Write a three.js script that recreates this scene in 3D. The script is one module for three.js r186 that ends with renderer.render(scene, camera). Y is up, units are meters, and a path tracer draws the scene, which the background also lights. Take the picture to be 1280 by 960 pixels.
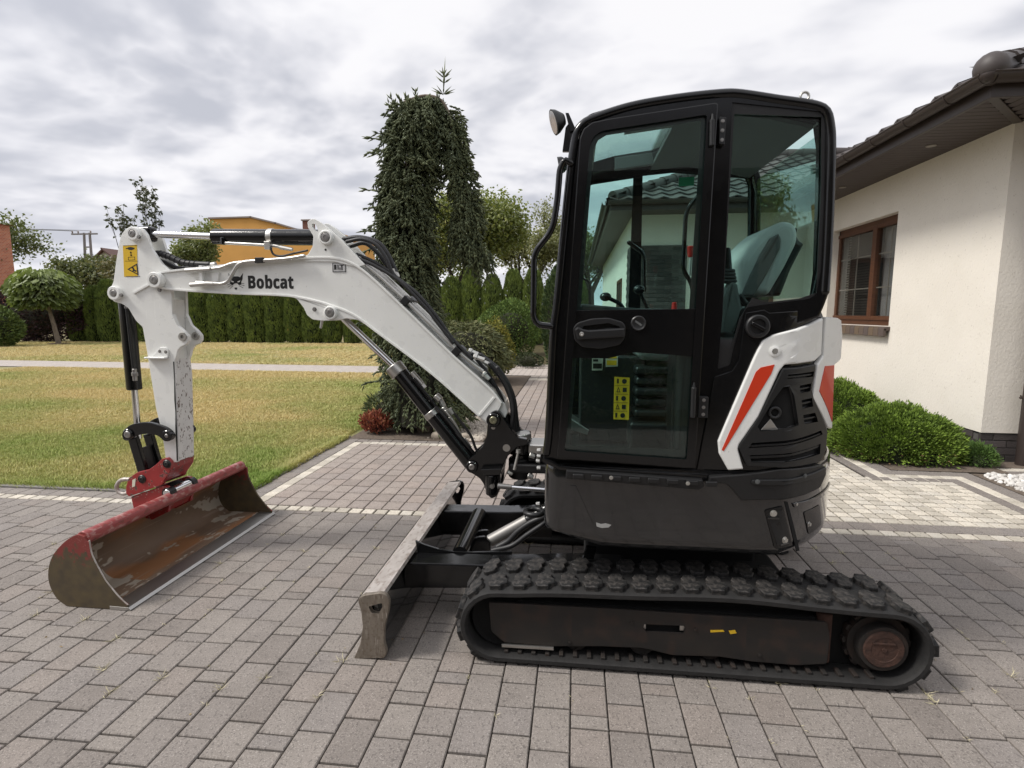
import * as THREE from 'three';
import { mergeGeometries, mergeVertices } from 'three/addons/utils/BufferGeometryUtils.js';
import { RoundedBoxGeometry } from 'three/addons/geometries/RoundedBoxGeometry.js';
import { TessellateModifier } from 'three/addons/modifiers/TessellateModifier.js';

// ------------------------------------------------------------------ camera, sky, sun, exposure
const scene = new THREE.Scene();
const camera = new THREE.PerspectiveCamera(69.65, 4 / 3, 0.05, 900);
camera.rotation.order = 'YXZ';
camera.position.set(0, 1.5, 0);
camera.rotation.y = THREE.MathUtils.degToRad(6.6);
camera.rotation.x = THREE.MathUtils.degToRad(-7.4);
const renderer = new THREE.WebGLRenderer({ antialias: true });
renderer.toneMapping = THREE.LinearToneMapping;
renderer.toneMappingExposure = 1.72;
renderer.shadowMap.enabled = true;

function rng(seed) { let a = seed >>> 0; return () => { a |= 0; a = a + 0x6D2B79F5 | 0; let t = Math.imul(a ^ a >>> 15, 1 | a); t = t + Math.imul(t ^ t >>> 7, 61 | t) ^ t; return ((t ^ t >>> 14) >>> 0) / 4294967296; }; }
const hash3 = (x, y, z) => { let h = Math.imul(x, 374761393) ^ Math.imul(y, 668265263) ^ Math.imul(z, 2147483647 ^ 974634777); h = Math.imul(h ^ h >>> 13, 1274126177); return ((h ^ h >>> 16) >>> 0) / 4294967296; };
const sm = (t) => t * t * (3 - 2 * t), mixf = (a, b, t) => a + (b - a) * t, clamp = (x, a = 0, b = 1) => Math.min(b, Math.max(a, x));
const sstep = (a, b, x) => sm(clamp((x - a) / (b - a)));
function vn(x, y, z = 0, per = 0) {          // value noise, optional period in x and y
  const xi = Math.floor(x), yi = Math.floor(y), zi = Math.floor(z), u = sm(x - xi), v = sm(y - yi), w = sm(z - zi);
  const q = (n) => per ? ((n % per) + per) % per : n, h = (i, j, k) => hash3(q(xi + i), q(yi + j), zi + k);
  const l0 = mixf(mixf(h(0, 0, 0), h(1, 0, 0), u), mixf(h(0, 1, 0), h(1, 1, 0), u), v);
  if (w === 0) return l0;
  return mixf(l0, mixf(mixf(h(0, 0, 1), h(1, 0, 1), u), mixf(h(0, 1, 1), h(1, 1, 1), u), v), w);
}
function fbm(x, y, oct = 4, z = 0, per = 0) { let s = 0, a = 0.5, n = 0; for (let i = 0; i < oct; i++) { s += a * vn(x, y, z + i * 7.3, per); n += a; a *= 0.5; x *= 2; y *= 2; per *= 2; } return s / n; }

{ // overcast sky: broken grey-lavender stratocumulus with brighter thin places
  const W = 4096, H = 2048, d = new Float32Array(W * H * 4);
  const cloud = (x, z) => {
    const wx = fbm(x * 0.5 + 11, z * 0.5 + 3, 3), wz = fbm(x * 0.5 + 31, z * 0.5 + 17, 3);
    const big = fbm(x * 0.5 + wx * 1.1 + 4.2, z * 0.6 + wz * 1.1 + 9.1, 3), mid = fbm(x * 1.7 + wx * 2.2, z * 2.2 + wz * 2.2, 6), fine = fbm(x * 5 + wx * 3, z * 6.5 + wz * 3, 5), puff = 1 - Math.abs(2 * fbm(x * 2.6 + wx * 3 + 40, z * 3.2 + wz * 3, 4) - 1);
    return big * 0.36 + mid * 0.34 + fine * 0.13 + (puff - 0.28) * 0.20;
  };
  for (let j = 0; j < H; j++) {
    const el = ((j + 0.5) / H - 0.5) * Math.PI, y = Math.sin(el), c = Math.cos(el);
    for (let i = 0; i < W; i++) {
      const az = ((i + 0.5) / W - 0.5) * 2 * Math.PI, x = Math.cos(az) * c, z = Math.sin(az) * c, k = (j * W + i) * 4;
      let r, g, b;
      if (y > -0.02) {
        const h = 1.38 / (Math.max(y, 0) + 0.16), n = cloud(x * h, z * h), lum = sstep(0.385, 0.63, n), hor = Math.exp(-Math.max(y, 0) * 7);
        const warm = sstep(0.5, 0.66, n);
        r = mixf(0.318, 0.562, lum); g = mixf(0.328, 0.558, lum); b = mixf(0.368, 0.58, lum);
        b = mixf(b, b * 0.985, warm);
        r = mixf(r, 0.54, hor * 0.3); g = mixf(g, 0.545, hor * 0.3); b = mixf(b, 0.59, hor * 0.3);
        const sun = Math.max(0, (x * -0.62 + y * 0.77 + z * 0.12)), glow = 1 + 0.8 * Math.pow(sun, 5);   // the veiled sun
        r *= glow; g *= glow; b *= glow;
      } else { r = 0.28; g = 0.27; b = 0.25; }
      d[k] = r; d[k + 1] = g; d[k + 2] = b; d[k + 3] = 1;
    }
  }
  const t = new THREE.DataTexture(d, W, H, THREE.RGBAFormat, THREE.FloatType);
  t.mapping = THREE.EquirectangularReflectionMapping; t.magFilter = t.minFilter = THREE.LinearFilter; t.needsUpdate = true;
  scene.background = t; scene.environment = t;
}
const sun = new THREE.DirectionalLight(new THREE.Color(1, 0.955, 0.89), 1.8);
sun.position.set(-31, 38.5, 6); sun.target.position.set(0, 0, -4);
sun.castShadow = true; sun.shadow.radius = 26;
Object.assign(sun.shadow.camera, { left: -20, right: 20, top: 20, bottom: -20, near: 1, far: 120 });
scene.add(sun, sun.target);

// ------------------------------------------------------------------ helpers
const used = {};
function numbered(n) { if (!(n in used)) { used[n] = 0; return n; } used[n]++; return n + '_' + String(used[n]).padStart(3, '0'); }
function tag(o, label, category, group, kind) { o.userData.label = label; if (category) o.userData.category = category; if (group) o.userData.group = group; if (kind) o.userData.kind = kind; return o; }
function thing(name, label, category, pos = [0, 0, 0], turn = 0, group) { const o = new THREE.Group(); o.name = numbered(name); o.position.set(...pos); o.rotation.y = turn; scene.add(o); return tag(o, label, category, group); }
function part(parent, name) { const o = new THREE.Group(); o.name = name; parent.add(o); return o; }
function structure(name, parent = scene) { const o = new THREE.Group(); o.name = parent === scene ? numbered(name) : name; if (parent === scene) o.userData.kind = 'structure'; parent.add(o); return o; }
function boxUV(g, s = 1) {                       // planar uv in metres by the face's main direction
  if (g.index) g = g.toNonIndexed();
  const p = g.attributes.position, n = p.count, uv = new Float32Array(n * 2), a = new THREE.Vector3(), b = new THREE.Vector3(), c = new THREE.Vector3();
  for (let i = 0; i < n; i += 3) {
    a.fromBufferAttribute(p, i); b.fromBufferAttribute(p, i + 1); c.fromBufferAttribute(p, i + 2);
    const e = b.clone().sub(a).cross(c.clone().sub(a)), x = Math.abs(e.x), y = Math.abs(e.y), z = Math.abs(e.z);
    [a, b, c].forEach((v, k) => { const o = (i + k) * 2; if (z >= x && z >= y) { uv[o] = v.x * s; uv[o + 1] = v.y * s; } else if (x >= y) { uv[o] = v.z * s; uv[o + 1] = v.y * s; } else { uv[o] = v.x * s; uv[o + 1] = v.z * s; } });
  }
  g.setAttribute('uv', new THREE.BufferAttribute(uv, 2)); return g;
}
function mg(list) {                              // merge after bringing all to the same attributes
  const l = list.flat().filter(Boolean).map((g) => { g = g.index ? g.toNonIndexed() : g; for (const k of Object.keys(g.attributes)) if (!['position', 'normal', 'uv', 'color'].includes(k)) g.deleteAttribute(k); if (!g.attributes.normal) g.computeVertexNormals(); return g; });
  const hasC = l.some((g) => g.attributes.color);
  for (const g of l) { if (!g.attributes.uv) boxUV(g); if (hasC && !g.attributes.color) g.setAttribute('color', new THREE.BufferAttribute(new Float32Array(g.attributes.position.count * 3).fill(1), 3)); }
  return l.length === 1 ? l[0] : mergeGeometries(l);
}
function mesh(parent, name, geo, mat, opt = {}) {
  let g = Array.isArray(geo) ? mg(geo) : geo;
  if (!opt.keepUV) g = boxUV(g);
  const m = new THREE.Mesh(g, mat); m.name = parent === scene ? numbered(name) : name; m.castShadow = m.receiveShadow = true; parent.add(m);
  if (opt.kind) m.userData.kind = opt.kind; if (opt.label) m.userData.label = opt.label;
  return m;
}
function shapeOf(pts, r = 0) {                   // polygon, corners rounded by r (a third entry of a point is its own radius)
  const s = new THREE.Shape(), n = pts.length;
  for (let i = 0; i < n; i++) {
    const p = pts[i], q = pts[(i + n - 1) % n], t = pts[(i + 1) % n], rr = p[2] ?? r, l0 = Math.hypot(q[0] - p[0], q[1] - p[1]), l1 = Math.hypot(t[0] - p[0], t[1] - p[1]), k = Math.min(rr, l0 * 0.48, l1 * 0.48);
    if (k < 1e-5) { i ? s.lineTo(p[0], p[1]) : s.moveTo(p[0], p[1]); continue; }
    const ax = p[0] + (q[0] - p[0]) / l0 * k, ay = p[1] + (q[1] - p[1]) / l0 * k, bx = p[0] + (t[0] - p[0]) / l1 * k, by = p[1] + (t[1] - p[1]) / l1 * k;
    i ? s.lineTo(ax, ay) : s.moveTo(ax, ay); s.quadraticCurveTo(p[0], p[1], bx, by);
  }
  s.closePath(); return s;
}
function ext(pts, z0, z1, o = {}) {              // outline in x,y pulled from z0 to z1
  const s = pts instanceof THREE.Path ? pts : shapeOf(pts, o.r ?? 0), lo = Math.min(z0, z1), hi = Math.max(z0, z1), b = Math.min(o.b ?? 0.003, (hi - lo) * 0.45);
  for (const h of o.holes ?? []) s.holes.push(h instanceof THREE.Path ? h : shapeOf(h, o.hr ?? 0));
  const g = new THREE.ExtrudeGeometry(s, { depth: hi - lo - 2 * b, steps: 1, bevelEnabled: b > 0, bevelThickness: b, bevelSize: b, bevelOffset: -b, bevelSegments: o.bs ?? 2, curveSegments: o.cs ?? 6 });
  g.translate(0, 0, lo + b); return g;
}
const circ = (x, y, r, n = 20) => { const s = new THREE.Shape(); for (let i = 0; i < n; i++) { const a = i / n * 2 * Math.PI; i ? s.lineTo(x + r * Math.cos(a), y + r * Math.sin(a)) : s.moveTo(x + r * Math.cos(a), y + r * Math.sin(a)); } s.closePath(); return s; };
function box(x0, x1, y0, y1, z0, z1, r = 0.004) {
  const w = Math.abs(x1 - x0), h = Math.abs(y1 - y0), d = Math.abs(z1 - z0), g = r > 0 ? new RoundedBoxGeometry(w, h, d, 1, Math.min(r, w / 2.1, h / 2.1, d / 2.1)) : new THREE.BoxGeometry(w, h, d);
  return g.translate((x0 + x1) / 2, (y0 + y1) / 2, (z0 + z1) / 2);
}
const V = (a) => new THREE.Vector3(a[0], a[1], a[2]);
function cyl(a, b, r0, r1 = r0, seg = 18, ch = 0) {     // cylinder between two points, ends chamfered by ch
  const A = V(a), B = V(b), L = A.distanceTo(B);
  const p = ch ? [[0, 0], [r0 - ch, 0], [r0, ch], [r1, L - ch], [r1 - ch, L], [0, L]] : [[0, 0], [r0, 0], [r1, L], [0, L]];
  let g = new THREE.LatheGeometry(p.map((q) => new THREE.Vector2(Math.max(q[0], 1e-5), q[1])), seg).toNonIndexed(); g.computeVertexNormals();
  g = smoothSides(g);
  g.applyQuaternion(new THREE.Quaternion().setFromUnitVectors(new THREE.Vector3(0, 1, 0), B.clone().sub(A).normalize())); return g.translate(A.x, A.y, A.z);
}
function smoothSides(g, ang = 0.7) {             // normals averaged over faces that meet at less than ang
  const p = g.attributes.position, n = p.count, fn = [], map = new Map(), a = new THREE.Vector3(), b = new THREE.Vector3(), c = new THREE.Vector3(), key = (i) => Math.round(p.getX(i) * 2e4) + '_' + Math.round(p.getY(i) * 2e4) + '_' + Math.round(p.getZ(i) * 2e4);
  for (let i = 0; i < n; i += 3) { a.fromBufferAttribute(p, i); b.fromBufferAttribute(p, i + 1); c.fromBufferAttribute(p, i + 2); const f = b.clone().sub(a).cross(c.clone().sub(a)); const L = f.length(); fn.push([f, L > 1e-12 ? f.clone().divideScalar(L) : f.clone()]); for (let k = 0; k < 3; k++) { const q = key(i + k); map.has(q) ? map.get(q).push(i / 3) : map.set(q, [i / 3]); } }
  const out = new Float32Array(n * 3), co = Math.cos(ang), s = new THREE.Vector3();
  for (let i = 0; i < n; i++) { const me = fn[Math.floor(i / 3)][1]; s.set(0, 0, 0); for (const f of map.get(key(i))) if (fn[f][1].dot(me) > co) s.add(fn[f][0]); s.normalize(); out[i * 3] = s.x; out[i * 3 + 1] = s.y; out[i * 3 + 2] = s.z; }
  g.setAttribute('normal', new THREE.BufferAttribute(out, 3)); return g;
}
function tube(pts, r, seg = 40, rad = 8, tension = 0.5) {
  const c = new THREE.CatmullRomCurve3(pts.map(V), false, 'catmullrom', tension), g = new THREE.TubeGeometry(c, seg, r, rad, false);
  const caps = [0, 1].map((t) => new THREE.SphereGeometry(r, rad, 5).translate(...c.getPoint(t).toArray()));
  return mg([g, ...caps]);
}
function bentTube(pts, r, bend = 0.05, rad = 10) {   // straight runs joined by round bends
  const path = new THREE.CurvePath(), P = pts.map(V); let last = P[0];
  for (let i = 1; i < P.length; i++) {
    if (i === P.length - 1) { path.add(new THREE.LineCurve3(last, P[i])); break; }
    const d0 = P[i - 1].clone().sub(P[i]), d1 = P[i + 1].clone().sub(P[i]), k = Math.min(bend, d0.length() * 0.45, d1.length() * 0.45), a = P[i].clone().add(d0.setLength(k)), b = P[i].clone().add(d1.setLength(k));
    path.add(new THREE.LineCurve3(last, a)); path.add(new THREE.QuadraticBezierCurve3(a, P[i], b)); last = b;
  }
  const L = path.getLength(), g = new THREE.TubeGeometry(path, Math.max(12, Math.round(L / Math.max(0.012, bend / 5))), r, rad, false);
  return mg([g, new THREE.SphereGeometry(r, rad, 5).translate(...P[0].toArray()), new THREE.SphereGeometry(r, rad, 5).translate(...P[P.length - 1].toArray())]);
}
function lathe(profile, axisA, axisB, seg = 28) { // profile of [radius, distance along the axis from A]
  const A = V(axisA), dir = V(axisB).sub(A).normalize(); let g = new THREE.LatheGeometry(profile.map((q) => new THREE.Vector2(Math.max(q[0], 1e-5), q[1])), seg).toNonIndexed();
  g = smoothSides(g, 0.6); g.applyQuaternion(new THREE.Quaternion().setFromUnitVectors(new THREE.Vector3(0, 1, 0), dir)); return g.translate(A.x, A.y, A.z);
}
// ---- textures
function tex(n, fn, srgb = true, rep = 1) {      // fn(u, v) in 0..1 -> [r, g, b] linear or one value
  const d = new Uint8Array(n * n * 4), enc = (x) => { x = clamp(x); return Math.round(255 * (srgb ? (x <= 0.0031308 ? 12.92 * x : 1.055 * Math.pow(x, 1 / 2.4) - 0.055) : x)); };
  for (let j = 0; j < n; j++) for (let i = 0; i < n; i++) { const c = fn(i / n, j / n), k = (j * n + i) * 4; if (typeof c === 'number') d[k] = d[k + 1] = d[k + 2] = enc(c); else { d[k] = enc(c[0]); d[k + 1] = enc(c[1]); d[k + 2] = enc(c[2]); } d[k + 3] = 255; }
  const t = new THREE.DataTexture(d, n, n); t.wrapS = t.wrapT = THREE.RepeatWrapping; t.magFilter = THREE.LinearFilter; t.minFilter = THREE.LinearMipmapLinearFilter; t.generateMipmaps = true; if (srgb) t.colorSpace = THREE.SRGBColorSpace; t.repeat.set(rep, rep); t.needsUpdate = true; return t;
}
const lin = (r, g, b) => new THREE.Color().setRGB(r, g, b);
const std = (c, rough, metal = 0, extra = {}) => new THREE.MeshStandardMaterial({ color: c, roughness: rough, metalness: metal, ...extra });
const phy = (c, rough, metal = 0, extra = {}) => new THREE.MeshPhysicalMaterial({ color: c, roughness: rough, metalness: metal, ...extra });
const colMix = (a, b, t) => [mixf(a[0], b[0], t), mixf(a[1], b[1], t), mixf(a[2], b[2], t)];
function tinted(m, k) { const c = m.clone(); c.color = m.color.clone().multiplyScalar(k); return c; }

// ---- foliage: many small folded leaves with their own tone
class Leaves {
  constructor(seed) { this.p = []; this.c = []; this.i = []; this.r = rng(seed); }
  leaf(x, y, z, dx, dy, dz, len, wid, col, fold = 0.25) {
    let sx = this.r() - 0.5, sy = this.r() - 0.5, sz = this.r() - 0.5; const L = Math.hypot(dx, dy, dz) || 1; dx /= L; dy /= L; dz /= L;
    const k = sx * dx + sy * dy + sz * dz; sx -= k * dx; sy -= k * dy; sz -= k * dz; const M = Math.hypot(sx, sy, sz) || 1; sx *= wid / 2 / M; sy *= wid / 2 / M; sz *= wid / 2 / M;
    const nx = (dy * sz - dz * sy) * fold * 2, ny = (dz * sx - dx * sz) * fold * 2, nz = (dx * sy - dy * sx) * fold * 2, b = this.p.length / 3, mx = x + dx * len * 0.45, my = y + dy * len * 0.45, mz = z + dz * len * 0.45;
    this.p.push(x, y, z, mx + sx + nx, my + sy + ny, mz + sz + nz, x + dx * len, y + dy * len, z + dz * len, mx - sx + nx, my - sy + ny, mz - sz + nz);
    for (let q = 0; q < 4; q++) this.c.push(col[0], col[1], col[2]);
    this.i.push(b, b + 1, b + 2, b, b + 2, b + 3);
  }
  spindle(x, y, z, dx, dy, dz, len, rad, col, tip) {     // a needled shoot: four-sided, fat near its base
    const L = Math.hypot(dx, dy, dz) || 1; dx /= L; dy /= L; dz /= L; let ux = Math.abs(dy) < 0.9 ? 0 : 1, uy = Math.abs(dy) < 0.9 ? 1 : 0, uz = 0; const k = ux * dx + uy * dy; ux -= k * dx; uy -= k * dy; uz -= k * dz; const M = Math.hypot(ux, uy, uz); ux /= M; uy /= M; uz /= M;
    const vx = dy * uz - dz * uy, vy = dz * ux - dx * uz, vz = dx * uy - dy * ux, b = this.p.length / 3, ph = this.r() * 1.5;
    this.p.push(x, y, z); this.c.push(col[0] * 0.8, col[1] * 0.8, col[2] * 0.8);
    for (let q = 0; q < 4; q++) { const a = ph + q * Math.PI / 2, c = Math.cos(a) * rad, s = Math.sin(a) * rad; this.p.push(x + dx * len * 0.4 + ux * c + vx * s, y + dy * len * 0.4 + uy * c + vy * s, z + dz * len * 0.4 + uz * c + vz * s); this.c.push(col[0], col[1], col[2]); }
    this.p.push(x + dx * len, y + dy * len, z + dz * len); this.c.push(tip[0], tip[1], tip[2]);
    for (let q = 0; q < 4; q++) { const m = b + 1 + q, n = b + 1 + (q + 1) % 4; this.i.push(b, n, m, m, n, b + 5); }
  }
  geo() { const g = new THREE.BufferGeometry(); g.setAttribute('position', new THREE.BufferAttribute(new Float32Array(this.p), 3)); g.setAttribute('color', new THREE.BufferAttribute(new Float32Array(this.c), 3)); g.setIndex(this.i); g.computeVertexNormals(); return g; }
}
const leafMat = (rough = 0.75, extra = {}) => std(lin(1, 1, 1), rough, 0, { vertexColors: true, side: THREE.DoubleSide, ...extra });
const M = {};
M.leaf = leafMat(0.8); M.softLeaf = phy(lin(1, 1, 1), 0.75, 0, { vertexColors: true, side: THREE.DoubleSide, transmission: 0.5, thickness: 0 });
const barkT = tex(256, (u, v) => { const n = fbm(u * 16, v * 4, 4, 0, 0) * 0.6 + vn(u * 40, v * 12) * 0.4; return colMix([0.10, 0.075, 0.055], [0.30, 0.25, 0.20], n); });
M.bark = std(lin(1, 1, 1), 0.95, 0, { map: barkT });

// ================================================================== THE SETTING
// ---- materials of the ground
const paverT = tex(512, (u, v) => {
  const g = fbm(u * 6, v * 6, 4, 1, 6), f = vn(u * 170, v * 170, 3, 170), f2 = vn(u * 90, v * 90, 5, 90), f3 = vn(u * 210, v * 210, 9, 210);
  let c = colMix([0.212, 0.192, 0.177], [0.292, 0.266, 0.246], g); if (f > 0.76) c = colMix(c, [0.50, 0.46, 0.43], (f - 0.76) * 3.2); if (f3 > 0.84) c = colMix(c, [0.6, 0.57, 0.54], 0.5); if (f2 < 0.22) c = colMix(c, [0.10, 0.09, 0.085], 0.55); return c;
}, true, 2.2);
const paverB = tex(256, (u, v) => fbm(u * 60, v * 60, 3, 2, 60), false, 2.2);
const creamT = tex(256, (u, v) => { const g = fbm(u * 8, v * 8, 4, 1, 8), f = vn(u * 70, v * 70, 2, 70); return colMix(colMix([0.46, 0.42, 0.355], [0.60, 0.56, 0.49], g), [0.28, 0.25, 0.21], f > 0.8 ? 0.6 : 0); }, true, 2.2);
const paverMat = (k, map = paverT) => std(lin(k[0], k[1], k[2]), 0.82, 0, { map, bumpMap: paverB, bumpScale: 0.0012 });
const tones = [[0.84, 0.82, 0.80], [0.80, 0.78, 0.765], [0.88, 0.86, 0.835], [0.82, 0.805, 0.80], [0.86, 0.82, 0.79], [0.74, 0.715, 0.695]];
M.pavers = tones.map((k) => paverMat(k)); M.paverMany = std(lin(1, 1, 1), 0.82, 0, { map: paverT, bumpMap: paverB, bumpScale: 0.0012, vertexColors: true });
M.paversB = tones.map((k) => paverMat([k[0] * 1.34, k[1] * 1.29, k[2] * 1.27])); M.creams = [[1.0, 1.0, 1.0], [0.84, 0.83, 0.81], [1.12, 1.11, 1.09]].map((k) => paverMat(k, creamT)); M.creamMany = std(lin(1, 1, 1), 0.85, 0, { map: creamT, bumpMap: paverB, bumpScale: 0.0012, vertexColors: true });
M.joint = std(lin(1, 1, 1), 0.95, 0, { map: tex(128, (u, v) => colMix([0.028, 0.024, 0.020], [0.065, 0.055, 0.045], fbm(u * 30, v * 30, 3, 0, 30)), true, 3) });
M.kerb = std(lin(0.23, 0.215, 0.20), 0.85, 0, { map: tex(128, (u, v) => colMix([0.7, 0.7, 0.7], [1, 1, 1], fbm(u * 20, v * 20, 3, 0, 20)), true, 2) });

function paverGeo(w, l, ou, ov, h = 0.055, ch = 0.0035) {   // a stone with its top edge worn off
  const x = w / 2, z = l / 2, P = [], U = [], I = [], add = (a, b, c, d) => { const k = P.length / 3; for (const q of [a, b, c, d]) { P.push(...q); U.push(q[0] + ou, q[2] + q[1] + ov); } I.push(k, k + 1, k + 2, k, k + 2, k + 3); };
  const ring = (k, y) => [[-x + k, y, z - k], [x - k, y, z - k], [x - k, y, -z + k], [-x + k, y, -z + k]], a = ring(0, -h), b = ring(0, -ch), c = ring(ch, 0);
  for (let i = 0; i < 4; i++) { const j = (i + 1) % 4; add(a[i], a[j], b[j], b[i]); add(b[i], b[j], c[j], c[i]); } add(c[0], c[1], c[2], c[3]);
  const g = new THREE.BufferGeometry(); g.setAttribute('position', new THREE.BufferAttribute(new Float32Array(P), 3)); g.setAttribute('uv', new THREE.BufferAttribute(new Float32Array(U), 2)); g.setIndex(I); const n = g.toNonIndexed(); n.computeVertexNormals(); return n;
}
const camFwd = new THREE.Vector3(0, 0, -1); camera.updateMatrixWorld(true); camFwd.applyQuaternion(camera.quaternion); camera.aspect = 4 / 3; camera.updateProjectionMatrix(); camera.matrixWorldInverse.copy(camera.matrixWorld).invert();
function layStones(parent, list, mats, many, single, nameOne, nameMany, seed) {   // list of {x, z, w, l, t}
  const r = rng(seed), v = new THREE.Vector3();
  for (const s of list) { v.set(s.x, 0, s.z); const d = v.distanceTo(camera.position); v.project(camera); s.see = Math.abs(v.x) < 1.03 && Math.abs(v.y) < 1.04 && s.z < -1 ? s.w * s.l / (d * d * d) * (s.hid ? 0.1 : 1) : 0; }
  list.sort((a, b) => b.see - a.see);
  const cache = new Map(), rest = [], m4 = new THREE.Matrix4(), e = new THREE.Euler();
  list.forEach((s, i) => {
    s.y = (r() - 0.5) * 0.003; s.rx = (r() - 0.5) * 0.008; s.rz = (r() - 0.5) * 0.008; s.ry = (r() - 0.5) * 0.008; const va = Math.floor(r() * 5);
    const key = s.w.toFixed(3) + s.l.toFixed(3) + va; let g = cache.get(key); if (!g) cache.set(key, g = paverGeo(s.w, s.l, va * 0.37 + s.w * 3, va * 0.61 + s.l * 5));
    const n0 = fbm(s.x * 0.8 + 20, s.z * 0.8 + 20, 3), t = s.t ?? (mats.length > 4 ? [5, 1, 3, 0, 4, 2][Math.floor(clamp((n0 - 0.5) * 1.6 + 0.5 + (r() - 0.5) * 1.25, 0, 0.999) * 6)] : Math.floor(r() * mats.length));
    if (i < single && s.see > 0) { const o = new THREE.Mesh(g, mats[t]); o.name = nameOne; o.position.set(s.x, s.y, s.z); o.rotation.set(s.rx, s.ry, s.rz); o.castShadow = o.receiveShadow = true; parent.add(o); }
    else { const c = g.clone(); m4.makeRotationFromEuler(e.set(s.rx, s.ry, s.rz)).setPosition(s.x, s.y, s.z); c.applyMatrix4(m4); const k = mats[t].color, n = c.attributes.position.count, col = new Float32Array(n * 3); for (let q = 0; q < n; q++) { col[q * 3] = k.r; col[q * 3 + 1] = k.g; col[q * 3 + 2] = k.b; } c.setAttribute('color', new THREE.BufferAttribute(col, 3)); rest.push(c); }
  });
  if (rest.length) { const o = new THREE.Mesh(mergeGeometries(rest), many); o.name = nameMany; o.userData.kind = 'stuff'; o.castShadow = o.receiveShadow = true; parent.add(o); }
}
const sheet = (x0, x1, z0, z1, y) => new THREE.PlaneGeometry(x1 - x0, Math.abs(z1 - z0)).rotateX(-Math.PI / 2).translate((x0 + x1) / 2, y, (z0 + z1) / 2);

// ---- the ground far and wide
const soilT = tex(256, (u, v) => colMix([0.16, 0.135, 0.07], [0.26, 0.22, 0.11], fbm(u * 12, v * 12, 5, 0, 12)), true, 0.4);
{ const g = structure('ground'); mesh(g, 'soil', sheet(-300, 300, -300, 300, -0.07), std(lin(1, 1, 1), 1, 0, { map: soilT })); }

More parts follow.
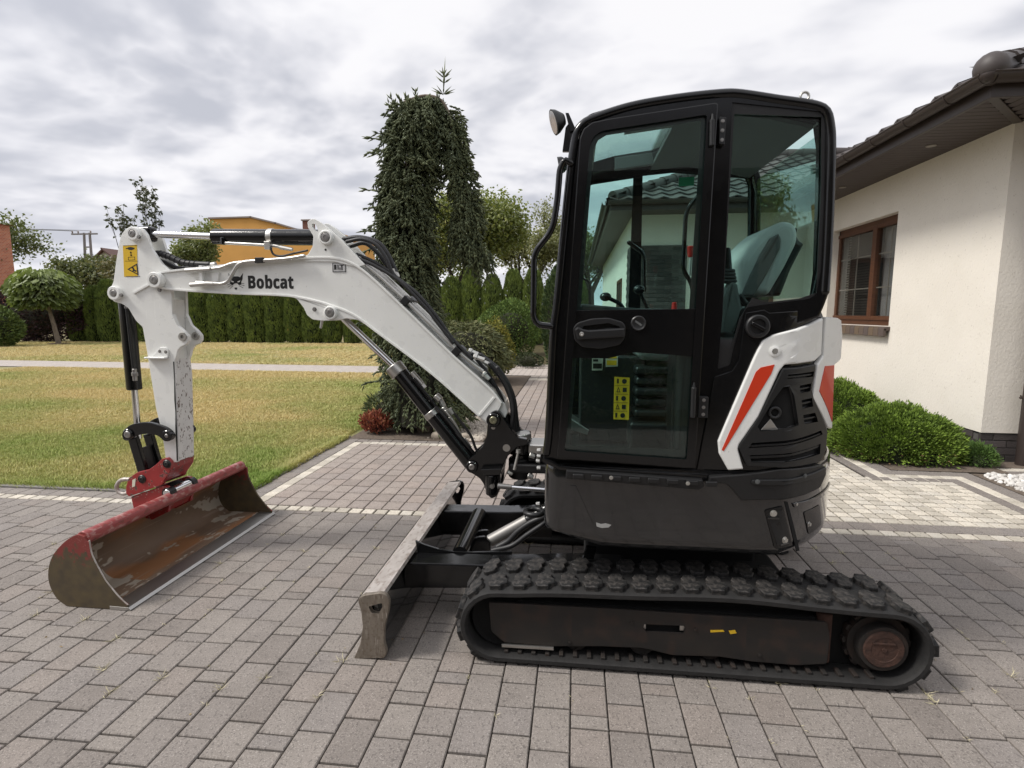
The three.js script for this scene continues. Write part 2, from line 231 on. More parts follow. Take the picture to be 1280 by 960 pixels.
// ---- driveway of grey pavers
const driveway = structure('driveway'), terrace = structure('cobble_terrace');
mesh(driveway, 'joint_sand', sheet(-8, 6, 3, -15.4, -0.011), M.joint);
const J = 0.0052, CW = 0.14;
{
  const st = [], small = [], cream = [], r = rng(11), P = (list, x0, x1, z0, z1, extra) => list.push({ x: (x0 + x1) / 2, z: (z0 + z1) / 2, w: Math.abs(x1 - x0) - J, l: Math.abs(z1 - z0) - J, ...extra });
  // front yard: columns of mixed lengths
  for (let k = -52; k < 40; k++) {
    let z = 2.6 + r() * 0.1, prev = 0;
    while (z > -3.84) { let L = [0.21, 0.14, 0.21, 0.07, 0.21, 0.14, 0.175][Math.floor(r() * 7)]; if (L === 0.07 && prev === 0.07) L = 0.21; prev = L; let e = z - L; if (e < -3.82) e = -3.84; if (e > -3.84 && e < -3.79) e = -3.84; const mid = (z + e) / 2; P(st, k * CW, (k + 1) * CW, z - 0.0018, e + 0.0018, { hid: k * CW > -0.35 && k * CW < 1.15 && mid < -2.2 && mid > -3.7 }); z = e; }
  }
  // white line across, a dark course behind it
  for (let k = -73; k < 56; k++) P(cream, k * 0.1 + 0.004, (k + 1) * 0.1 - 0.004, -3.845, -3.935);
  for (let k = -52; k < 40; k++) { if (k * CW < -2.55 || k * CW > 0.9) P(st, k * CW, (k + 1) * CW, -3.94, -4.08); }
  // white line along the lawn and across the far edge, dark course outside it
  for (let z = -3.94; z > -6.0; z -= 0.1) P(cream, -2.55, -2.45, z, z - 0.1);
  for (let z = -4.08; z > -6.2; z -= 0.14) P(st, -2.69, -2.55, z, z - 0.14);
  for (let x = -2.45; x < -1.05; x += 0.1) P(cream, x, x + 0.1, -5.98, -6.08);
  for (let x = -2.55; x < -1.1; x += 0.14) P(st, x, x + 0.14, -6.08, -6.2);
  // field of smaller stones, running on between bed and house
  for (let k = 0; k < 25; k++) { const x0 = -2.45 + k * CW; let z = -3.94 - (k % 2) * 0.0; const back = x0 < -1.05 ? -5.98 : -12.2; let q = 0; while (z > back) { const L = 0.1755 + 0.004 * (r() - 0.5); const e = Math.max(back, z - L); if (z - e > 0.03) P(small, x0 + 0.001, x0 + CW - 0.001, z - 0.004, e + 0.004, { hid: x0 > -0.3 }); z = e; if (++q > 99) break; } }
  for (let x = -1.05; x < 1.0; x += 0.1) P(cream, x, x + 0.1, -12.2, -12.3);
  for (let x = -1.05; x < 1.0; x += 0.2) for (let z = -12.3; z > -13.2; z -= 0.15) P((Math.floor(-z / 0.3) % 2 ? cream : st), x, x + 0.2, z, z - 0.15);
  layStones(driveway, st, M.pavers, M.paverMany, 240, 'paver', 'pavers', 5); layStones(driveway, small, M.paversB, M.paverMany, 60, 'paver', 'pavers', 15);
  const line = structure('light_cobble_line', driveway); void line;
  // cream terrace beside the house with its dark and white borders
  const inner = [], dark = [];
  for (let i = 0; i < 46; i++) for (let j = 0; j < 62; j++) { const x = 1.05 + i * 0.1, z = -4.08 - j * 0.1, lim = z > -5.25 ? 3.35 : 2.68; if (x + 0.1 <= lim + 0.02) P(inner, x + 0.004, x + 0.096, z - 0.005, z - 0.095, {}); }
  const run = (list, x0, x1, z0, z1, e) => { const nx = Math.max(1, Math.round((x1 - x0) / 0.1)), nz = Math.max(1, Math.round((z0 - z1) / 0.1)); for (let i = 0; i < (x1 - x0 > z0 - z1 ? nx : 1); i++) for (let k = 0; k < (x1 - x0 > z0 - z1 ? 1 : nz); k++) { const h = x1 - x0 > z0 - z1; P(list, h ? x0 + i * (x1 - x0) / nx : x0, h ? x0 + (i + 1) * (x1 - x0) / nx : x1, h ? z0 : z0 - k * (z0 - z1) / nz, h ? z1 : z0 - (k + 1) * (z0 - z1) / nz, e); } };
  run(dark, 3.35, 3.45, -4.08, -5.18, { t: 5 }); run(cream, 3.45, 3.55, -4.08, -5.28); run(dark, 3.55, 3.69, -4.08, -5.52, { t: 1 });
  run(dark, 2.68, 3.45, -5.18, -5.28, { t: 5 }); run(cream, 2.78, 3.55, -5.28, -5.38); run(dark, 2.88, 3.55, -5.38, -5.52, { t: 1 });
  run(dark, 2.68, 2.78, -5.28, -10, { t: 5 }); run(cream, 2.78, 2.88, -5.38, -10); run(dark, 2.88, 3.02, -5.52, -10, { t: 1 });
  for (let x = 3.9; x < 6; x += 0.1) { P(cream, x, x + 0.1, -5.62, -5.72); P(dark, x, x + 0.1, -5.48, -5.62, { t: 5 }); }
  layStones(terrace, inner, M.creams, M.creamMany, 240, 'cobble', 'cobbles', 8);
  layStones(terrace, dark, M.pavers, M.paverMany, 0, 'paver', 'border_pavers', 9);
  layStones(driveway, cream, M.creams, M.creamMany, 150, 'cobble', 'light_cobbles', 10);
  driveway.remove(line);
}
// kerb stones along the lawn
{ const k = structure('lawn_kerb'); for (let x = -8; x < -2.7; x += 0.5) mesh(k, 'kerb_stone', box(x + 0.003, Math.min(x + 0.497, -2.7), -0.15, 0.012, -4.15, -4.09, 0.006), M.kerb); for (let z = -4.1; z > -6.3; z -= 0.5) mesh(k, 'kerb_stone', box(-2.755, -2.695, -0.15, 0.012, Math.max(z - 0.497, -6.3), z - 0.003, 0.006), M.kerb); }

// ---- lawn
const lawnTone = (x, z) => { let g = fbm(x * 0.35 + 9, z * 0.55 + 4, 4) ; const edge = Math.exp(-Math.abs(x + 2.8) * 0.8) * 0.65 + Math.exp(-Math.max(0, -4.15 - z) * 0.95) * 0.62; const patch = sstep(0.5, 0.75, vn(x * 0.9 + 3, z * 1.1)); return clamp((g - 0.48) * 1.6 + edge * (0.6 + 0.7 * vn(x * 2.2, z * 2.2)) + patch * 0.14); };
const onPath = (x, z) => { const k = (-x - 5) * 0.045; return z < -13.1 - k && z > -14.75 - k; };
const inBed = (x, z) => (x > -2.72 && z > -12.4) || (x > -2.7);
{
  const lawn = structure('lawn'), g = new THREE.PlaneGeometry(60, 24, 300, 160).rotateX(-Math.PI / 2).translate(-32.7, -0.006, -16.2), p = g.attributes.position, c = new Float32Array(p.count * 3);
  for (let i = 0; i < p.count; i++) { const t = lawnTone(p.getX(i), p.getZ(i)), q = colMix([0.38, 0.32, 0.155], [0.17, 0.23, 0.06], t); c.set(q, i * 3); }
  g.setAttribute('color', new THREE.BufferAttribute(c, 3));
  mesh(lawn, 'turf', g, std(lin(1, 1, 1), 1, 0, { vertexColors: true, map: tex(256, (u, v) => 0.55 + 0.45 * fbm(u * 40, v * 40, 3, 0, 40), true, 0.9) }));
  mesh(lawn, 'turf', sheet(-2.7, 12, -14.9, -40, -0.004), std(lin(0.24, 0.22, 0.09), 1, 0, { map: soilT }));
  const tuft = new Leaves(3); for (let k = 0; k < 11; k++) { const a = tuft.r() * 6.28, d = tuft.r() * 0.035, l = 0.022 + tuft.r() * 0.03, s = 0.75 + 0.5 * tuft.r(), q = tuft.r() < 0.4 ? [s * 1.15, s * 1.0, s * 0.8] : [s, s, s]; tuft.leaf(Math.cos(a) * d, 0, Math.sin(a) * d, Math.cos(a + 1) * 0.6, 0.9, Math.sin(a + 1) * 0.6, l, 0.005, q, 0.1); }
  const r = rng(77), spots = [], put = (n, x0, x1, z0, z1, s) => { for (let i = 0; i < n; i++) { const x = mixf(x0, x1, r()), z = mixf(z0, z1, r()); if (onPath(x, z) || x > -2.76 || z > -4.16) continue; spots.push([x, z, s * (0.75 + 0.6 * r())]); } };
  put(34000, -8.5, -2.75, -4.15, -7, 1); put(30000, -11, -2.75, -6.8, -10, 1.2); put(26000, -15, -2.75, -9.6, -13.6, 1.45); put(26000, -30, -2.75, -14.5, -25.6, 2.1);
  for (let i = 0; i < 3600; i++) { const k = r() < 0.55; spots.push(k ? [mixf(-8.5, -2.74, r()), -4.155 + 0.05 * r() * r() - 0.04 * r(), 1.0 + 0.5 * r()] : [-2.745 + 0.05 * r() * r() - 0.04 * r(), mixf(-4.15, -6.25, r()), 1.0 + 0.5 * r()]); }
  const im = new THREE.InstancedMesh(tuft.geo(), std(lin(1, 1, 1), 0.9, 0, { vertexColors: true, side: THREE.DoubleSide }), spots.length), m = new THREE.Matrix4(), e = new THREE.Euler(), col = new THREE.Color();
  spots.forEach(([x, z, s], i) => { m.makeRotationFromEuler(e.set(0, r() * 6.28, 0)).scale(new THREE.Vector3(s, s * (0.8 + 0.3 * r()) / Math.sqrt(s), s)).setPosition(x, -0.008, z); im.setMatrixAt(i, m); const t = clamp(lawnTone(x, z) + (r() - 0.5) * 0.35), q = colMix([0.66, 0.54, 0.27], [0.25, 0.36, 0.075], t); im.setColorAt(i, col.setRGB(...q)); });
  im.name = 'grass'; tag(im, 'patchy half dry lawn grass between the driveway and the hedge', 'grass', null, 'stuff'); im.castShadow = im.receiveShadow = true; scene.add(im);
}
// ---- pale path across the garden
{ const path = structure('garden_path'), pts = [[-40, -14.67], [-2.7, -13.0], [2, -12.9], [2, -14.5], [-2.7, -14.65], [-40, -16.3]], s = new THREE.Shape(pts.map((p) => new THREE.Vector2(p[0], -p[1]))); const g = new THREE.ShapeGeometry(s).rotateX(-Math.PI / 2).translate(0, 0.012, 0);
  mesh(path, 'paving', g, std(lin(1, 1, 1), 0.9, 0, { map: tex(256, (u, v) => { const i = Math.floor(u * 8), j = Math.floor(v * 8), e = Math.min(u * 8 - i, v * 8 - j); return e < 0.08 ? [0.22, 0.19, 0.17] : colMix([0.36, 0.32, 0.29], [0.50, 0.45, 0.41], 0.5 * hash3(i, j, 4) + 0.5 * fbm(u * 40, v * 40, 2, 0, 40)); }, true, 0.9) })); }
// ---- dry weeds in the joints
{ const w = new Leaves(41), r = w.r; for (let k = 0; k < 170; k++) { const c = Math.round(mixf(-26, 14, r())), x = c * CW + (r() - 0.5) * 0.01, z = mixf(-1.75, -3.8, r()), big = r() < 0.3; for (let q = 0; q < (big ? 14 : 6); q++) { const a = r() * 6.28; w.leaf(x + (r() - 0.5) * 0.02, 0.0, z + (r() - 0.5) * 0.03, Math.cos(a), 0.25 + r() * 0.5, Math.sin(a), (big ? 0.035 : 0.018) * (0.5 + r()), 0.0022, colMix([0.62, 0.55, 0.38], [0.45, 0.42, 0.24], r())); } }
  const o = mesh(scene, 'dry_weeds', w.geo(), M.leaf); tag(o, 'wisps of dry straw coloured weeds growing in the paver joints', 'weeds', null, 'stuff'); }
{ // blown leaves and straw bits
  const w = new Leaves(43), r = w.r; for (let k = 0; k < 90; k++) { const x = mixf(-4.5, 3.2, r()), z = mixf(-1.7, -5.8, r()), a = r() * 6.28; w.leaf(x, 0.004, z, Math.cos(a), 0.05, Math.sin(a), 0.008 + r() * 0.016, 0.004 + r() * 0.006, colMix([0.45, 0.36, 0.2], [0.25, 0.17, 0.08], r())); }
  const o = mesh(scene, 'leaf_litter', w.geo(), M.leaf); tag(o, 'scattered tiny dry leaf crumbs lying on the grey pavers', 'leaf litter', null, 'stuff'); }
// ---- planting beds
const bed = structure('planting_bed'); M.mulch = std(lin(1, 1, 1), 1, 0, { map: tex(256, (u, v) => colMix([0.06, 0.045, 0.035], [0.19, 0.15, 0.115], fbm(u * 30, v * 30, 4, 0, 30)), true, 2) });
mesh(bed, 'mulch', sheet(-2.69, -1.06, -6.2, -12.9, 0.004), M.mulch); mesh(bed, 'mulch', sheet(3.69, 7, -3.5, -5.48, 0.002), M.mulch); mesh(bed, 'mulch', sheet(3.02, 4.06, -5.52, -10.5, 0.003), M.mulch); mesh(bed, 'mulch', sheet(3.9, 7, -5.72, -5.96, 0.003), M.mulch); mesh(bed, 'mulch', sheet(-1.6, 1.2, -14.6, -15.6, 0.006), M.mulch);
function pebbles(name, label, n, seed, place, sizes, cols) {
  const g = new THREE.IcosahedronGeometry(1, 1), p = g.attributes.position, rr = rng(seed); const mp = mergeVertices(g.deleteAttribute('uv').deleteAttribute('normal')); for (let i = 0; i < mp.attributes.position.count; i++) { const k = 0.8 + rr() * 0.35; const q = mp.attributes.position; q.setXYZ(i, q.getX(i) * k, q.getY(i) * k * 0.7, q.getZ(i) * k); } mp.computeVertexNormals(); void p;
  const im = new THREE.InstancedMesh(mp, std(lin(1, 1, 1), 0.8), n), m = new THREE.Matrix4(), e = new THREE.Euler(), c = new THREE.Color();
  for (let i = 0; i < n; i++) { const [x, z] = place(rr), s = mixf(sizes[0], sizes[1], rr() * rr()); m.makeRotationFromEuler(e.set(rr() * 0.6, rr() * 6.28, rr() * 0.6)).scale(new THREE.Vector3(s, s, s * (0.7 + rr() * 0.6))).setPosition(x, s * 0.35, z); im.setMatrixAt(i, m); const q = colMix(cols[0], cols[1], rr()); im.setColorAt(i, c.setRGB(...q)); }
  im.name = name; tag(im, label, 'gravel', null, 'stuff'); im.castShadow = im.receiveShadow = true; scene.add(im);
}
pebbles('gravel', 'pale gravel mulch under the boom beside the weeping spruce', 2600, 5, (r) => [mixf(-1.75, -1.08, Math.sqrt(r())), mixf(-6.25, -9.5, r())], [0.012, 0.03], [[0.5, 0.45, 0.38], [0.3, 0.26, 0.22]]);
pebbles('white_pebbles', 'white pebbles in the bed in front of the downpipe', 900, 6, (r) => [mixf(3.75, 5.2, r()), mixf(-4.95, -5.45, r())], [0.012, 0.032], [[0.75, 0.73, 0.70], [0.5, 0.48, 0.45]]);
pebbles('bed_gravel', 'gravel around the small dark ball shrub by the garden path', 500, 7, (r) => [mixf(-1.6, 0.2, r()), mixf(-14.65, -15.5, r())], [0.03, 0.06], [[0.55, 0.5, 0.45], [0.35, 0.3, 0.27]]);
// stones at the foot of the spruce
{ const r = rng(12); for (const [x, z, s, l] of [[-1.62, -6.32, 0.07, 'rounded beige fieldstone at the spruce bed edge, left of the pair'], [-1.30, -6.36, 0.055, 'smaller flat grey fieldstone at the spruce bed edge, right of the pair']]) { const g = mergeVertices(new THREE.IcosahedronGeometry(s, 2).deleteAttribute('uv').deleteAttribute('normal')), q = g.attributes.position; for (let i = 0; i < q.count; i++) { const k = 0.8 + 0.4 * vn(q.getX(i) * 22 + r(), q.getY(i) * 22, q.getZ(i) * 22); q.setXYZ(i, q.getX(i) * k * 1.2, q.getY(i) * k * 0.8, q.getZ(i) * k); } g.computeVertexNormals(); const o = mesh(scene, 'fieldstone', g, std(lin(0.36, 0.31, 0.25), 0.9)); o.position.set(x, s * 0.45, z); tag(o, l, 'stone'); } }

// ================================================================== THE HOUSE
const plasterT = tex(512, (u, v) => { const a = fbm(u * 5, v * 5, 4, 0, 5), f = vn(u * 150, v * 110, 3, 0), h = vn(u * 60, v * 40, 8, 0); let c = colMix([0.73, 0.685, 0.605], [0.79, 0.745, 0.67], a); if (f < 0.13 && h > 0.5) c = colMix(c, [0.5, 0.45, 0.38], 0.45); return c; }, true, 0.7);
M.plaster = std(lin(1, 1, 1), 0.93, 0, { map: plasterT, bumpMap: tex(256, (u, v) => fbm(u * 80, v * 60, 3, 1, 0), false, 0.9), bumpScale: 0.002 });
M.roof = std(lin(0.055, 0.045, 0.042), 0.55); M.roofs = [0.85, 1, 1.2, 1.35].map((k) => tinted(M.roof, k)); M.gutter = std(lin(0.045, 0.034, 0.03), 0.42, 0.1); M.soffit = std(lin(0.062, 0.047, 0.043), 0.6);
M.darkBrick = [0.7, 1, 1.3].map((k) => std(lin(0.062 * k, 0.052 * k, 0.050 * k), 0.8, 0, { bumpMap: paverB, bumpScale: 0.002 })); M.mortar = std(lin(0.10, 0.095, 0.09), 0.95);
const woodT = tex(256, (u, v) => colMix([0.06, 0.022, 0.010], [0.115, 0.045, 0.019], fbm(u * 3, v * 40, 4, 0, 0)), true, 2); M.wood = std(lin(1, 1, 1), 0.5, 0, { map: woodT });
M.pane = phy(lin(0.85, 0.88, 0.88), 0.02, 0, { transmission: 1, thickness: 0, ior: 1.5 }); M.dark = std(lin(0.02, 0.018, 0.016), 0.9); M.muntin = std(lin(0.30, 0.25, 0.21), 0.5); M.blind = std(lin(0.055, 0.042, 0.035), 0.7);
const house = thing('house', 'cream plastered bungalow with dark tiled roof and brown window on the right', 'house');
{
  const WX = 4.06, WZ = -5.95, EX = 3.36, EZ = -5.22, SY = 3.27, wz0 = -7.78, wz1 = -9.62, wy0 = 1.32, wy1 = 2.78;
  // near block: side wall with window, front wall, brick base
  const wall = part(house, 'wall');
  const sideHole = [[-wz1, wy0], [-wz0, wy0], [-wz0, wy1], [-wz1, wy1]], side = ext([[-WZ, 0.3], [10.75, 0.3], [10.75, 3.4], [-WZ, 3.4]], -0.3, 0, { holes: [sideHole], b: 0 }).rotateY(Math.PI / 2);   // local x -> -z, thickness to +x
  side.translate(WX + 0.3, 0, 0); mesh(wall, 'side_wall', side, M.plaster);
  mesh(wall, 'front_wall', box(WX + 0.3, 12, 0.3, 3.4, WZ - 0.3, WZ, 0), M.plaster);
  mesh(wall, 'base_core', [box(WX + 0.02, WX + 0.3, -0.1, 0.298, -10.75, WZ - 0.02, 0), box(WX + 0.3, 12, -0.1, 0.298, WZ - 0.3, WZ - 0.02, 0)], M.mortar);
  const base = part(house, 'base'); let rr = rng(51);
  for (let row = 0; row < 4; row++) { for (let k = 0; k < 12; k++) { const x0 = WX - 0.0 + k * 0.26 - (row % 2) * 0.13; mesh(base, 'brick', box(Math.max(x0, WX + 0.01), x0 + 0.25, row * 0.074 + 0.002, row * 0.074 + 0.066, WZ - 0.05, WZ + 0.0 - rr() * 0.004 - 0.008, 0.003), M.darkBrick[Math.floor(rr() * 3)]); } for (let k = 0; k < 18; k++) { const z0 = WZ - k * 0.26 - (row % 2) * 0.13; mesh(base, 'brick', box(WX + 0.008 + rr() * 0.004, WX + 0.06, row * 0.074 + 0.002, row * 0.074 + 0.066, z0 - 0.25, Math.min(z0, WZ - 0.06), 0.003), M.darkBrick[Math.floor(rr() * 3)]); } }
  // window in the side wall
  const win = part(house, 'window'), fx0 = WX + 0.11, fx1 = WX + 0.17, zm = -8.50, B = (a, b, c, d, x0 = fx0, x1 = fx1) => box(x0, x1, c, d, b, a, 0.004);
  mesh(win, 'frame', [B(wz0, wz0 - 0.06, wy0, wy1), B(wz1 + 0.06, wz1, wy0, wy1), B(wz0, wz1, wy1 - 0.07, wy1), B(wz0, wz1, wy0, wy0 + 0.07)], M.wood);
  mesh(win, 'sash', [B(zm + 0.055, zm - 0.055, wy0 + 0.07, wy1 - 0.07, fx0 - 0.02, fx1), B(wz0 - 0.06, zm, wy0 + 0.07, wy0 + 0.13, fx0 - 0.015), B(zm, wz1, wy0 + 0.07, wy0 + 0.13, fx0 - 0.015), B(wz0 - 0.06, zm, wy1 - 0.12, wy1 - 0.07, fx0 - 0.015), B(zm, wz1, wy1 - 0.12, wy1 - 0.07, fx0 - 0.015), B(wz0 - 0.06, wz0 - 0.10, wy0 + 0.1, wy1 - 0.1, fx0 - 0.015)], M.wood);
  mesh(win, 'pane', [box(fx0 + 0.02, fx0 + 0.026, wy0 + 0.05, wy1 - 0.05, zm + 0.04, wz0 - 0.05, 0)], M.pane); mesh(win, 'pane', [box(fx0 + 0.02, fx0 + 0.026, wy0 + 0.05, wy1 - 0.05, wz1 + 0.05, zm - 0.04, 0)], M.pane);
  for (const [a, b] of [[wz0 - 0.08, zm + 0.05], [zm - 0.05, wz1 + 0.06]]) { for (const t of [0.36, 0.68]) mesh(win, 'muntin', box(fx0 + 0.03, fx0 + 0.042, mixf(wy0, wy1, t) - 0.009, mixf(wy0, wy1, t) + 0.009, b, a, 0.002), M.muntin); mesh(win, 'muntin', box(fx0 + 0.03, fx0 + 0.042, wy0 + 0.1, wy1 - 0.1, (a + b) / 2 - 0.009, (a + b) / 2 + 0.009, 0.002), M.muntin); }
  for (let k = 0; k < 34; k++) { const y = wy0 + 0.08 + k * 0.04; mesh(win, 'blind_slat', box(WX + 0.24, WX + 0.245, y, y + 0.03, wz1 + 0.05, zm - 0.3, 0), M.blind); }
  mesh(win, 'curtain', box(WX + 0.23, WX + 0.24, wy0, wy1, zm + 0.0, wz0 - 0.05, 0), std(lin(0.30, 0.27, 0.26), 0.9));
  mesh(house, 'room', [box(WX + 0.32, WX + 1.6, 0.4, 3.2, -10.4, -6.4, 0)], M.dark);
  const sill = part(house, 'sill'); for (let k = 0; k < 15; k++) { const z0 = wz0 + 0.045 - k * 0.128; const t = box(-0.09, 0.14, -0.05, 0, z0 - 0.12, z0, 0.006); t.rotateZ(0.10).translate(WX + 0.01, wy0 - 0.005, 0); mesh(sill, 'sill_tile', [t, box(WX - 0.085, WX - 0.045, wy0 - 0.135, wy0 - 0.03, z0 - 0.12, z0, 0.006)], M.darkBrick[k % 3].clone()); }
  sill.children.forEach((o, k) => o.material.color.setRGB(0.10 + 0.02 * (k % 3), 0.075 + 0.012 * (k % 3), 0.065));
  // eaves: soffit boards, fascia, gutter
  const sof = part(house, 'soffit'); for (let k = 0; k < 52; k++) { const z0 = EZ - 0.09 - k * 0.1; const xm = Math.max(0, Math.min(0.7, (EZ - z0) * 0.96)); mesh(sof, 'soffit_board', box(EX + 0.01, Math.min(WX, EX + 0.02 + (k < 7 ? (k + 0.9) * 0.1 : 0.7)), SY - 0.008, SY + 0.006, z0 - 0.094, z0, 0.003), M.soffit); void xm; }
  for (let k = 0; k < 40; k++) { const x0 = EX + 0.09 + k * 0.1; mesh(sof, 'soffit_board', box(x0, x0 + 0.094, SY - 0.008, SY + 0.006, k < 7 ? EZ - (k + 0.9) * 0.1 : WZ, EZ - 0.01, 0.003), M.soffit); }
  { const c = box(-0.03, 0.03, SY - 0.018, SY - 0.006, 0, 1.0, 0.003); c.rotateY(-Math.PI / 4 - Math.PI / 2 + Math.PI / 4 * 0).rotateY(0); c.rotateY(0); const d = box(-0.035, 0.035, -0.006, 0.006, -1.0, 0, 0.003).rotateY(-Math.PI / 4).translate(EX + 0.0, SY - 0.013, EZ); void c; mesh(sof, 'corner_trim', d, M.gutter); }
  mesh(sof, 'soffit_core', [box(EX + 0.02, WX + 0.1, SY + 0.008, SY + 0.03, -10.4, EZ - 0.02, 0), box(WX + 0.1, 12, SY + 0.008, SY + 0.03, WZ - 0.1, EZ - 0.02, 0)], M.dark);
  for (const z of [-6.62, -8.6]) mesh(sof, 'soffit_lamp', lathe([[0, 0], [0.045, 0], [0.05, 0.004], [0.045, 0.012], [0, 0.012]], [3.72, SY - 0.02, z], [3.72, SY, z]), std(lin(0.3, 0.27, 0.24), 0.4, 0.5));
  mesh(house, 'fascia', [box(EX - 0.025, EX + 0.008, SY - 0.03, SY + 0.15, -10.0, EZ, 0.004), box(EX - 0.025, 12, SY - 0.03, SY + 0.15, EZ, EZ + 0.03, 0.004)], M.gutter);
  const gut = part(house, 'gutter'), half = (r0, r1) => { const s = new THREE.Shape(); s.absarc(0, 0, r0, Math.PI, 2 * Math.PI, false); s.lineTo(r0 + 0.012, 0.004); s.absarc(0, 0, r1, 2 * Math.PI, Math.PI, true); s.closePath(); return s; };
  const gx = EX - 0.095, gy = SY + 0.125, gz = EZ + 0.095;
  const gA = new THREE.ExtrudeGeometry(half(0.068, 0.062), { depth: 4.72, bevelEnabled: false, curveSegments: 12 }).translate(gx, gy, gz - 4.72 - 0.02), gB = new THREE.ExtrudeGeometry(half(0.068, 0.062), { depth: 8, bevelEnabled: false, curveSegments: 12 }).rotateY(Math.PI / 2).translate(gx + 0.03, gy, gz);
  mesh(gut, 'trough', [gA, gB, new THREE.SphereGeometry(0.069, 14, 8, 0, 6.3, Math.PI / 2, Math.PI / 2).translate(gx, gy, gz)], M.gutter);
  mesh(gut, 'gutter_bead', [cyl([gx - 0.068, gy + 0.002, gz - 4.7], [gx - 0.068, gy + 0.002, gz], 0.010, 0.010, 8), cyl([gx, gy + 0.002, gz + 0.068], [gx + 7, gy + 0.002, gz + 0.068], 0.010, 0.010, 8)], M.gutter);
  for (let k = 0; k < 7; k++) mesh(gut, 'gutter_bracket', new THREE.TorusGeometry(0.071, 0.007, 6, 14, Math.PI).rotateZ(Math.PI).translate(gx, gy, gz - 0.45 - k * 0.62), M.gutter);
  for (let k = 0; k < 4; k++) mesh(gut, 'gutter_bracket', new THREE.TorusGeometry(0.071, 0.007, 6, 14, Math.PI).rotateZ(Math.PI).rotateY(Math.PI / 2).translate(gx + 0.4 + k * 0.62, gy, gz), M.gutter);
  const dp = part(house, 'downpipe'); mesh(dp, 'pipe', [cyl([4.40, 0, WZ + 0.09], [4.40, 2.95, WZ + 0.09], 0.055, 0.055, 20), bentTube([[4.40, 2.9, WZ + 0.09], [4.40, 3.02, WZ + 0.09], [4.40, 3.2, gz - 0.05], [4.40, 3.36, gz]], 0.05, 0.08, 14)], M.gutter);
  mesh(dp, 'pipe_clip', [lathe([[0.056, 0], [0.062, 0], [0.062, 0.025], [0.056, 0.025]], [4.40, 0.66, WZ + 0.09], [4.40, 0.7, WZ + 0.09]), box(4.31, 4.35, 0.665, 0.68, WZ + 0.08, WZ + 0.095, 0.002), cyl([4.318, 0.66, WZ + 0.09], [4.318, 0.70, WZ + 0.09], 0.006)], std(lin(0.09, 0.07, 0.06), 0.4, 0.3));
  // roof: tiles as S-shaped pieces on a dark deck
  const pitch = 0.42, tp = Math.tan(pitch), tileShape = (() => { const w = 0.30, l = 0.36, nx = 8, g = new THREE.BufferGeometry(), P = [], I = []; const prof = (u) => 0.020 * Math.cos(u * 2 * Math.PI) ; for (const [zz, dy] of [[0, 0], [l, 0.03]]) for (let i = 0; i <= nx; i++) { const u = i / nx; P.push((u - 0.5) * w * 1.06, prof(u) + dy + 0.012, zz); } for (let i = 0; i <= nx; i++) { const u = i / nx; P.push((u - 0.5) * w * 1.06, prof(u) + 0.012 + 0.012, l); } for (let i = 0; i < nx; i++) { const a = i, b = i + nx + 1, c = i + 2 * (nx + 1); I.push(a, b, a + 1, a + 1, b, b + 1, b, c, b + 1, b + 1, c, c + 1); } g.setAttribute('position', new THREE.BufferAttribute(new Float32Array(P), 3)); g.setIndex(I); g.computeVertexNormals(); return g.toNonIndexed(); })();
  // a slope: eave from A (left looking up the slope) along dir by length, rows go up; bound(u, v) says if a tile lies in it
  function slope(parent, A, dir, up, len, rows, bound, single) {
    const many = [], X = V(dir), U = V(up).normalize(), N = X.clone().cross(U).normalize(); if (N.y < 0) N.negate(); const D = U.clone().negate(), m = new THREE.Matrix4().makeBasis(X, N, D), rr2 = rng(9); let n = 0;
    if (X.clone().cross(N).dot(D) < 0) m.makeBasis(X.clone().negate(), N, D);
    for (let j = 0; j < rows; j++) for (let i = 0; i < len / 0.30; i++) { const u = (i + 0.5) * 0.30, v = j * 0.31; if (!bound(u, v + 0.15)) continue; const c = V(A).addScaledVector(X, u).addScaledVector(U, v + 0.31).addScaledVector(N, (rr2() - 0.5) * 0.006); const mm = m.clone().setPosition(c); if (n++ < single) { const o = new THREE.Mesh(tileShape, M.roofs[Math.floor(rr2() * 4)]); o.name = 'roof_tile'; o.applyMatrix4(mm); o.castShadow = o.receiveShadow = true; parent.add(o); } else many.push(tileShape.clone().applyMatrix4(mm)); }
    if (many.length) { const o = mesh(parent, 'roof_tiles', [mergeGeometries(many)], M.roof, { kind: 'stuff' }); o.material.side = THREE.DoubleSide; }
  }
  const roof = part(house, 'roof'), ey = SY + 0.15, q = 1 / Math.cos(pitch);
  M.roofs.forEach((m) => { m.side = THREE.DoubleSide; });
  const face = (pts) => { const g = new THREE.BufferGeometry(), P = []; for (let i = 1; i < pts.length - 1; i++) P.push(...pts[0], ...pts[i], ...pts[i + 1]); g.setAttribute('position', new THREE.BufferAttribute(new Float32Array(P), 3)); g.computeVertexNormals(); return g; };
  const rise = 3.4;   // horizontal run of the slopes
  const eL = EX - 0.06, eF = EZ + 0.06, wF = -10.0, wL = 0.55;
